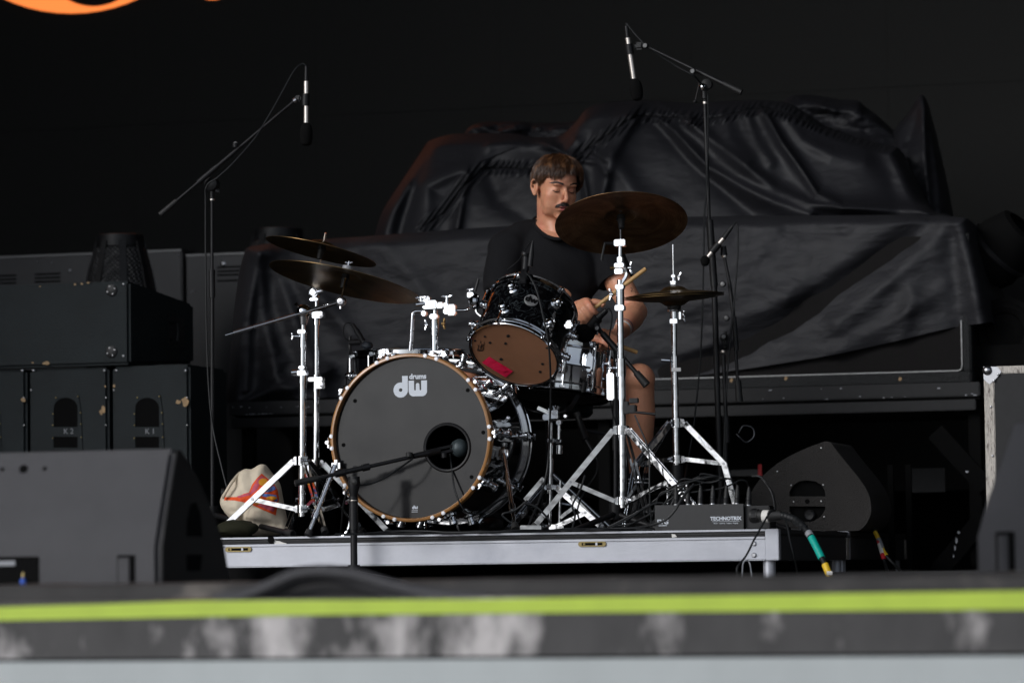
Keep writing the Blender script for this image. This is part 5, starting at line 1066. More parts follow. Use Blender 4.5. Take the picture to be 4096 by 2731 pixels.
for a in (-35, 200):
    M().cyl(ST(toST(P(1415, 2200, dK))[0], tK, 0.05), ST(toST(P(1415, 2200, dK))[0]+0.3*math.cos(R(a)), tK-abs(0.3*math.sin(R(a))), 0.012), 0.009, n=12).build('leg', 'black', km)
M().cyl(ST(toST(P(1415, 2200, dK))[0], tK, 0.03), ST(toST(P(1415, 2200, dK))[0], tK, 0.075), 0.02, n=14).build('hub', 'black', km)
mk = thing('microphone', 'round-headed dark kick microphone poking into the port of the bass drum', 'microphone', P(1740, 1810, dK+0.2))
M().cyl(P(1652, 1824, dK+0.14), P(1715, 1811, dK+0.17), mp(11, dK), mp(13, dK), n=16).build('connector', 'blackmetal', mk); M().cyl(P(1712, 1812, dK+0.17), P(1755, 1802, dK+0.20), mp(14, dK), mp(14.5, dK), n=16).build('body', 'blackmetal', mk)
for s in (-1, 1): M().strap([P(1752, 1803+s*9, dK+0.2), P(1815, 1790+s*9, dK+0.22)], 0.009, 0.006, EZ).build('fork', 'blackmetal', mk, bevel=0.001)
M().cyl(P(1775, 1812, dK+0.2), P(1776, 1830, dK+0.2), mp(12, dK), n=14).build('fork_knob', 'black', mk)
mc = P(1838, 1792, dK+0.235); M().lathe(mc, (EX+EZ*0.05-EY*0.2).normalized(), [(0.0001, -0.031), (0.014, -0.029), (0.026, -0.020), (0.0315, -0.005), (0.0325, -0.0015), (0.0325, 0.0015), (0.0315, 0.006), (0.026, 0.020), (0.014, 0.029), (0.0001, 0.031)], 32).build('capsule', mat('mic_grey', (0.05, 0.065, 0.07), 0.38, 0.3, bump=0.2, bscale=500), mk)
cablething(pc([(1650, 1835, dK+0.12), (1600, 1870, dK+0.08), (1540, 1910, dK+0.05), (1480, 1935, dK+0.03), (1440, 1940, dK+0.02), (1400, 1945, dK), (1375, 2010, dK+.02), (1368, 2080, dK+.1), (1362, 2128, dK+.2)]), 'cable sagging from the kick microphone back to its short stand')
cablething(pc([(1800, 1815, dK+0.24), (1808, 1880, dK+0.2), (1820, 1960, dK+0.16), (1850, 2030, dK+0.15), (1890, 2055, dK+0.18), (1940, 2045, dK+.25), (2000, 2000, dK+.3), (2060, 1985, dK+.36), (2130, 2040, dK+.4), (2180, 2105, dK+.4)]), 'cable hanging out of the bass drum port and trailing off to the right')
# tom microphone clip
tmic = thing('microphone', 'small black clip microphone standing on the far rim of the rack tom', 'microphone', P(2094, 1100, 12.05))
M().strap([P(2090, 1135, 11.98), P(2094, 1095, 12.0), P(2098, 1080, 12.02)], mp(28, 12), 0.012, CR).build('clip', 'black', tmic, bevel=0.003)
M().cyl(P(2100, 1085, 12.03), P(2105, 1020, 12.05), mp(15, 12), n=16).build('body', 'blackmetal', tmic); M().cyl(P(2100, 1022, 12.04), P(2103, 1012, 12.04), mp(17, 12), n=16).build('ring', 'black', tmic)
M().tube([P(2120, 1065, 12.03), P(2126, 1010, 12.03), P(2131, 962, 12.03)], [0.010, 0.009, 0.002], 12).build('connector', 'black', tmic)
cablething(pc([(2130, 962, 12.03), (2110, 985, 12.06), (2075, 1040, 12.1), (2030, 1078, 12.12)]), 'thin wire slanting down left from the tom clip microphone', 0.0018)
cablething(pc([(2100, 1088, 11.9), (2122, 1110, 11.86), (2148, 1165, 11.84), (2172, 1260, 11.83), (2192, 1360, 11.83), (2200, 1450, 11.85), (2203, 1560, 11.9), (2200, 1680, 11.95), (2196, 1800, 12.0), (2185, 1900, 12.0), (2160, 1990, 11.95), (2130, 2060, 11.85), (2110, 2110, 11.75)]), 'cable dropping straight across the front of the rack tom to the floor', 0.0034)
# floor tom microphone
fm = thing('microphone', 'grey-headed microphone clipped to the floor tom rim, left of the tom holder', 'microphone', P(1400, 1400, 12.6)); d6 = 12.55
M().cyl(P(1452, 1365, d6), P(1424, 1318, d6), mp(11, d6), n=14).build('body', 'black', fm); M().cyl(P(1424, 1318, d6), P(1410, 1296, d6), mp(8, d6), n=12).build('connector', 'black', fm)
M().ell(P(1470, 1382, d6), 0.020, 0.018, 0.015, nu=16, nv=10).build('capsule', mat('mic_blue_grey', (0.02, 0.026, 0.035), 0.45, 0.2, bump=0.4, bscale=400), fm)
M().cyl(P(1395, 1370, d6), P(1440, 1368, d6), mp(12, d6), n=12).build('clip', 'black', fm); M().tube([P(1400, 1345, d6), P(1400, 1420, d6)], 0.006, 8).build('clip_post', 'black', fm)
cablething(pc([(1410, 1298, d6), (1398, 1291, d6), (1380, 1297, d6), (1372, 1320, d6), (1378, 1350, d6), (1395, 1372, d6), (1392, 1450, d6), (1385, 1540, d6+0.1), (1378, 1700, 12.7)]), 'small cable loop behind the floor tom microphone', 0.0022)
# snare microphone and its stand
d7 = 12.2
sm = boomstand('black boom stand crossing behind the crash stand, its rubber grip pointing down right', Vector((P(2462, 2110, 12.3).x, 12.3, RZ)), None, d7)
a_, b_ = P(2587, 1540, d7-0.05), P(2380, 1300, d7+0.02)
M().cyl(a_, b_, mp(9, d7), n=14).build('boom', 'blackmetal', sm); M().cyl(a_, P(2545, 1490, d7-0.04), mp(17, d7), mp(14, d7), n=16).build('boom_grip', 'rubber', sm); M().cyl(P(2478, 1412, d7-.02), P(2410, 1334, d7), mp(13, d7), n=14).build('boom_sleeve', 'black', sm)
M().lathe(P(2388, 1312, d7-0.03), -EY, [(0.0001, -0.012), (0.0105, -0.012), (0.0105, 0.0), (0.008, 0.003), (0.0001, 0.003)], 16).build('knob', 'black', sm); M().lathe(P(2388, 1312, d7-0.0345), -EY, [(0.0075, 0), (0.006, 0.0015), (0.0001, 0.0015)], 12).build('knob_cap', 'knobcap', sm)
M().cyl(P(2462, 2060, 12.3), P(2462, 1400, 12.3), mp(9, d7), n=14).build('tube', 'blackmetal', sm); M().cyl(P(2462, 1800, 12.3), P(2462, 1540, 12.3), mp(13, d7), n=14).build('tube_sleeve', 'blackmetal', sm)
hub = Vector((P(2462, 2060, 12.3).x, 12.3, RZ+0.07)); M().cyl(hub-EZ*0.02, hub+EZ*0.05, 0.022, n=18).build('hub', 'black', sm)
for px, dd in ((2300, 12.0), (2640, 12.2), (2470, 12.7)):
    e = P(px, 2110, dd); e.z = RZ+0.012; M().cyl(hub, e, 0.010, n=12).build('leg', 'black', sm)
smm = thing('microphone', 'black microphone with big foam ball aimed at the snare beside the gripping hand', 'microphone', P(2335, 1340, d7))
M().ell(P(2338, 1333, d7+0.04), 0.037, 0.035, 0.033, nu=24, nv=16).build('windscreen', 'foam', smm); M().cyl(P(2350, 1322, d7+.04), P(2392, 1272, d7+.02), mp(20, d7), mp(21, d7), n=18).build('body', 'black', smm)
M().cyl(P(2392, 1272, d7+.02), P(2426, 1240, d7+.01), mp(15, d7), mp(11, d7), n=16).build('connector', 'black', smm); M().cyl(P(2378, 1297, d7), P(2392, 1310, d7), mp(14, d7), n=12).build('clip', 'black', smm)
cablething(pc([(2426, 1240, d7), (2437, 1235, d7), (2448, 1260, d7), (2445, 1300, d7), (2437, 1350, d7), (2432, 1450, d7-.02), (2436, 1560, d7-.05), (2450, 1650, d7-.02), (2466, 1700, d7), (2475, 1800, d7+.1), (2460, 1950, d7+.1)]), 'cable curling from the snare microphone behind the crash stand', 0.0026)
# clamp with a rod on the crash stand
cb = thing('stand_clamp', 'small black clamp on the crash stand with a short rod pointing right', 'clamp', P(2535, 1650, 11.97))
box3(P(2530, 1636, 11.97), mp(32, 12), mp(34, 12), 0.03, cb, 'jaw', 'black', 0.003); box3(P(2536, 1602, 11.97), mp(36, 12), mp(20, 12), 0.02, cb, 'thumb_screw', 'black', 0.002); M().cyl(P(2540, 1648, 11.95), P(2622, 1656, 11.93), mp(5.5, 12), n=12).build('rod', 'black', cb)
box3(P(2506, 1630, 11.99), mp(20, 12), mp(50, 12), 0.02, cb, 'bracket', 'black', 0.002)
cablething(pc([(2540, 1660, 11.95), (2560, 1710, 11.93), (2585, 1770, 11.9), (2597, 1830, 11.88), (2598, 1950, 11.86), (2602, 2040, 11.8), (2608, 2105, 11.7)]), 'cable dropping from the black clamp past the shin', 0.0030)
# under-snare microphone
um = thing('microphone', 'slim black microphone slung under the snare drum and pointing up at it', 'microphone', P(2370, 1800, 12.5))
M().cyl(P(2312, 1665, 12.55), P(2345, 1760, 12.5), mp(13, 12.5), mp(16, 12.5), n=16).build('body', 'blackmetal', um); M().cyl(P(2345, 1760, 12.5), P(2377, 1815, 12.48), mp(10, 12.5), n=14).build('connector', 'black', um)
M().cyl(P(2306, 1648, 12.55), P(2312, 1665, 12.55), mp(15, 12.5), n=14).build('grille', 'rubber', um)
M().tube([P(2330, 1720, 12.52), P(2420, 1735, 12.55), P(2462, 1740, 12.5)], mp(7, 12.5), 8).build('clip_arm', 'black', um)
cablething(pc([(2377, 1815, 12.48), (2390, 1850, 12.46), (2380, 1900, 12.4), (2340, 1960, 12.3), (2310, 2040, 12.2), (2330, 2108, 12.1)]), 'cable drooping from the microphone under the snare drum', 0.003)
# ================================================================== wedge monitors
def wedgeprism(prof, o, A, Bd, W, name_parts, parent, mt, bev=0.012):
    """side profile (u along Bd, z) extruded along A by W"""
    return M().prism([o+Bd*u+EZ*z for u, z in prof], A*W).build('body', mt, parent, bevel=bev)
# left foreground
TW = 8.05; pr = PT(636, 2320, TW); aW = toST(pr)[0]; zw = 0.0
wl = thing('floor_monitor', 'big blurred grey floor monitor in the left foreground, its back to us', 'floor monitor', ST(aW-0.4, TW, 0))
prof = [(0.0, 0.012), (0.0, 0.12), (0.025, 0.18), (0.105, 0.358), (0.135, 0.362), (0.20, 0.33), (0.27, 0.285), (0.38, 0.19), (0.44, 0.12), (0.485, 0.012)]
WX = 0.75
wedgeprism(prof, ST(aW, TW, zw), -EX, EY, WX, None, wl, 'wedge')
# darker side cheek plate with its hand holes
def inset(pf, k, c=(0.2, 0.13)): return [(c[0]+(u-c[0])*k, c[1]+(z-c[1])*k) for u, z in pf]
M().prism([ST(aW+0.0005, TW, zw)+EY*u+EZ*z for u, z in inset(prof, 0.985)], EX*0.006).build('side_plate', 'blackmetal', wl, bevel=0.003)
def hp(pts): return [ST(aW+0.0075, TW, 0)+EY*u+EZ*z for u, z in pts]
for pts in ([(0.17, 0.145), (0.175, 0.185), (0.20, 0.225), (0.235, 0.23), (0.265, 0.20), (0.275, 0.145)], [(0.17, 0.06), (0.17, 0.10), (0.275, 0.10), (0.26, 0.06)]):
    M().prism(hp(pts), -EX*0.0008).build('handle_recess', 'backing', wl)
def onback(px, py):        # point of the leaning back of the wedge
    nrm = (EY*0.17+EZ*-0.0) 
    return PT(px, py, TW)
# back-panel fittings
def backpt(px, z): 
    k = max(0.0, (z-0.12)); u = k*0.44; p = PT(px, 2000, TW+u); return ST(toST(p)[0]-0.0, TW+u-0.002, z)
nb = (-EY+EZ*0.42).normalized()
for px, r_ in ((95, 0.011), (10, 0.005), (180, 0.005)):
    M().lathe(backpt(px, 0.318), nb, [(r_, -0.002), (r_, 0.001), (r_*0.6, 0.0012), (0.0001, -0.0005)], 20).build('screw_hole', 'backing', wl)
M().sbox(toST(PT(-420, 2290, TW))[0], toST(PT(157, 2290, TW))[0], TW-0.0025, TW+0.03, 0.03, 0.10).build('connector_recess', 'backing', wl, bevel=0.002)
M().sbox(toST(PT(-60, 2260, TW))[0], toST(PT(64, 2260, TW))[0], TW-0.006, TW-0.003, 0.078, 0.090).build('connector_plate', 'greytape', wl)
M().cyl(PT(94, 2340, TW-0.02), PT(92, 2320, TW-0.005), 0.008, 0.0075, n=14).build('plug', mat('blue_plug', (0.05, 0.12, 0.5), 0.5), wl); M().cyl(PT(92, 2322, TW-0.005), PT(94, 2290, TW+0.0), 0.004, n=10).build('plug_tail', 'brass', wl)
M().sbox(toST(PT(470, 2260, TW))[0], toST(PT(540, 2260, TW))[0], TW-0.003, TW+0.02, 0.02, 0.10).build('slot', 'backing', wl, bevel=0.001)
M().sbox(toST(PT(474, 2260, TW))[0], toST(PT(522, 2260, TW))[0], TW-0.007, TW-0.003, 0.02, 0.094).build('slot_plate', 'wedge', wl, bevel=0.004)
# right foreground, turned
wr_ = thing('floor_monitor', 'blurred grey floor monitor cut off by the right edge of the photo', 'floor monitor', P(4150, 2330, 8.3))
p0 = P(3906, 2330, 8.2); p0.z = 0.0; ph = R(-30); A2 = EX*math.cos(ph)-EY*math.sin(ph); B2 = EX*math.sin(ph)*-1+EY*math.cos(ph)
prof2 = [(0.0, 0.012), (0.0, 0.115), (0.035, 0.19), (0.15, 0.385), (0.18, 0.385), (0.33, 0.27), (0.44, 0.12), (0.485, 0.012)]
M().prism([p0+B2*u+EZ*z for u, z in prof2], A2*0.75).build('body', 'wedge', wr_, bevel=0.012)
c = p0+A2*0.075-B2*0.003+EZ*0.075
M().box(c, A2*0.022, B2*0.003, EZ*0.05).build('slot', 'backing', wr_, bevel=0.001); M().box(c-B2*0.004-A2*0.003, A2*0.012, B2*0.002, EZ*0.042).build('slot_plate', 'wedge', wr_, bevel=0.001)
# monitor standing on the rear platform, side to us
TG = 12.56; gm = thing('floor_monitor', 'dark textured floor monitor on the rear platform, with half-moon hand holes facing us', 'floor monitor', PT(3260, 2125, TG))
def gq(x, y): q = toST(PT(x, y, TG)); return (q[0], max(q[2], RZ+0.004))
og = [gq(*p) for p in smoothpl([(2985, 2000), (3036, 1920), (3085, 1872), (3138, 1835), (3210, 1798), (3287, 1769), (3308, 1765), (3326, 1774), (3346, 1801), (3390, 1856), (3435, 1911), (3468, 1962), (3482, 2005), (3484, 2050), (3466, 2092), (3435, 2122), (3395, 2138)], 4)] + [gq(3200, 2122), gq(3060, 2118), gq(2950, 2112), gq(2945, 2080)]
top_h = [gq(*p) for p in [(3157, 1984), (3159, 1962), (3172, 1940), (3195, 1925), (3225, 1920), (3260, 1924), (3285, 1938), (3299, 1960), (3302, 1984)]]
bot_h = [gq(*p) for p in [(3157, 2024), (3302, 2024), (3298, 2044), (3282, 2066), (3255, 2082), (3228, 2087), (3195, 2084), (3170, 2066), (3158, 2044)]]
flat2d([og, top_h, bot_h], ST(0, TG, 0), EX, EZ, EY, 0.02).build('side_panel', 'wedge2', gm, bevel=0.004)
M().prism([ST(a, TG+0.0205, z) for a, z in [( (a-og[0][0])*1+og[0][0], z) for a, z in og]], EY*0.40).build('body', 'wedge2', gm, bevel=0.006)
M().prism([ST(a, TG+0.0195, z) for a, z in top_h], EY*0.0006).build('handle_recess', 'backing', gm)
M().prism([ST(a, TG+0.0195, z) for a, z in bot_h], EY*0.0006).build('handle_recess', 'backing', gm)
M().lathe(PT(3240, 2060, TG+0.018), -EY, [(0.020, 0), (0.020, 0.012), (0.015, 0.016), (0.0001, 0.014)], 20).build('socket', 'black', gm)
M().lathe(PT(3229, 2004, TG-0.001), -EY, [(0.0085, 0), (0.0075, 0.002), (0.005, 0.0005), (0.0001, 0.0005)], 16).build('socket', 'backing', gm)
for x, y in ((3285, 1791), (3109, 1885), (3165, 1940), (3293, 1938), (3175, 2006), (3285, 2004), (3297, 2066)): screwhead(PT(x, y, TG-0.001), 0.0032, gm)
cl = [(3130, 2116), (3175, 2114), (3230, 2120), (3300, 2122), (3322, 2130), (3345, 2126), (3390, 2138), (3400, 2150), (3330, 2152), (3200, 2140), (3130, 2130)]
tag(M().prism([PT(x, y, TG-0.06) for x, y in cl], EY*0.03).build('crumpled_cloth', 'vent'), 'ragged dark cloth lying along the edge under the rear floor monitor', 'cloth')

# ================================================================== stage box, plugs, multicore
TS = 11.42; q0 = toST(PT(2622, 2115, TS))[0]; q1 = toST(PT(2974, 2107, TS))[0]; zs = toST(PT(2800, 2018, TS))[2]
bx = thing('stage_box', 'long black cable box lettered TECHNOTRIX standing at the right front of the platform', 'stage box', ST((q0+q1)/2, TS, RZ))
M().sbox(q0, q1, TS, TS+0.13, RZ+0.003, zs).build('case', 'black', bx, bevel=0.003)
M().sbox(q0-0.001, q1+0.001, TS-0.002, TS-0.0003, RZ+0.002, zs+0.001).build('front_plate', mat('box_paint', (0.014, 0.014, 0.015), 0.5, var=0.2, vscale=30), bx, bevel=0.0006)
M().sbox(q1+0.003, q1+0.085, TS+0.015, TS+0.12, RZ+0.003, zs-0.006).build('socket_block', 'black', bx, bevel=0.003)
flat2d(None, PT(2903, 2073, TS-0.003), EX, EZ, EY, 0.0004, text='TECHNOTRIX', size=0.0165, bold=0.0006).build('lettering', 'white_print', bx)
M().box(PT(2903, 2084, TS-0.003), EX*0.046, EY*0.0003, EZ*0.0005).build('printed_line', 'white_print', bx)
flat2d(None, PT(2903, 2091, TS-0.003), EX, EZ, EY, 0.0004, text='Audio - Lighting - Staging - Rigging', size=0.0060).build('lettering', 'white_print', bx)
flat2d(None, PT(2651, 2087, TS-0.003), EX, EZ, EY, 0.0004, text='EVG', size=0.021, bold=0.0007).build('lettering', 'white_print', bx)
M().box(PT(2651, 2101, TS-0.003), EX*0.014, EY*0.0003, EZ*0.001).build('printed_line', 'white_print', bx)
pxs = [2705, 2753, 2801, 2851, 2903, 2948, 2994]
words_ = ['leftmost', 'second from left', 'third from left', 'the middle one', 'third from right', 'second from right', 'rightmost']
plug0 = None; tops = []
for k, px in enumerate(pxs):
    b_ = PT(px, 2016, TS+0.05 + (0.012 if k % 2 else 0)); b_.z = zs+0.001 if k < 6 else zs-0.0055
    lab = 'black cable plug standing in the stage box top, %s of seven' % words_[k]
    if plug0 is None:
        plug0 = thing('cable_plug', lab, 'plug', b_, 'plugs standing in the stage box')
        M().lathe(b_, EZ, [(0.0001, 0), (0.0095, 0), (0.0095, 0.016), (0.0085, 0.017), (0.0085, 0.019), (0.0095, 0.020), (0.0095, 0.026), (0.0085, 0.028), (0.0001, 0.028)], 16).build('shell', 'blackmetal', plug0)
        M().lathe(b_, EZ, [(0.0001, 0.0282), (0.0085, 0.0282), (0.0075, 0.042), (0.0045, 0.062), (0.0001, 0.063)], 14).build('boot', 'rubber', plug0)
        M().lathe(b_, EZ, [(0.0100, 0.0), (0.0100, 0.003), (0.0096, 0.003)], 16).build('ring', 'chrome_dull', plug0); tree0 = plug0
    else:
        o = copy_tree(tree0); o.location = b_; o['label'] = lab; o.rotation_euler = (R(random.uniform(-4, 4)), R(random.uniform(-5, 5)), 0)
    tops.append(b_+EZ*0.060)
wl_ = ['first', 'second', 'third', 'fourth', 'fifth', 'sixth', 'seventh']
bend = [[(2715, 1925), (2745, 1915), (2830, 1930), (2880, 1918)], [(2760, 1925), (2800, 1905), (2860, 1905), (2895, 1912)], [(2800, 1915), (2806, 1895), (2850, 1900), (2890, 1912)], [(2852, 1925), (2862, 1912), (2890, 1912), (2905, 1916)], [(2900, 1930), (2892, 1915), (2880, 1908), (2850, 1905)], [(2945, 1935), (2930, 1918), (2900, 1912), (2860, 1908)], [(2994, 1945), (2985, 1925), (2960, 1920), (2930, 1935)]]
tails = [[(2800, 1935), (2720, 1962), (2640, 1945), (2570, 1985)], [(2820, 1915), (2700, 1940), (2620, 2000), (2500, 2090)], [(2800, 1912), (2740, 1935), (2690, 1990), (2560, 2080), (2450, 2105)], [(2840, 1925), (2760, 1945), (2680, 1960), (2560, 2040), (2430, 2108)], [(2780, 1920), (2700, 1955), (2640, 2030), (2500, 2106)], [(2800, 1912), (2760, 1922), (2700, 1970), (2640, 1975), (2600, 2100)], [(2890, 1950), (2860, 1956), (2790, 1965), (2700, 1990), (2600, 2095), (2480, 2112)]]
for k in range(7):
    dd = tops[k].y; pts = [tops[k]-EZ*0.004] + [P(x, y, dd-0.01*i+0.01*k) for i, (x, y) in enumerate(bend[k])] + [P(x, y, dd+0.03+0.02*i) for i, (x, y) in enumerate(tails[k])]
    for p in pts: p.z = max(p.z, RZ+0.006)
    cablething(pts, 'black cable rising from the %s plug of the stage box, counted from the left' % wl_[k], 0.0030, 'cable', 8)
mcb = thing('multicore_cable', 'thick black multicore with white, grey, teal and yellow tape drooping right off the platform', 'cable', PT(3040, 2110, TS+0.05))
def mp3(l): return [P(x, y, d) for x, y, d in l]
M().cyl(P(3004, 2062, 11.48), P(3034, 2062, 11.47), 0.022, n=24).build('plug', 'rubber', mcb); M().lathe(P(3018, 2062, 11.475), EX, [(0.0245, -0.006), (0.0245, 0.006), (0.022, 0.006)], 12).build('plug_ring', 'black', mcb, sharp=10)
M().cyl(P(3034, 2062, 11.47), P(3054, 2062, 11.46), 0.019, n=20).build('plug', 'rubber', mcb)
M().cyl(P(3054, 2064, 11.46), P(3078, 2064, 11.45), 0.0205, n=20).build('white_tape', 'whitetape', mcb); M().cyl(P(3078, 2062, 11.45), P(3125, 2060, 11.44), 0.020, 0.016, n=20).build('sleeve', 'rubber', mcb)
path = catmull(mp3([(3122, 2060, 11.44), (3150, 2066, 11.42), (3182, 2080, 11.4), (3212, 2106, 11.36), (3238, 2136, 11.33), (3262, 2180, 11.3), (3288, 2232, 11.27), (3305, 2268, 11.25), (3325, 2320, 11.23), (3345, 2352, 11.2)]), 10)
rr_ = []
for i in range(len(path)):
    f_ = i/len(path); rr_.append((0.0135 if i % 4 < 2 else 0.0122) if f_ < 0.36 else 0.0090)
M().tube(path, rr_, 12).build('cable', 'cable', mcb)
n_ = len(path)
def seg(k0, k1, r, m, name): M().tube(path[int(n_*k0):int(n_*k1)+1], r, 14).build(name, m, mcb)
seg(0.42, 0.47, 0.0125, 'greytape', 'grey_tape'); seg(0.475, 0.665, 0.0122, 'teal', 'teal_tape'); seg(0.74, 0.87, 0.0115, 'ytape', 'yellow_tape')
M().box(P(3318, 2290, 11.215), EX*0.009, EY*0.001, EZ*0.006).build('sticker', 'whitetape', mcb)
cablething(pc([(3100, 2040, 11.35), (3080, 2048, 11.3), (3060, 2080, 11.28), (3020, 2150, 11.24), (2985, 2220, 11.22), (2952, 2262, 11.2), (2948, 2300, 11.18), (2952, 2345, 11.1)]), 'thin black cable slanting down left across the bright corner of the platform', 0.0034)
cablething(pc([(3130, 2050, 11.5), (3146, 2090, 11.4), (3160, 2160, 11.38), (3180, 2240, 11.4), (3190, 2300, 11.5)]), 'thin black cable hanging down the dark side of the platform, left of the teal tape', 0.003)
cablething(pc([(2968, 2320, 11.2), (2972, 2255, 11.25), (2985, 2240, 11.25), (3000, 2255, 11.25), (3010, 2330, 11.2)]), 'pale plastic loop under the bright front corner of the platform', 0.0025, 'greytape')
cablething(pc([(2955, 1730, 13.0), (2975, 1702, 13.1), (3010, 1712, 13.15), (3015, 1745, 13.15), (2985, 1768, 13.1), (2960, 1750, 13.0), (2945, 1735, 13.0)]), 'small pale cable loop hanging in the dark right of the microphone stands', 0.0022, 'greytape')
cablething(pc([(3010, 1905, 12.3), (3040, 1906, 12.2), (3060, 1925, 12.1), (3090, 1975, 11.9), (3100, 2030, 11.6), (3096, 2045, 11.45)]), 'black cable arching over the right end of the stage box', 0.0042)
for k, (x0, x1, x2, ta, tb_, col, nm) in enumerate(((3492, 3540, 3640, 2125, 2200, 'ytape', 'yellow'), (3500, 3530, 3560, 2160, 2245, 'red', 'red'))):
    th_ = thing('taped_cable', 'black cable with %s tape behind the rear floor monitor' % nm, 'cable', P(x1, 2300, 12.9)); pth = catmull(mp3([(x0, 2110, 12.9), (x0+(x1-x0)*0.5, 2160, 12.88), (x1, 2215, 12.85), (x1+(x2-x1)*0.5, 2270, 12.8), (x2, 2325, 12.6)]), 8)
    M().tube(pth, 0.006, 8).build('cable', 'cable', th_); L_ = len(pth); a_, b_ = (0.12, 0.55) if k == 0 else (0.22, 0.62)
    M().tube(pth[int(L_*a_):int(L_*b_)], 0.0085, 10).build('tape', col, th_); M().tube(pth[int(L_*(a_+0.1)):int(L_*(b_-0.1))], 0.0092, 10).build('tape_label', 'greytape' if k == 0 else 'whitetape', th_)
random.seed(21)
for k in range(9):
    x0 = 1380+k*60+random.uniform(-60, 60); x1 = random.uniform(2380, 2660); pts = []
    for i in range(9):
        x = x0+(x1-x0)*i/8; d = 11.66+random.uniform(-0.05, 0.10)+0.03*k; p = P(x, 2115, d); p.z = RZ+0.005+max(0, random.gauss(0, 0.004)); pts.append(p)
    cablething(pts, 'one of the black cables snaking along the floor at the front of the platform', 0.0034, grp='black cables along the front of the platform')
cab3 = [([(2110, 2000), (2060, 2040), (2010, 2060), (2090, 2110), (2200, 2100), (2150, 2030), (2090, 2010)], 'tangled cable coiled on the floor right of the bass drum'),
        ([(2290, 2110), (2300, 2060), (2290, 2020), (2320, 1960), (2340, 1900)], 'cable curling up from the floor between the snare stand and the crash stand'),
        ([(2740, 2100), (2700, 2040), (2640, 2010), (2580, 2030), (2520, 2070), (2440, 2110)], 'loose cable looping over the floor left of the stage box'),
        ([(2700, 1985), (2660, 2060), (2590, 2100), (2500, 2112), (2300, 2116)], 'cable running across the black box front corner to the floor')]
for pts, lb_ in cab3:
    P_ = [P(x, y, 11.8) for x, y in pts]
    for p in P_: p.z = max(p.z, RZ+0.006)
    cablething(P_, lb_, 0.0036)
cablething([P(2775, 1935, 11.35), P(2730, 1990, 11.33), P(2700, 2040, 11.32), P(2660, 2080, 11.33), P(2610, 2098, 11.36), P(2560, 2108, 11.4)], 'black cable drooping diagonally over the lettering at the left end of the stage box', 0.0042)

# ================================================================== tote bag
DB = 12.35; bc_ = (1005, 2030)
outl = smoothpl([(1041, 1856), (1062, 1858), (1080, 1878), (1100, 1905), (1121, 1935), (1132, 1990), (1142, 2040), (1152, 2090), (1157, 2125), (1130, 2136), (1060, 2143), (1010, 2140), (975, 2122), (945, 2098), (900, 2050), (880, 2015), (884, 1985), (905, 1958), (930, 1932), (948, 1905), (962, 1884), (982, 1874), (1005, 1876), (1025, 1864)], 4)
ang = np.array([math.atan2(y-bc_[1], x-bc_[0]) for x, y in outl]); rad = np.array([math.hypot(x-bc_[0], y-bc_[1]) for x, y in outl]); o_ = np.argsort(ang); ang, rad = ang[o_], rad[o_]
ang3 = np.r_[ang-2*PI, ang, ang+2*PI]; rad3 = np.r_[rad, rad, rad]
def bagdepth(x, y, sgn=-1):
    a = math.atan2(y-bc_[1], x-bc_[0]); r = math.hypot(x-bc_[0], y-bc_[1]); rho = min(1, r/float(np.interp(a, ang3, rad3)))
    f_ = 0.018*noise.fractal(Vector((x*0.012, y*0.010, 3)), 1.0, 2.0, 4)+0.010*math.sin((x*0.6+y)*0.035)*rho + 0.012*math.exp(-((y-(2085+0.12*(x-1000)))/10)**2)+0.012*math.exp(-((x-960-(2140-y)*0.15)/8)**2)*(1 if y > 2040 else 0)
    return DB+sgn*(0.085*math.sqrt(max(0, 1-rho**2.2))) + (f_ if sgn < 0 else 0)
bg = M(); NA, NR = 96, 20
for sgn in (-1, 1):
    vs = [P(bc_[0], bc_[1], bagdepth(*bc_, sgn))]; fs = []
    for j in range(1, NR+1):
        for k in range(NA):
            a = 2*PI*k/NA-PI; rr3 = float(np.interp(a, ang3, rad3))*math.sin(j/NR*PI/2); x, y = bc_[0]+rr3*math.cos(a), bc_[1]+rr3*math.sin(a)
            p = P(x, y, bagdepth(x, y, sgn)); p.z = max(p.z, RZ+0.002); vs.append(p)
    for k in range(NA): fs.append((0, 1+k, 1+(k+1) % NA))
    for j in range(NR-1):
        for k in range(NA): fs.append((1+j*NA+k, 1+(j+1)*NA+k, 1+(j+1)*NA+(k+1) % NA, 1+j*NA+(k+1) % NA))
    bg.add(vs, fs, True)
tb_ = thing('tote_bag', 'slumped cream canvas tote bag with orange, pink and blue print, left of the drums', 'bag', P(1010, 2140, DB))
bg.build('bag', 'canvas', tb_, sharp=180)
def bagprint(pts, m, lay):
    me = flat2d([[(x, -y) for x, y in pts]], Vector((0, 0, 0)), Vector((1, 0, 0)), Vector((0, 1, 0)), Vector((0, 0, 1)), 0.0)
    bm = bmesh.new(); vv = [bm.verts.new(v) for v in me.v]
    for f in me.f:
        try: bm.faces.new([vv[i] for i in f])
        except ValueError: pass
    bmesh.ops.remove_doubles(bm, verts=bm.verts, dist=0.01); bmesh.ops.triangulate(bm, faces=bm.faces)
    for it in range(6):
        ed = [e for e in bm.edges if e.calc_length() > 10]
        if not ed: break
        bmesh.ops.subdivide_edges(bm, edges=ed, cuts=1); bmesh.ops.triangulate(bm, faces=bm.faces)
    bm.verts.ensure_lookup_table(); mm = M(); mm.add([P(v.co.x, -v.co.y, bagdepth(v.co.x, -v.co.y)-0.0012-0.0008*lay) for v in bm.verts], [[v.index for v in f.verts] for f in bm.faces], True); bm.free()
    mm.build('print', m, tb_, sharp=180)
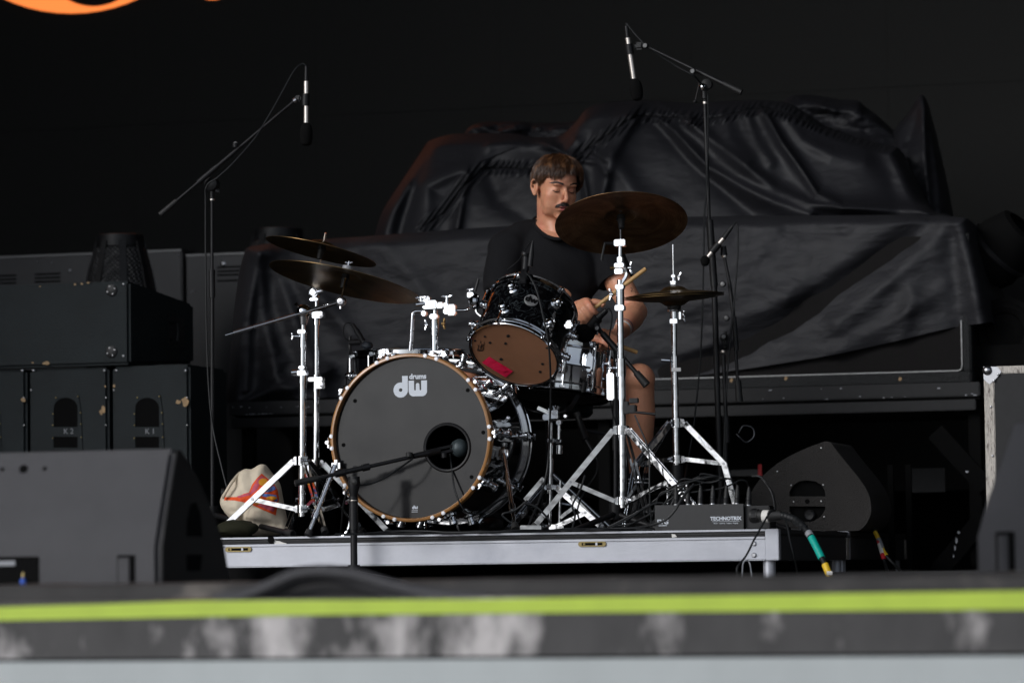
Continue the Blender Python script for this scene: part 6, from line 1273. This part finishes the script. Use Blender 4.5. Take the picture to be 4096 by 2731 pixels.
bagprint([(1047, 1893), (1072, 1914), (1097, 1934), (1111, 1960), (1117, 1994), (1110, 2023), (1103, 2060), (1050, 2038), (993, 2011), (936, 2000), (897, 2000), (897, 1987), (945, 1987), (976, 1974), (996, 1968), (1008, 1937), (1028, 1911)], 'orange', 0)
bagprint([(1046, 1901), (1064, 1913), (1040, 1932), (1028, 1958), (1000, 1979), (955, 1990), (948, 1984), (980, 1975), (1002, 1968), (1016, 1938), (1030, 1915)], 'pink', 1)
bagprint([(999, 2003), (1040, 2000), (1075, 2004), (1100, 2010), (1104, 2022), (1094, 2046), (1062, 2034), (1020, 2016)], 'pink', 1)
bagprint([(1052+18*math.cos(k*PI/8), 1927+15*math.sin(k*PI/8)) for k in range(16)], 'yellow', 2)
bagprint([(1058, 1964), (1080, 1950), (1096, 1941), (1104, 1955), (1085, 1964), (1066, 1969)], 'blue', 1)
bagprint([(1030, 1974), (1070, 1974), (1105, 1979), (1111, 2000), (1106, 2006), (1080, 1990), (1050, 1984)], 'blue', 1)
bagprint([(1086+22*math.cos(k*PI/8), 1991+8*math.sin(k*PI/8)) for k in range(16)], 'yellow', 2)
bagprint([(1016, 2011), (1036, 2010), (1038, 2016), (1022, 2018)], 'yellow', 2)
bagprint([(1012, 1990), (1040, 1988), (1052, 1995), (1030, 1998)], 'yellow', 2)
M().tube(catmull([P(960, 1890, DB), P(930, 1925, DB-0.06), P(905, 1965, DB-0.07), P(892, 1990, DB-0.05)], 6), 0.0055, 8).build('drawcord', 'canvas', tb_)
cl_ = M(); cl_.ell(P(945, 2120, 12.2)+EZ*0.005, 0.075, 0.05, 0.03, nu=24, nv=12)
for i, v in enumerate(cl_.v): cl_.v[i] = v+Vector((1, 1, 1))*0.008*noise.noise(v*40); cl_.v[i].z = max(RZ+0.001, cl_.v[i].z)
tag(cl_.build('folded_jacket', 'olive'), 'dark olive jacket crumpled on the platform in front of the tote bag', 'jacket')

# ================================================================== foreground of the stage
mtm = M(); nu_, nv_ = 240, 10; vs = []
for j in range(nv_):
    for i in range(nu_):
        a = -3.2+6.4*i/(nu_-1); tt = 6.84+0.5*j/(nv_-1); h = 0.033+0.006*noise.noise(Vector((a*1.7, tt*2, 0)))+0.003*noise.noise(Vector((a*9, tt*5, 2)))
        if j == 0: h = 0.0015
        if j == 1: tt = 6.87; h *= 0.9
        if j == nv_-1: h = 0.0015
        vs.append(ST(a, tt, h))
mtm.add(vs, [(j*nu_+i, j*nu_+i+1, (j+1)*nu_+i+1, (j+1)*nu_+i) for j in range(nv_-1) for i in range(nu_-1)], True)
mat('cable_mat', (0.05, 0.047, 0.045), 0.55, var=0.4, vscale=5, col2=(0.16, 0.14, 0.12), cscale=5, cpos=(0.55, 0.7))
tag(mtm.build('cable_mat', bpy.data.materials['cable_mat'], loc=ST(0, 6.84, 0)), 'long uneven dark rubber mat along the stage front, just behind the tape', 'mat')
TN = 6.80
cablething([PT(x, y, TN-0.01) for x, y in ((860, 2392), (980, 2378), (1080, 2340), (1170, 2300), (1250, 2285), (1330, 2285), (1430, 2300), (1560, 2338), (1680, 2368), (1800, 2384), (1950, 2392))], 'thick black cable humped up out of focus at the front edge of the stage', 0.0125, 'wedge', 8)
cablething([PT(x, y, TN+0.02) for x, y in ((1000, 2392), (1100, 2365), (1200, 2325), (1290, 2312), (1380, 2320), (1500, 2352), (1620, 2380), (1720, 2392))], 'second black cable under the humped one at the front edge of the stage', 0.012, 'wedge', 8)
# ================================================================== the drummer
def remeshed(m, name, mt, parent, voxel, smooth=4, post=None, loc=None):
    ob = m.build('tmp', None, None, loc=Vector((0, 0, 0)))
    ob.data.validate()
    md = ob.modifiers.new('r', 'REMESH'); md.mode = 'VOXEL'; md.voxel_size = voxel; md.use_smooth_shade = True
    s_ = ob.modifiers.new('s', 'SMOOTH'); s_.factor = 0.5; s_.iterations = smooth
    dg = bpy.context.evaluated_depsgraph_get(); me = bpy.data.meshes.new_from_object(ob.evaluated_get(dg)); bpy.data.objects.remove(ob)
    base = wloc(parent); n = len(me.vertices); co = np.empty(n*3); me.vertices.foreach_get('co', co); co = co.reshape(-1, 3)
    if post: co = post(co, me)
    co = co-np.array(base); me.vertices.foreach_set('co', co.ravel()); me.materials.clear(); me.materials.append(MAT[mt] if isinstance(mt, str) else mt)
    me.polygons.foreach_set('use_smooth', [True]*len(me.polygons)); me.update()
    o = bpy.data.objects.new(name, me); COL.objects.link(o); o.parent = parent; return o
pn = thing('person', 'drummer with brown hair and moustache in a black T-shirt, eyes closed, holding two sticks', 'person', Vector((P(2200, 2000, 13.1).x, 13.1, RZ)))
# head frame
yaw, pit = R(24), R(13)
Hf = Vector((math.sin(yaw)*math.cos(pit), -math.cos(yaw)*math.cos(pit), -math.sin(pit)))
Hr = EZ.cross(Hf)*1.0; Hr = Vector((-Hf.y, Hf.x, 0)).normalized(); Hr = Hr if Hr.x > 0 else -Hr
Hu = Hr.cross(Hf).normalized(); Hu = Hu if Hu.z > 0 else -Hu
rl = R(-2.0); Hr, Hu = Hr*math.cos(rl)+Hu*math.sin(rl), Hu*math.cos(rl)-Hr*math.sin(rl)
Hc = P(2262, 762, 12.92)-Hf*0.086; KS = 1.0
def H(x, y, z): return Hc+Hr*(x*KS)+Hf*(y*KS)+Hu*(z*KS)
def hell(m, x, y, z, rx, ry, rz, nu=28, nv=18): m.ell(H(x, y, z), rx*KS, ry*KS, rz*KS, X=Hr, Y=Hf, Z=Hu, nu=nu, nv=nv)
b = M()
hell(b, 0, -0.012, 0.028, 0.074, 0.098, 0.078, 40, 28); hell(b, 0, 0.022, -0.03, 0.062, 0.061, 0.078, 36, 24); hell(b, 0, 0.028, -0.070, 0.048, 0.052, 0.038)
hell(b, 0, 0.066, -0.100, 0.021, 0.017, 0.016); hell(b, 0.030, 0.030, -0.082, 0.026, 0.036, 0.022); hell(b, -0.030, 0.030, -0.082, 0.026, 0.036, 0.022)
for s in (-1, 1):
    hell(b, s*0.034, 0.046, -0.026, 0.031, 0.030, 0.030); hell(b, s*0.028, 0.0795, 0.019, 0.025, 0.011, 0.0075); hell(b, s*0.031, 0.068, -0.001, 0.0135, 0.0110, 0.0095)
    hell(b, s*0.0125, 0.096, -0.040, 0.0075, 0.0095, 0.0065, 16, 12)
    hell(b, s*0.0765, -0.008, -0.008, 0.006, 0.016, 0.029, 20, 14)
    b.tube([H(s*0.080, -0.004, 0.020), H(s*0.086, -0.014, 0.024), H(s*0.090, -0.024, 0.012), H(s*0.088, -0.025, -0.008), H(s*0.083, -0.015, -0.026), H(s*0.078, -0.006, -0.034)], [0.004, 0.0045, 0.0048, 0.0045, 0.0045, 0.0055], 8)
    hell(b, s*0.032, 0.042, -0.055, 0.031, 0.033, 0.036)
b.tube([H(0, 0.080, 0.016), H(0, 0.090, -0.004), H(0, 0.101, -0.022), H(0, 0.109, -0.034)], [0.0075, 0.0078, 0.0090, 0.0098], 14)
hell(b, 0, 0.104, -0.037, 0.0095, 0.0105, 0.0085); hell(b, 0, 0.0765, -0.062, 0.026, 0.015, 0.020); hell(b, 0, 0.082, -0.071, 0.017, 0.0085, 0.006)
nb1, nb0 = P(2212, 962, 13.08), H(0, -0.018, -0.055)
b.tube([H(0, -0.03, 0.0), nb0, up(nb0, nb1, 0.5), nb1, nb1-EZ*0.08], [0.056, 0.057, 0.058, 0.066, 0.075], 28)
b.tube([P(2180, 975, 13.10), P(2080, 975, 13.08), P(2030, 1000, 13.05)], [0.06, 0.05, 0.05], 16); b.tube([P(2250, 975, 13.10), P(2350, 975, 13.1), P(2400, 1000, 13.1)], [0.06, 0.05, 0.05], 16)
b.tube([P(2212, 1000, 13.1), P(2205, 1200, 13.1), P(2200, 1420, 13.14)], [0.10, 0.12, 0.13], 24)
# arms
sL, eL, wL = P(2035, 1005, 13.06), P(2030, 1290, 12.90), P(2262, 1262, 12.60)
sR, eR, wR = P(2405, 1005, 13.10), P(2540, 1248, 13.00), P(2484, 1326, 12.80)
b.tube([sL, up(sL, eL, 0.5), eL], [0.055, 0.050, 0.042], 18); b.tube([eL, up(eL, wL, 0.3), up(eL, wL, 0.75), wL], [0.042, 0.046, 0.034, 0.027], 18)
b.tube([sR, up(sR, eR, 0.35), up(sR, eR, 0.75), eR], [0.055, 0.052, 0.047, 0.043], 20); b.ell(eR+CR*0.002, 0.044, 0.044, 0.044, nu=20, nv=14)
b.tube([eR, up(eR, wR, 0.3), up(eR, wR, 0.7), wR], [0.044, 0.047, 0.038, 0.029], 20)
def grip(m, C, s, bk, wrist, thumb=1):
    bk = (bk-s*bk.dot(s)).normalized(); e = s.cross(bk).normalized()
    if thumb < 0: e = -e
    lens = [0.92, 1.0, 0.97, 0.86]; 
    for i in range(4):
        off = (1.5-i)*0.0195; k = lens[i]; pts = []; rs = []
        for a, r_, q in ((-58, 0.037, 0.0110), (-8, 0.0345*k+0.001, 0.0112), (38, 0.031*k, 0.0098), (82, 0.0262*k, 0.0094), (128, 0.021, 0.0088), (172, 0.0165, 0.0080), (205, 0.0150, 0.0066)):
            pts.append(C+s*off+(bk*math.cos(R(a))+e*math.sin(R(a)))*r_); rs.append(q)
        m.tube(catmull(pts, 3), list(np.interp(np.linspace(0, 6, 19), range(7), rs)), 12)
        m.ell(pts[1], 0.0118, nu=14, nv=10); m.ell(pts[3], 0.0100, nu=12, nv=8)
    pc_ = C+bk*0.016-e*0.030; m.ell(pc_, 0.043, 0.018, 0.034, X=s, Y=(bk*0.85-e*0.5).normalized(), Z=s.cross((bk*0.85-e*0.5).normalized()).normalized(), nu=20, nv=14)
    m.ell(C-e*0.026-bk*0.004+s*0.012, 0.030, 0.016, 0.020, X=s, Y=e, Z=bk, nu=16, nv=12)
    m.tube([wrist, up(wrist, pc_, 0.5), pc_], [0.027, 0.028, 0.026], 16)
    t0 = C-e*0.026+s*0.020-bk*0.004; m.tube(catmull([t0, C-e*0.018+s*0.046+bk*0.004, C+s*0.062-e*0.004-bk*0.006+e*0.002, C+s*0.068+e*0.012-bk*0.010], 4), [0.0135]*5+[0.0125]*4+[0.011]*3+[0.0085], 12)
s1 = (CR*0.78+CU*0.60-F0*0.10).normalized(); C1 = P(2347, 1256, 12.52)
grip(b, C1, s1, (-F0*0.85+(-CR*0.60+CU*0.78)*0.5).normalized(), wL)
s2 = (-CR*0.93+CU*0.33-F0*0.25).normalized(); C2 = P(2432, 1367, 12.62)
grip(b, C2, s2, (CU*0.9-F0*0.35+CR*0.2).normalized(), wR, 1)
nk = catmull([P(2132, 884, 13.09), P(2152, 918, 13.01), P(2188, 945, 12.965), P(2235, 956, 12.95), P(2282, 944, 12.975), P(2316, 915, 13.03), P(2326, 884, 13.10), P(2290, 862, 13.17), P(2230, 856, 13.19), P(2165, 862, 13.16)], 6, True)
NKN = len(nk); ctr_ = sum(nk, Vector())/NKN; ma = M(); vs = []
for k_, (rr5, cc5, zz5) in enumerate(((0.052, P(2218, 850, 13.03), 0), (0.060, P(2216, 880, 13.05), 0))):
    for p in nk:
        h = Vector((p.x-ctr_.x, p.y-ctr_.y, 0)).normalized(); vs.append(cc5+h*rr5)
for p in nk: vs.append(p+(ctr_-p)*0.22+EZ*0.012)
for p in nk: vs.append(p+(ctr_-p)*0.02)
for p in nk: vs.append(p+(ctr_-p)*0.25-EZ*0.004)
ma.add(vs, [(j*NKN+i, j*NKN+(i+1) % NKN, (j+1)*NKN+(i+1) % NKN, (j+1)*NKN+i) for j in range(4) for i in range(NKN)], True)
o_ = len(b.v); b.v += ma.v
for f_, q_ in zip(ma.f, ma.sm): b.f.append([i+o_ for i in f_]); b.sm.append(True)
b.f.append([o_+i for i in range(NKN)][::-1]); b.f.append([o_+4*NKN+i for i in range(NKN)]); b.sm += [True, True]
# legs
hipR, knR, anR = P(2290, 1500, 13.12), P(2556, 1530, 12.68), P(2556, 1905, 12.72)
b.tube([hipR, up(hipR, knR, 0.4), up(hipR, knR, 0.8), knR], [0.085, 0.080, 0.066, 0.058], 24); b.ell(knR+CU*0.012-F0*0.01, 0.058, 0.055, 0.058, nu=22, nv=16)
b.tube([knR, up(knR, anR, 0.15), up(knR, anR, 0.32), up(knR, anR, 0.6), up(knR, anR, 0.85), anR, anR-EZ*0.07], [0.056, 0.055, 0.059, 0.051, 0.038, 0.034, 0.036], 24)
b.ell(up(knR, anR, 0.3)+F0*0.02, 0.050, 0.05, 0.09, nu=20, nv=14)
hipL, knL, anL = P(2110, 1500, 13.12), P(1960, 1530, 12.72), P(1965, 1960, 12.8)
b.tube([hipL, up(hipL, knL, 0.5), knL], [0.085, 0.078, 0.058], 22); b.tube([knL, up(knL, anL, 0.3), anL], [0.056, 0.055, 0.035], 22)
def facepost(co, me):
    X = np.array(Hr), np.array(Hf), np.array(Hu); c0_ = np.array(Hc); rel = co-c0_
    lx, ly, lz = rel@X[0], rel@X[1], rel@X[2]
    def brush(cx, cy, cz, rx, ry, rz, dy):
        w = np.exp(-(((lx-cx)/rx)**2+((ly-cy)/ry)**2+((lz-cz)/rz)**2)); return w*dy
    # soften the cheeks and jaw before the fine shapes go on
    n = len(co); ne = len(me.edges); E = np.empty(ne*2, dtype=np.int64); me.edges.foreach_get('vertices', E); E = E.reshape(-1, 2)
    wsm = ((np.abs(lx) < 0.095) & (lz > -0.125) & (lz < 0.03) & (ly > -0.02) & (ly < 0.13)).astype(float)
    keep = np.exp(-((lx/0.016)**2+((ly-0.100)/0.02)**2+((lz+0.022)/0.028)**2))+sum(np.exp(-(((lx-s*0.031)/0.014)**2+((ly-0.078)/0.016)**2+((lz)/0.010)**2)) for s in (-1, 1))*0.75
    keep += (np.abs(lx) > 0.070)*(lz > -0.04)*1.0
    wsm = wsm*np.clip(1-keep*1.25, 0, 1)*0.6; deg = np.bincount(E.ravel(), minlength=n)
    for it in range(26):
        acc = np.stack([np.bincount(E[:, 0], weights=co[E[:, 1], k], minlength=n)+np.bincount(E[:, 1], weights=co[E[:, 0], k], minlength=n) for k in range(3)], 1)/np.maximum(deg, 1)[:, None]
        co = co+(acc-co)*wsm[:, None]
    rel = co-c0_; lx, ly, lz = rel@X[0], rel@X[1], rel@X[2]
    d = np.zeros(len(co))
    for s in (-1, 1):
        d += brush(s*0.030, 0.080, 0.010, 0.016, 0.02, 0.0045, -0.0030)      # crease above the lid
        d += brush(s*0.016, 0.085, -0.002, 0.006, 0.02, 0.010, -0.0035)      # inner eye corner
        d += brush(s*0.032, 0.080, -0.0125, 0.014, 0.02, 0.0035, -0.0018)
        d += brush(s*0.024, 0.085, -0.046, 0.006, 0.03, 0.014, -0.0018)      # fold beside the nose
        d += brush(s*0.050, 0.06, -0.055, 0.014, 0.03, 0.018, -0.0025)
    d += brush(0, 0.095, -0.0655, 0.018, 0.02, 0.0022, -0.0060)             # parted mouth
    d += brush(0, 0.09, -0.084, 0.020, 0.02, 0.006, -0.0030)
    d += brush(0, 0.10, -0.050, 0.003, 0.02, 0.007, -0.0015)
    co = co+d[:, None]*X[1][None]
    return co
skin = remeshed(b, 'body', 'skin', pn, 0.0034, 3, facepost)
# closed lids, brows, lips, moustache
def facepts(xs, zs, y): return [H(x, yy, z) for x, z, yy in zip(xs, zs, y)]
for s in (-1, 1):
    M().tube(catmull(facepts([s*0.0175, s*0.024, s*0.031, s*0.038, s*0.0445], [-0.0040, -0.0078, -0.0090, -0.0078, -0.0042], [0.0765, 0.0785, 0.0785, 0.0760, 0.0700]), 4), [0.0009]*4+[0.0020]*9+[0.0012]*4, 6).build('eyelashes', 'brow', pn)
random.seed(3)
hb = M()
for s in (-1, 1):
    for k in range(260):
        f_ = random.random(); x = 0.012+0.042*f_; z = 0.0215+0.0065*math.sin(f_*2.3)-0.006*max(0, f_-0.6)*2+random.uniform(-0.0034, 0.0034)*(1-0.5*f_); y = 0.0915-0.0210*f_**2+0.0005
        p = H(s*x, y, z); q = H(s*(x+0.006), y-0.002-0.004*f_, z+0.0020*(1-1.6*f_)); hb.tube([p, up(p, q, 0.5)+Hf*0.0006, q], [0.0008, 0.0009, 0.0003], 4)
hb.build('eyebrow', 'brow', pn)
ms = M()
for k in range(650):
    u_ = random.uniform(-1, 1); x = 0.025*u_; au = abs(u_); z0_ = -0.0465-0.011*au**1.5+random.uniform(-0.0065, 0.0045)*(1-0.3*au); y = 0.0955-0.016*au**1.8+random.uniform(0, 0.0015)
    p = H(x, y, z0_); q = H(x+0.0045*(1 if u_ > 0 else -1)*(0.3+au), y-0.001-0.003*au, z0_-0.0068); ms.tube([p, up(p, q, 0.5)+Hf*0.0014, q], [0.0006, 0.0007, 0.0002], 4)
ms.build('moustache', 'brow', pn)
lm_ = M(); hell(lm_, 0, 0.0900, -0.0605, 0.0185, 0.0050, 0.0036, 20, 10); lm_.build('upper_lip', 'lips', pn)
lm_ = M(); hell(lm_, 0, 0.0890, -0.0720, 0.0165, 0.0062, 0.0050, 20, 10); lm_.build('lower_lip', 'lips', pn)
lm_ = M(); hell(lm_, 0, 0.0875, -0.0655, 0.0150, 0.0035, 0.0028, 20, 10); lm_.build('mouth', 'mouth', pn)
for s in (-1, 1):
    lm_ = M(); lm_.lathe(H(s*0.006, 0.1045, -0.0455), (Hf*0.4-Hu).normalized(), [(0.0032, 0.0), (0.0001, 0.0006)], 10); lm_.build('nostril', 'mouth', pn)
# hair: cap plus strands
hc0 = (0.009, -0.020, 0.032); hr_ = (0.0895, 0.1050, 0.084)
def hairline(az):       # az: 0 front, +-180 back; returns lowest z of the hair
    a = abs(az); side = 1 if az > 0 else -1
    f = np.interp(a, [0, 25, 42, 58, 74, 90, 110, 130, 180], [0.074, 0.072, 0.062, 0.030, 0.004, 0.006, -0.020, -0.060, -0.075])
    if az > 0: f = f-0.012*math.exp(-((a-70)/25)**2)
    return f
def hpt(az, el, k=1.0):
    x = hr_[0]*k*math.sin(az)*math.cos(el); y = hr_[1]*k*math.cos(az)*math.cos(el); z = hr_[2]*k*math.sin(el); return (hc0[0]+x, hc0[1]+y, hc0[2]+z)
cp = M(); NA_, NE_ = 72, 36; idx = {}; vs = []; fs = []
for j in range(NE_+1):
    for i in range(NA_):
        az = -PI+2*PI*i/NA_; zlow = hairline(math.degrees(az)); e0 = math.asin(max(-0.98, min(0.98, (zlow-hc0[2])/hr_[2]))); el = e0+(PI/2-e0)*j/NE_
        x, y, z = hpt(az, el, 1.0+0.03*noise.noise(Vector((az*3, el*3, 0)))*(1-j/NE_)); vs.append(H(x, y, z))
for j in range(NE_):
    for i in range(NA_): fs.append((j*NA_+i, j*NA_+(i+1) % NA_, (j+1)*NA_+(i+1) % NA_, (j+1)*NA_+i))
cp.add(vs, fs, True); hair = cp.build('hair', 'hair', pn, sharp=180)
st = M(); random.seed(11)
crown = Vector((0.020, -0.060, 0.115))
for k in range(4600):
    az = random.uniform(-PI, PI); zl = hairline(math.degrees(az)); e0 = math.asin(max(-0.98, min(0.98, (zl-hc0[2])/hr_[2]))); el = e0+(PI/2-e0)*random.random()**0.8
    p = Vector(hpt(az, el, 1.0)); L_ = random.uniform(0.045, 0.080); n_ = 7; pts = []; lift = random.uniform(0.0, 1.0)
    clump = noise.noise(Vector((az*3.4, el*4.5, 1.0)))*1.4; clump2 = noise.noise(Vector((az*7, el*7, 5.0)))
    q = p.copy(); stopped = False
    for i in range(n_+1):
        rel = Vector(((q.x-hc0[0])/hr_[0], (q.y-hc0[1])/hr_[1], (q.z-hc0[2])/hr_[2])); kk = rel.length; nrm = Vector((rel.x/hr_[0], rel.y/hr_[1], rel.z/hr_[2])).normalized()
        h = 1.01+0.05*clump+0.025*clump2+0.09*lift*math.sin(PI*min(1, (i+1)/n_*0.8))*(0.45+0.7*max(0, rel.z))*(0.8+0.6*max(0, rel.y)); 
        surf = Vector((hc0[0]+rel.x/kk*hr_[0]*h, hc0[1]+rel.y/kk*hr_[1]*h, hc0[2]+rel.z/kk*hr_[2]*h)); pts.append(H(*surf))
        dirv = (q-crown); front = max(0, rel.y)
        dirv = Vector((dirv.x*1.1, dirv.y, dirv.z)) + Vector((-0.05*front+0.10*clump*front, -0.04*(1-front) if abs(rel.x) > 0.5 else 0, -0.045))
        if rel.y > 0.35: dirv += Vector((0.10*clump+0.05*clump2+(-0.07 if rel.x < 0.30 else 0.06), -0.01, 0))
        dirv = dirv-nrm*dirv.dot(nrm); dirv = dirv.normalized()+Vector((clump2, clump, -clump2))*0.35
        q = surf+dirv*(L_/n_)
        zz = q.z; azq = math.degrees(math.atan2(q.x-hc0[0], q.y-hc0[1])); low = hairline(azq) - 0.010 - 0.030*math.exp(-((azq+24)/16)**2) - 0.014*math.exp(-((azq-30)/14)**2) - 0.010*random.random() + 0.016*noise.noise(Vector((azq*0.07, 2.0, 0)))
        if zz < low: break
    if len(pts) >= 3:
        m_ = len(pts); st.tube(pts, list(np.interp(np.linspace(0, 1, m_), [0, 0.6, 1], [0.0010, 0.0011, 0.0003])), 4, cap=False)
st.build('hair_strands', 'hair', pn, sharp=180)
# clothes
t = M()
t.ell(P(2205, 1075, 13.10), 0.196, 0.125, 0.175, nu=36, nv=24); t.ell(P(2203, 1300, 13.11), 0.168, 0.128, 0.24, nu=36, nv=24); t.ell(P(2198, 1470, 13.15), 0.182, 0.14, 0.13, nu=32, nv=20)
t.tube([P(2035, 990, 13.07), P(2110, 955, 13.10), P(2212, 955, 13.13), P(2320, 955, 13.13), P(2405, 990, 13.10)], [0.070, 0.072, 0.078, 0.072, 0.072], 24)
t.ell(sL+EZ*0.004, 0.078, 0.075, 0.078, nu=24, nv=16); t.ell(sR+EZ*0.004, 0.078, 0.075, 0.078, nu=24, nv=16)
t.tube([sL+EZ*0.012, P(2012, 1090, 13.02), P(2006, 1175, 12.99)], [0.072, 0.070, 0.067], 24)
t.tube([sR+EZ*0.010, P(2435, 1065, 13.08), P(2462, 1118, 13.06)], [0.072, 0.070, 0.068], 24)
def shirtpost(co, me):
    out = co.copy(); nr = np.empty(len(co)*3); me.vertices.foreach_get('normal', nr); nr = nr.reshape(-1, 3)
    for i in range(len(co)):
        v = Vector(co[i]); n1 = noise.fractal(Vector((v.x*7+v.z*3, v.y*6, v.z*5)), 1.0, 2.0, 3)
        rg = math.sin((v.x*0.9+v.z*0.75)*46+5*noise.noise(v*4))*0.0035*max(0, noise.noise(v*5+Vector((3, 0, 0)))+0.25)
        out[i] += nr[i]*(0.008*n1+rg)
    return out
shirt = remeshed(t, 'shirt', 'shirt', pn, 0.007, 9, shirtpost)
M().tube([p for p in nk], 0.0068, 10, closed=True).build('neckband', 'shirt', pn)
hm_ = M(); hm_.tube([P(2457, 1107, 13.06), P(2464, 1122, 13.055)], [0.0695, 0.0700], 36, cap=False); hm_.build('sleeve_hem', 'shirt', pn)
sh = M(); sh.ell(P(2200, 1520, 13.14), 0.185, 0.15, 0.10, nu=30, nv=20)
sh.tube([P(2285, 1510, 13.12), up(hipR, knR, 0.42)], [0.100, 0.098], 28); sh.tube([P(2115, 1510, 13.12), up(hipL, knL, 0.55)], [0.100, 0.095], 28)
remeshed(sh, 'shorts', 'shirt', pn, 0.008, 3, shirtpost)
for an, lbl in ((anR, 1), (anL, 0)):
    M().lathe(Vector(an), EZ, [(0.034, 0.012), (0.0385, 0.012), (0.0385, -0.05), (0.041, -0.12), (0.036, -0.12)], 28).build('sock', 'sock', pn)
    if lbl:
        for h in (-0.012, -0.026): M().lathe(Vector(an)+EZ*h, EZ, [(0.0388, 0), (0.0395, 0.001), (0.0395, 0.0035), (0.0388, 0.0045)], 28).build('sock_stripe', 'white', pn)
    f0_ = Vector((an.x, an.y, RZ)); m_ = M(); m_.ell(f0_-F0*0.09+EZ*0.042, 0.046, 0.13, 0.032, nu=24, nv=14); m_.ell(f0_+EZ*0.06, 0.044, 0.055, 0.05, nu=20, nv=12)
    for i, v in enumerate(m_.v): m_.v[i].z = max(v.z, RZ+0.012)
    remeshed(m_, 'shoe', 'rubber', pn, 0.006, 3)
M().lathe(up(eR, wR, 0.88), (wR-eR).normalized(), [(0.0305, -0.007), (0.0330, -0.006), (0.0322, 0.006), (0.0300, 0.007)], 28).build('wristband', 'white', pn)
M().lathe(up(eR, wR, 0.80), (wR-eR).normalized(), [(0.0330, -0.003), (0.0352, -0.0025), (0.035, 0.0025), (0.033, 0.003)], 28).build('wristband', mat('navy_band', (0.02, 0.03, 0.12), 0.6), pn)
M().tube(catmull([P(2523, 1150, 12.94), P(2530, 1158, 12.935), P(2524, 1166, 12.94), P(2538, 1165, 12.93), P(2543, 1173, 12.93)], 4), 0.0012, 5).build('tattoo_line', 'brow', pn)
# drumsticks
def stick(a, b, label):
    n = (b-a).normalized(); L_ = (b-a).length
    m_ = M(); m_.tube([a, a+n*0.004, a+n*0.05, up(a, b, 0.7), up(a, b, 0.94), b-n*0.010, b-n*0.004, b], [0.0060, 0.0074, 0.0076, 0.0074, 0.0042, 0.0045, 0.0045, 0.001], 16)
    tag(m_.build('drumstick', 'stick', None, loc=a), label, 'drumstick')
pa = C1+s1*0.265; stick(pa, C1-s1*0.14, 'light wooden drumstick slanting up right from the upper hand, past the chrome stand')
stick(C2-s2*0.115, C2+s2*0.285, 'light wooden drumstick held low over the snare drum in the hand at the right')
# stool
th_ = thing('drum_stool', 'round black stool mostly hidden under the seated drummer', 'stool', Vector((P(2200, 2000, 13.16).x, 13.16, RZ)))
c = Vector((P(2200, 2000, 13.16).x, 13.16, RZ)); zt_ = P(2200, 1590, 13.15).z
M().lathe(Vector((c.x, c.y, zt_)), EZ, [(0.0001, 0.0), (0.15, 0.0), (0.165, -0.015), (0.165, -0.06), (0.15, -0.075), (0.0001, -0.075)], 36).build('seat', 'vinyl', th_)
M().cyl(Vector((c.x, c.y, zt_-0.075)), Vector((c.x, c.y, RZ+0.12)), 0.014, n=16).build('post', 'chrome', th_)
for a in (30, 150, 270):
    e = foot(c, a, 0.25); M().cyl(Vector((c.x, c.y, RZ+0.24)), e, 0.010, n=12).build('leg', 'chrome', th_); M().cyl(Vector((c.x, c.y, RZ+0.13)), up(Vector((c.x, c.y, RZ+0.24)), e, 0.6), 0.005, n=8).build('brace', 'chrome', th_)
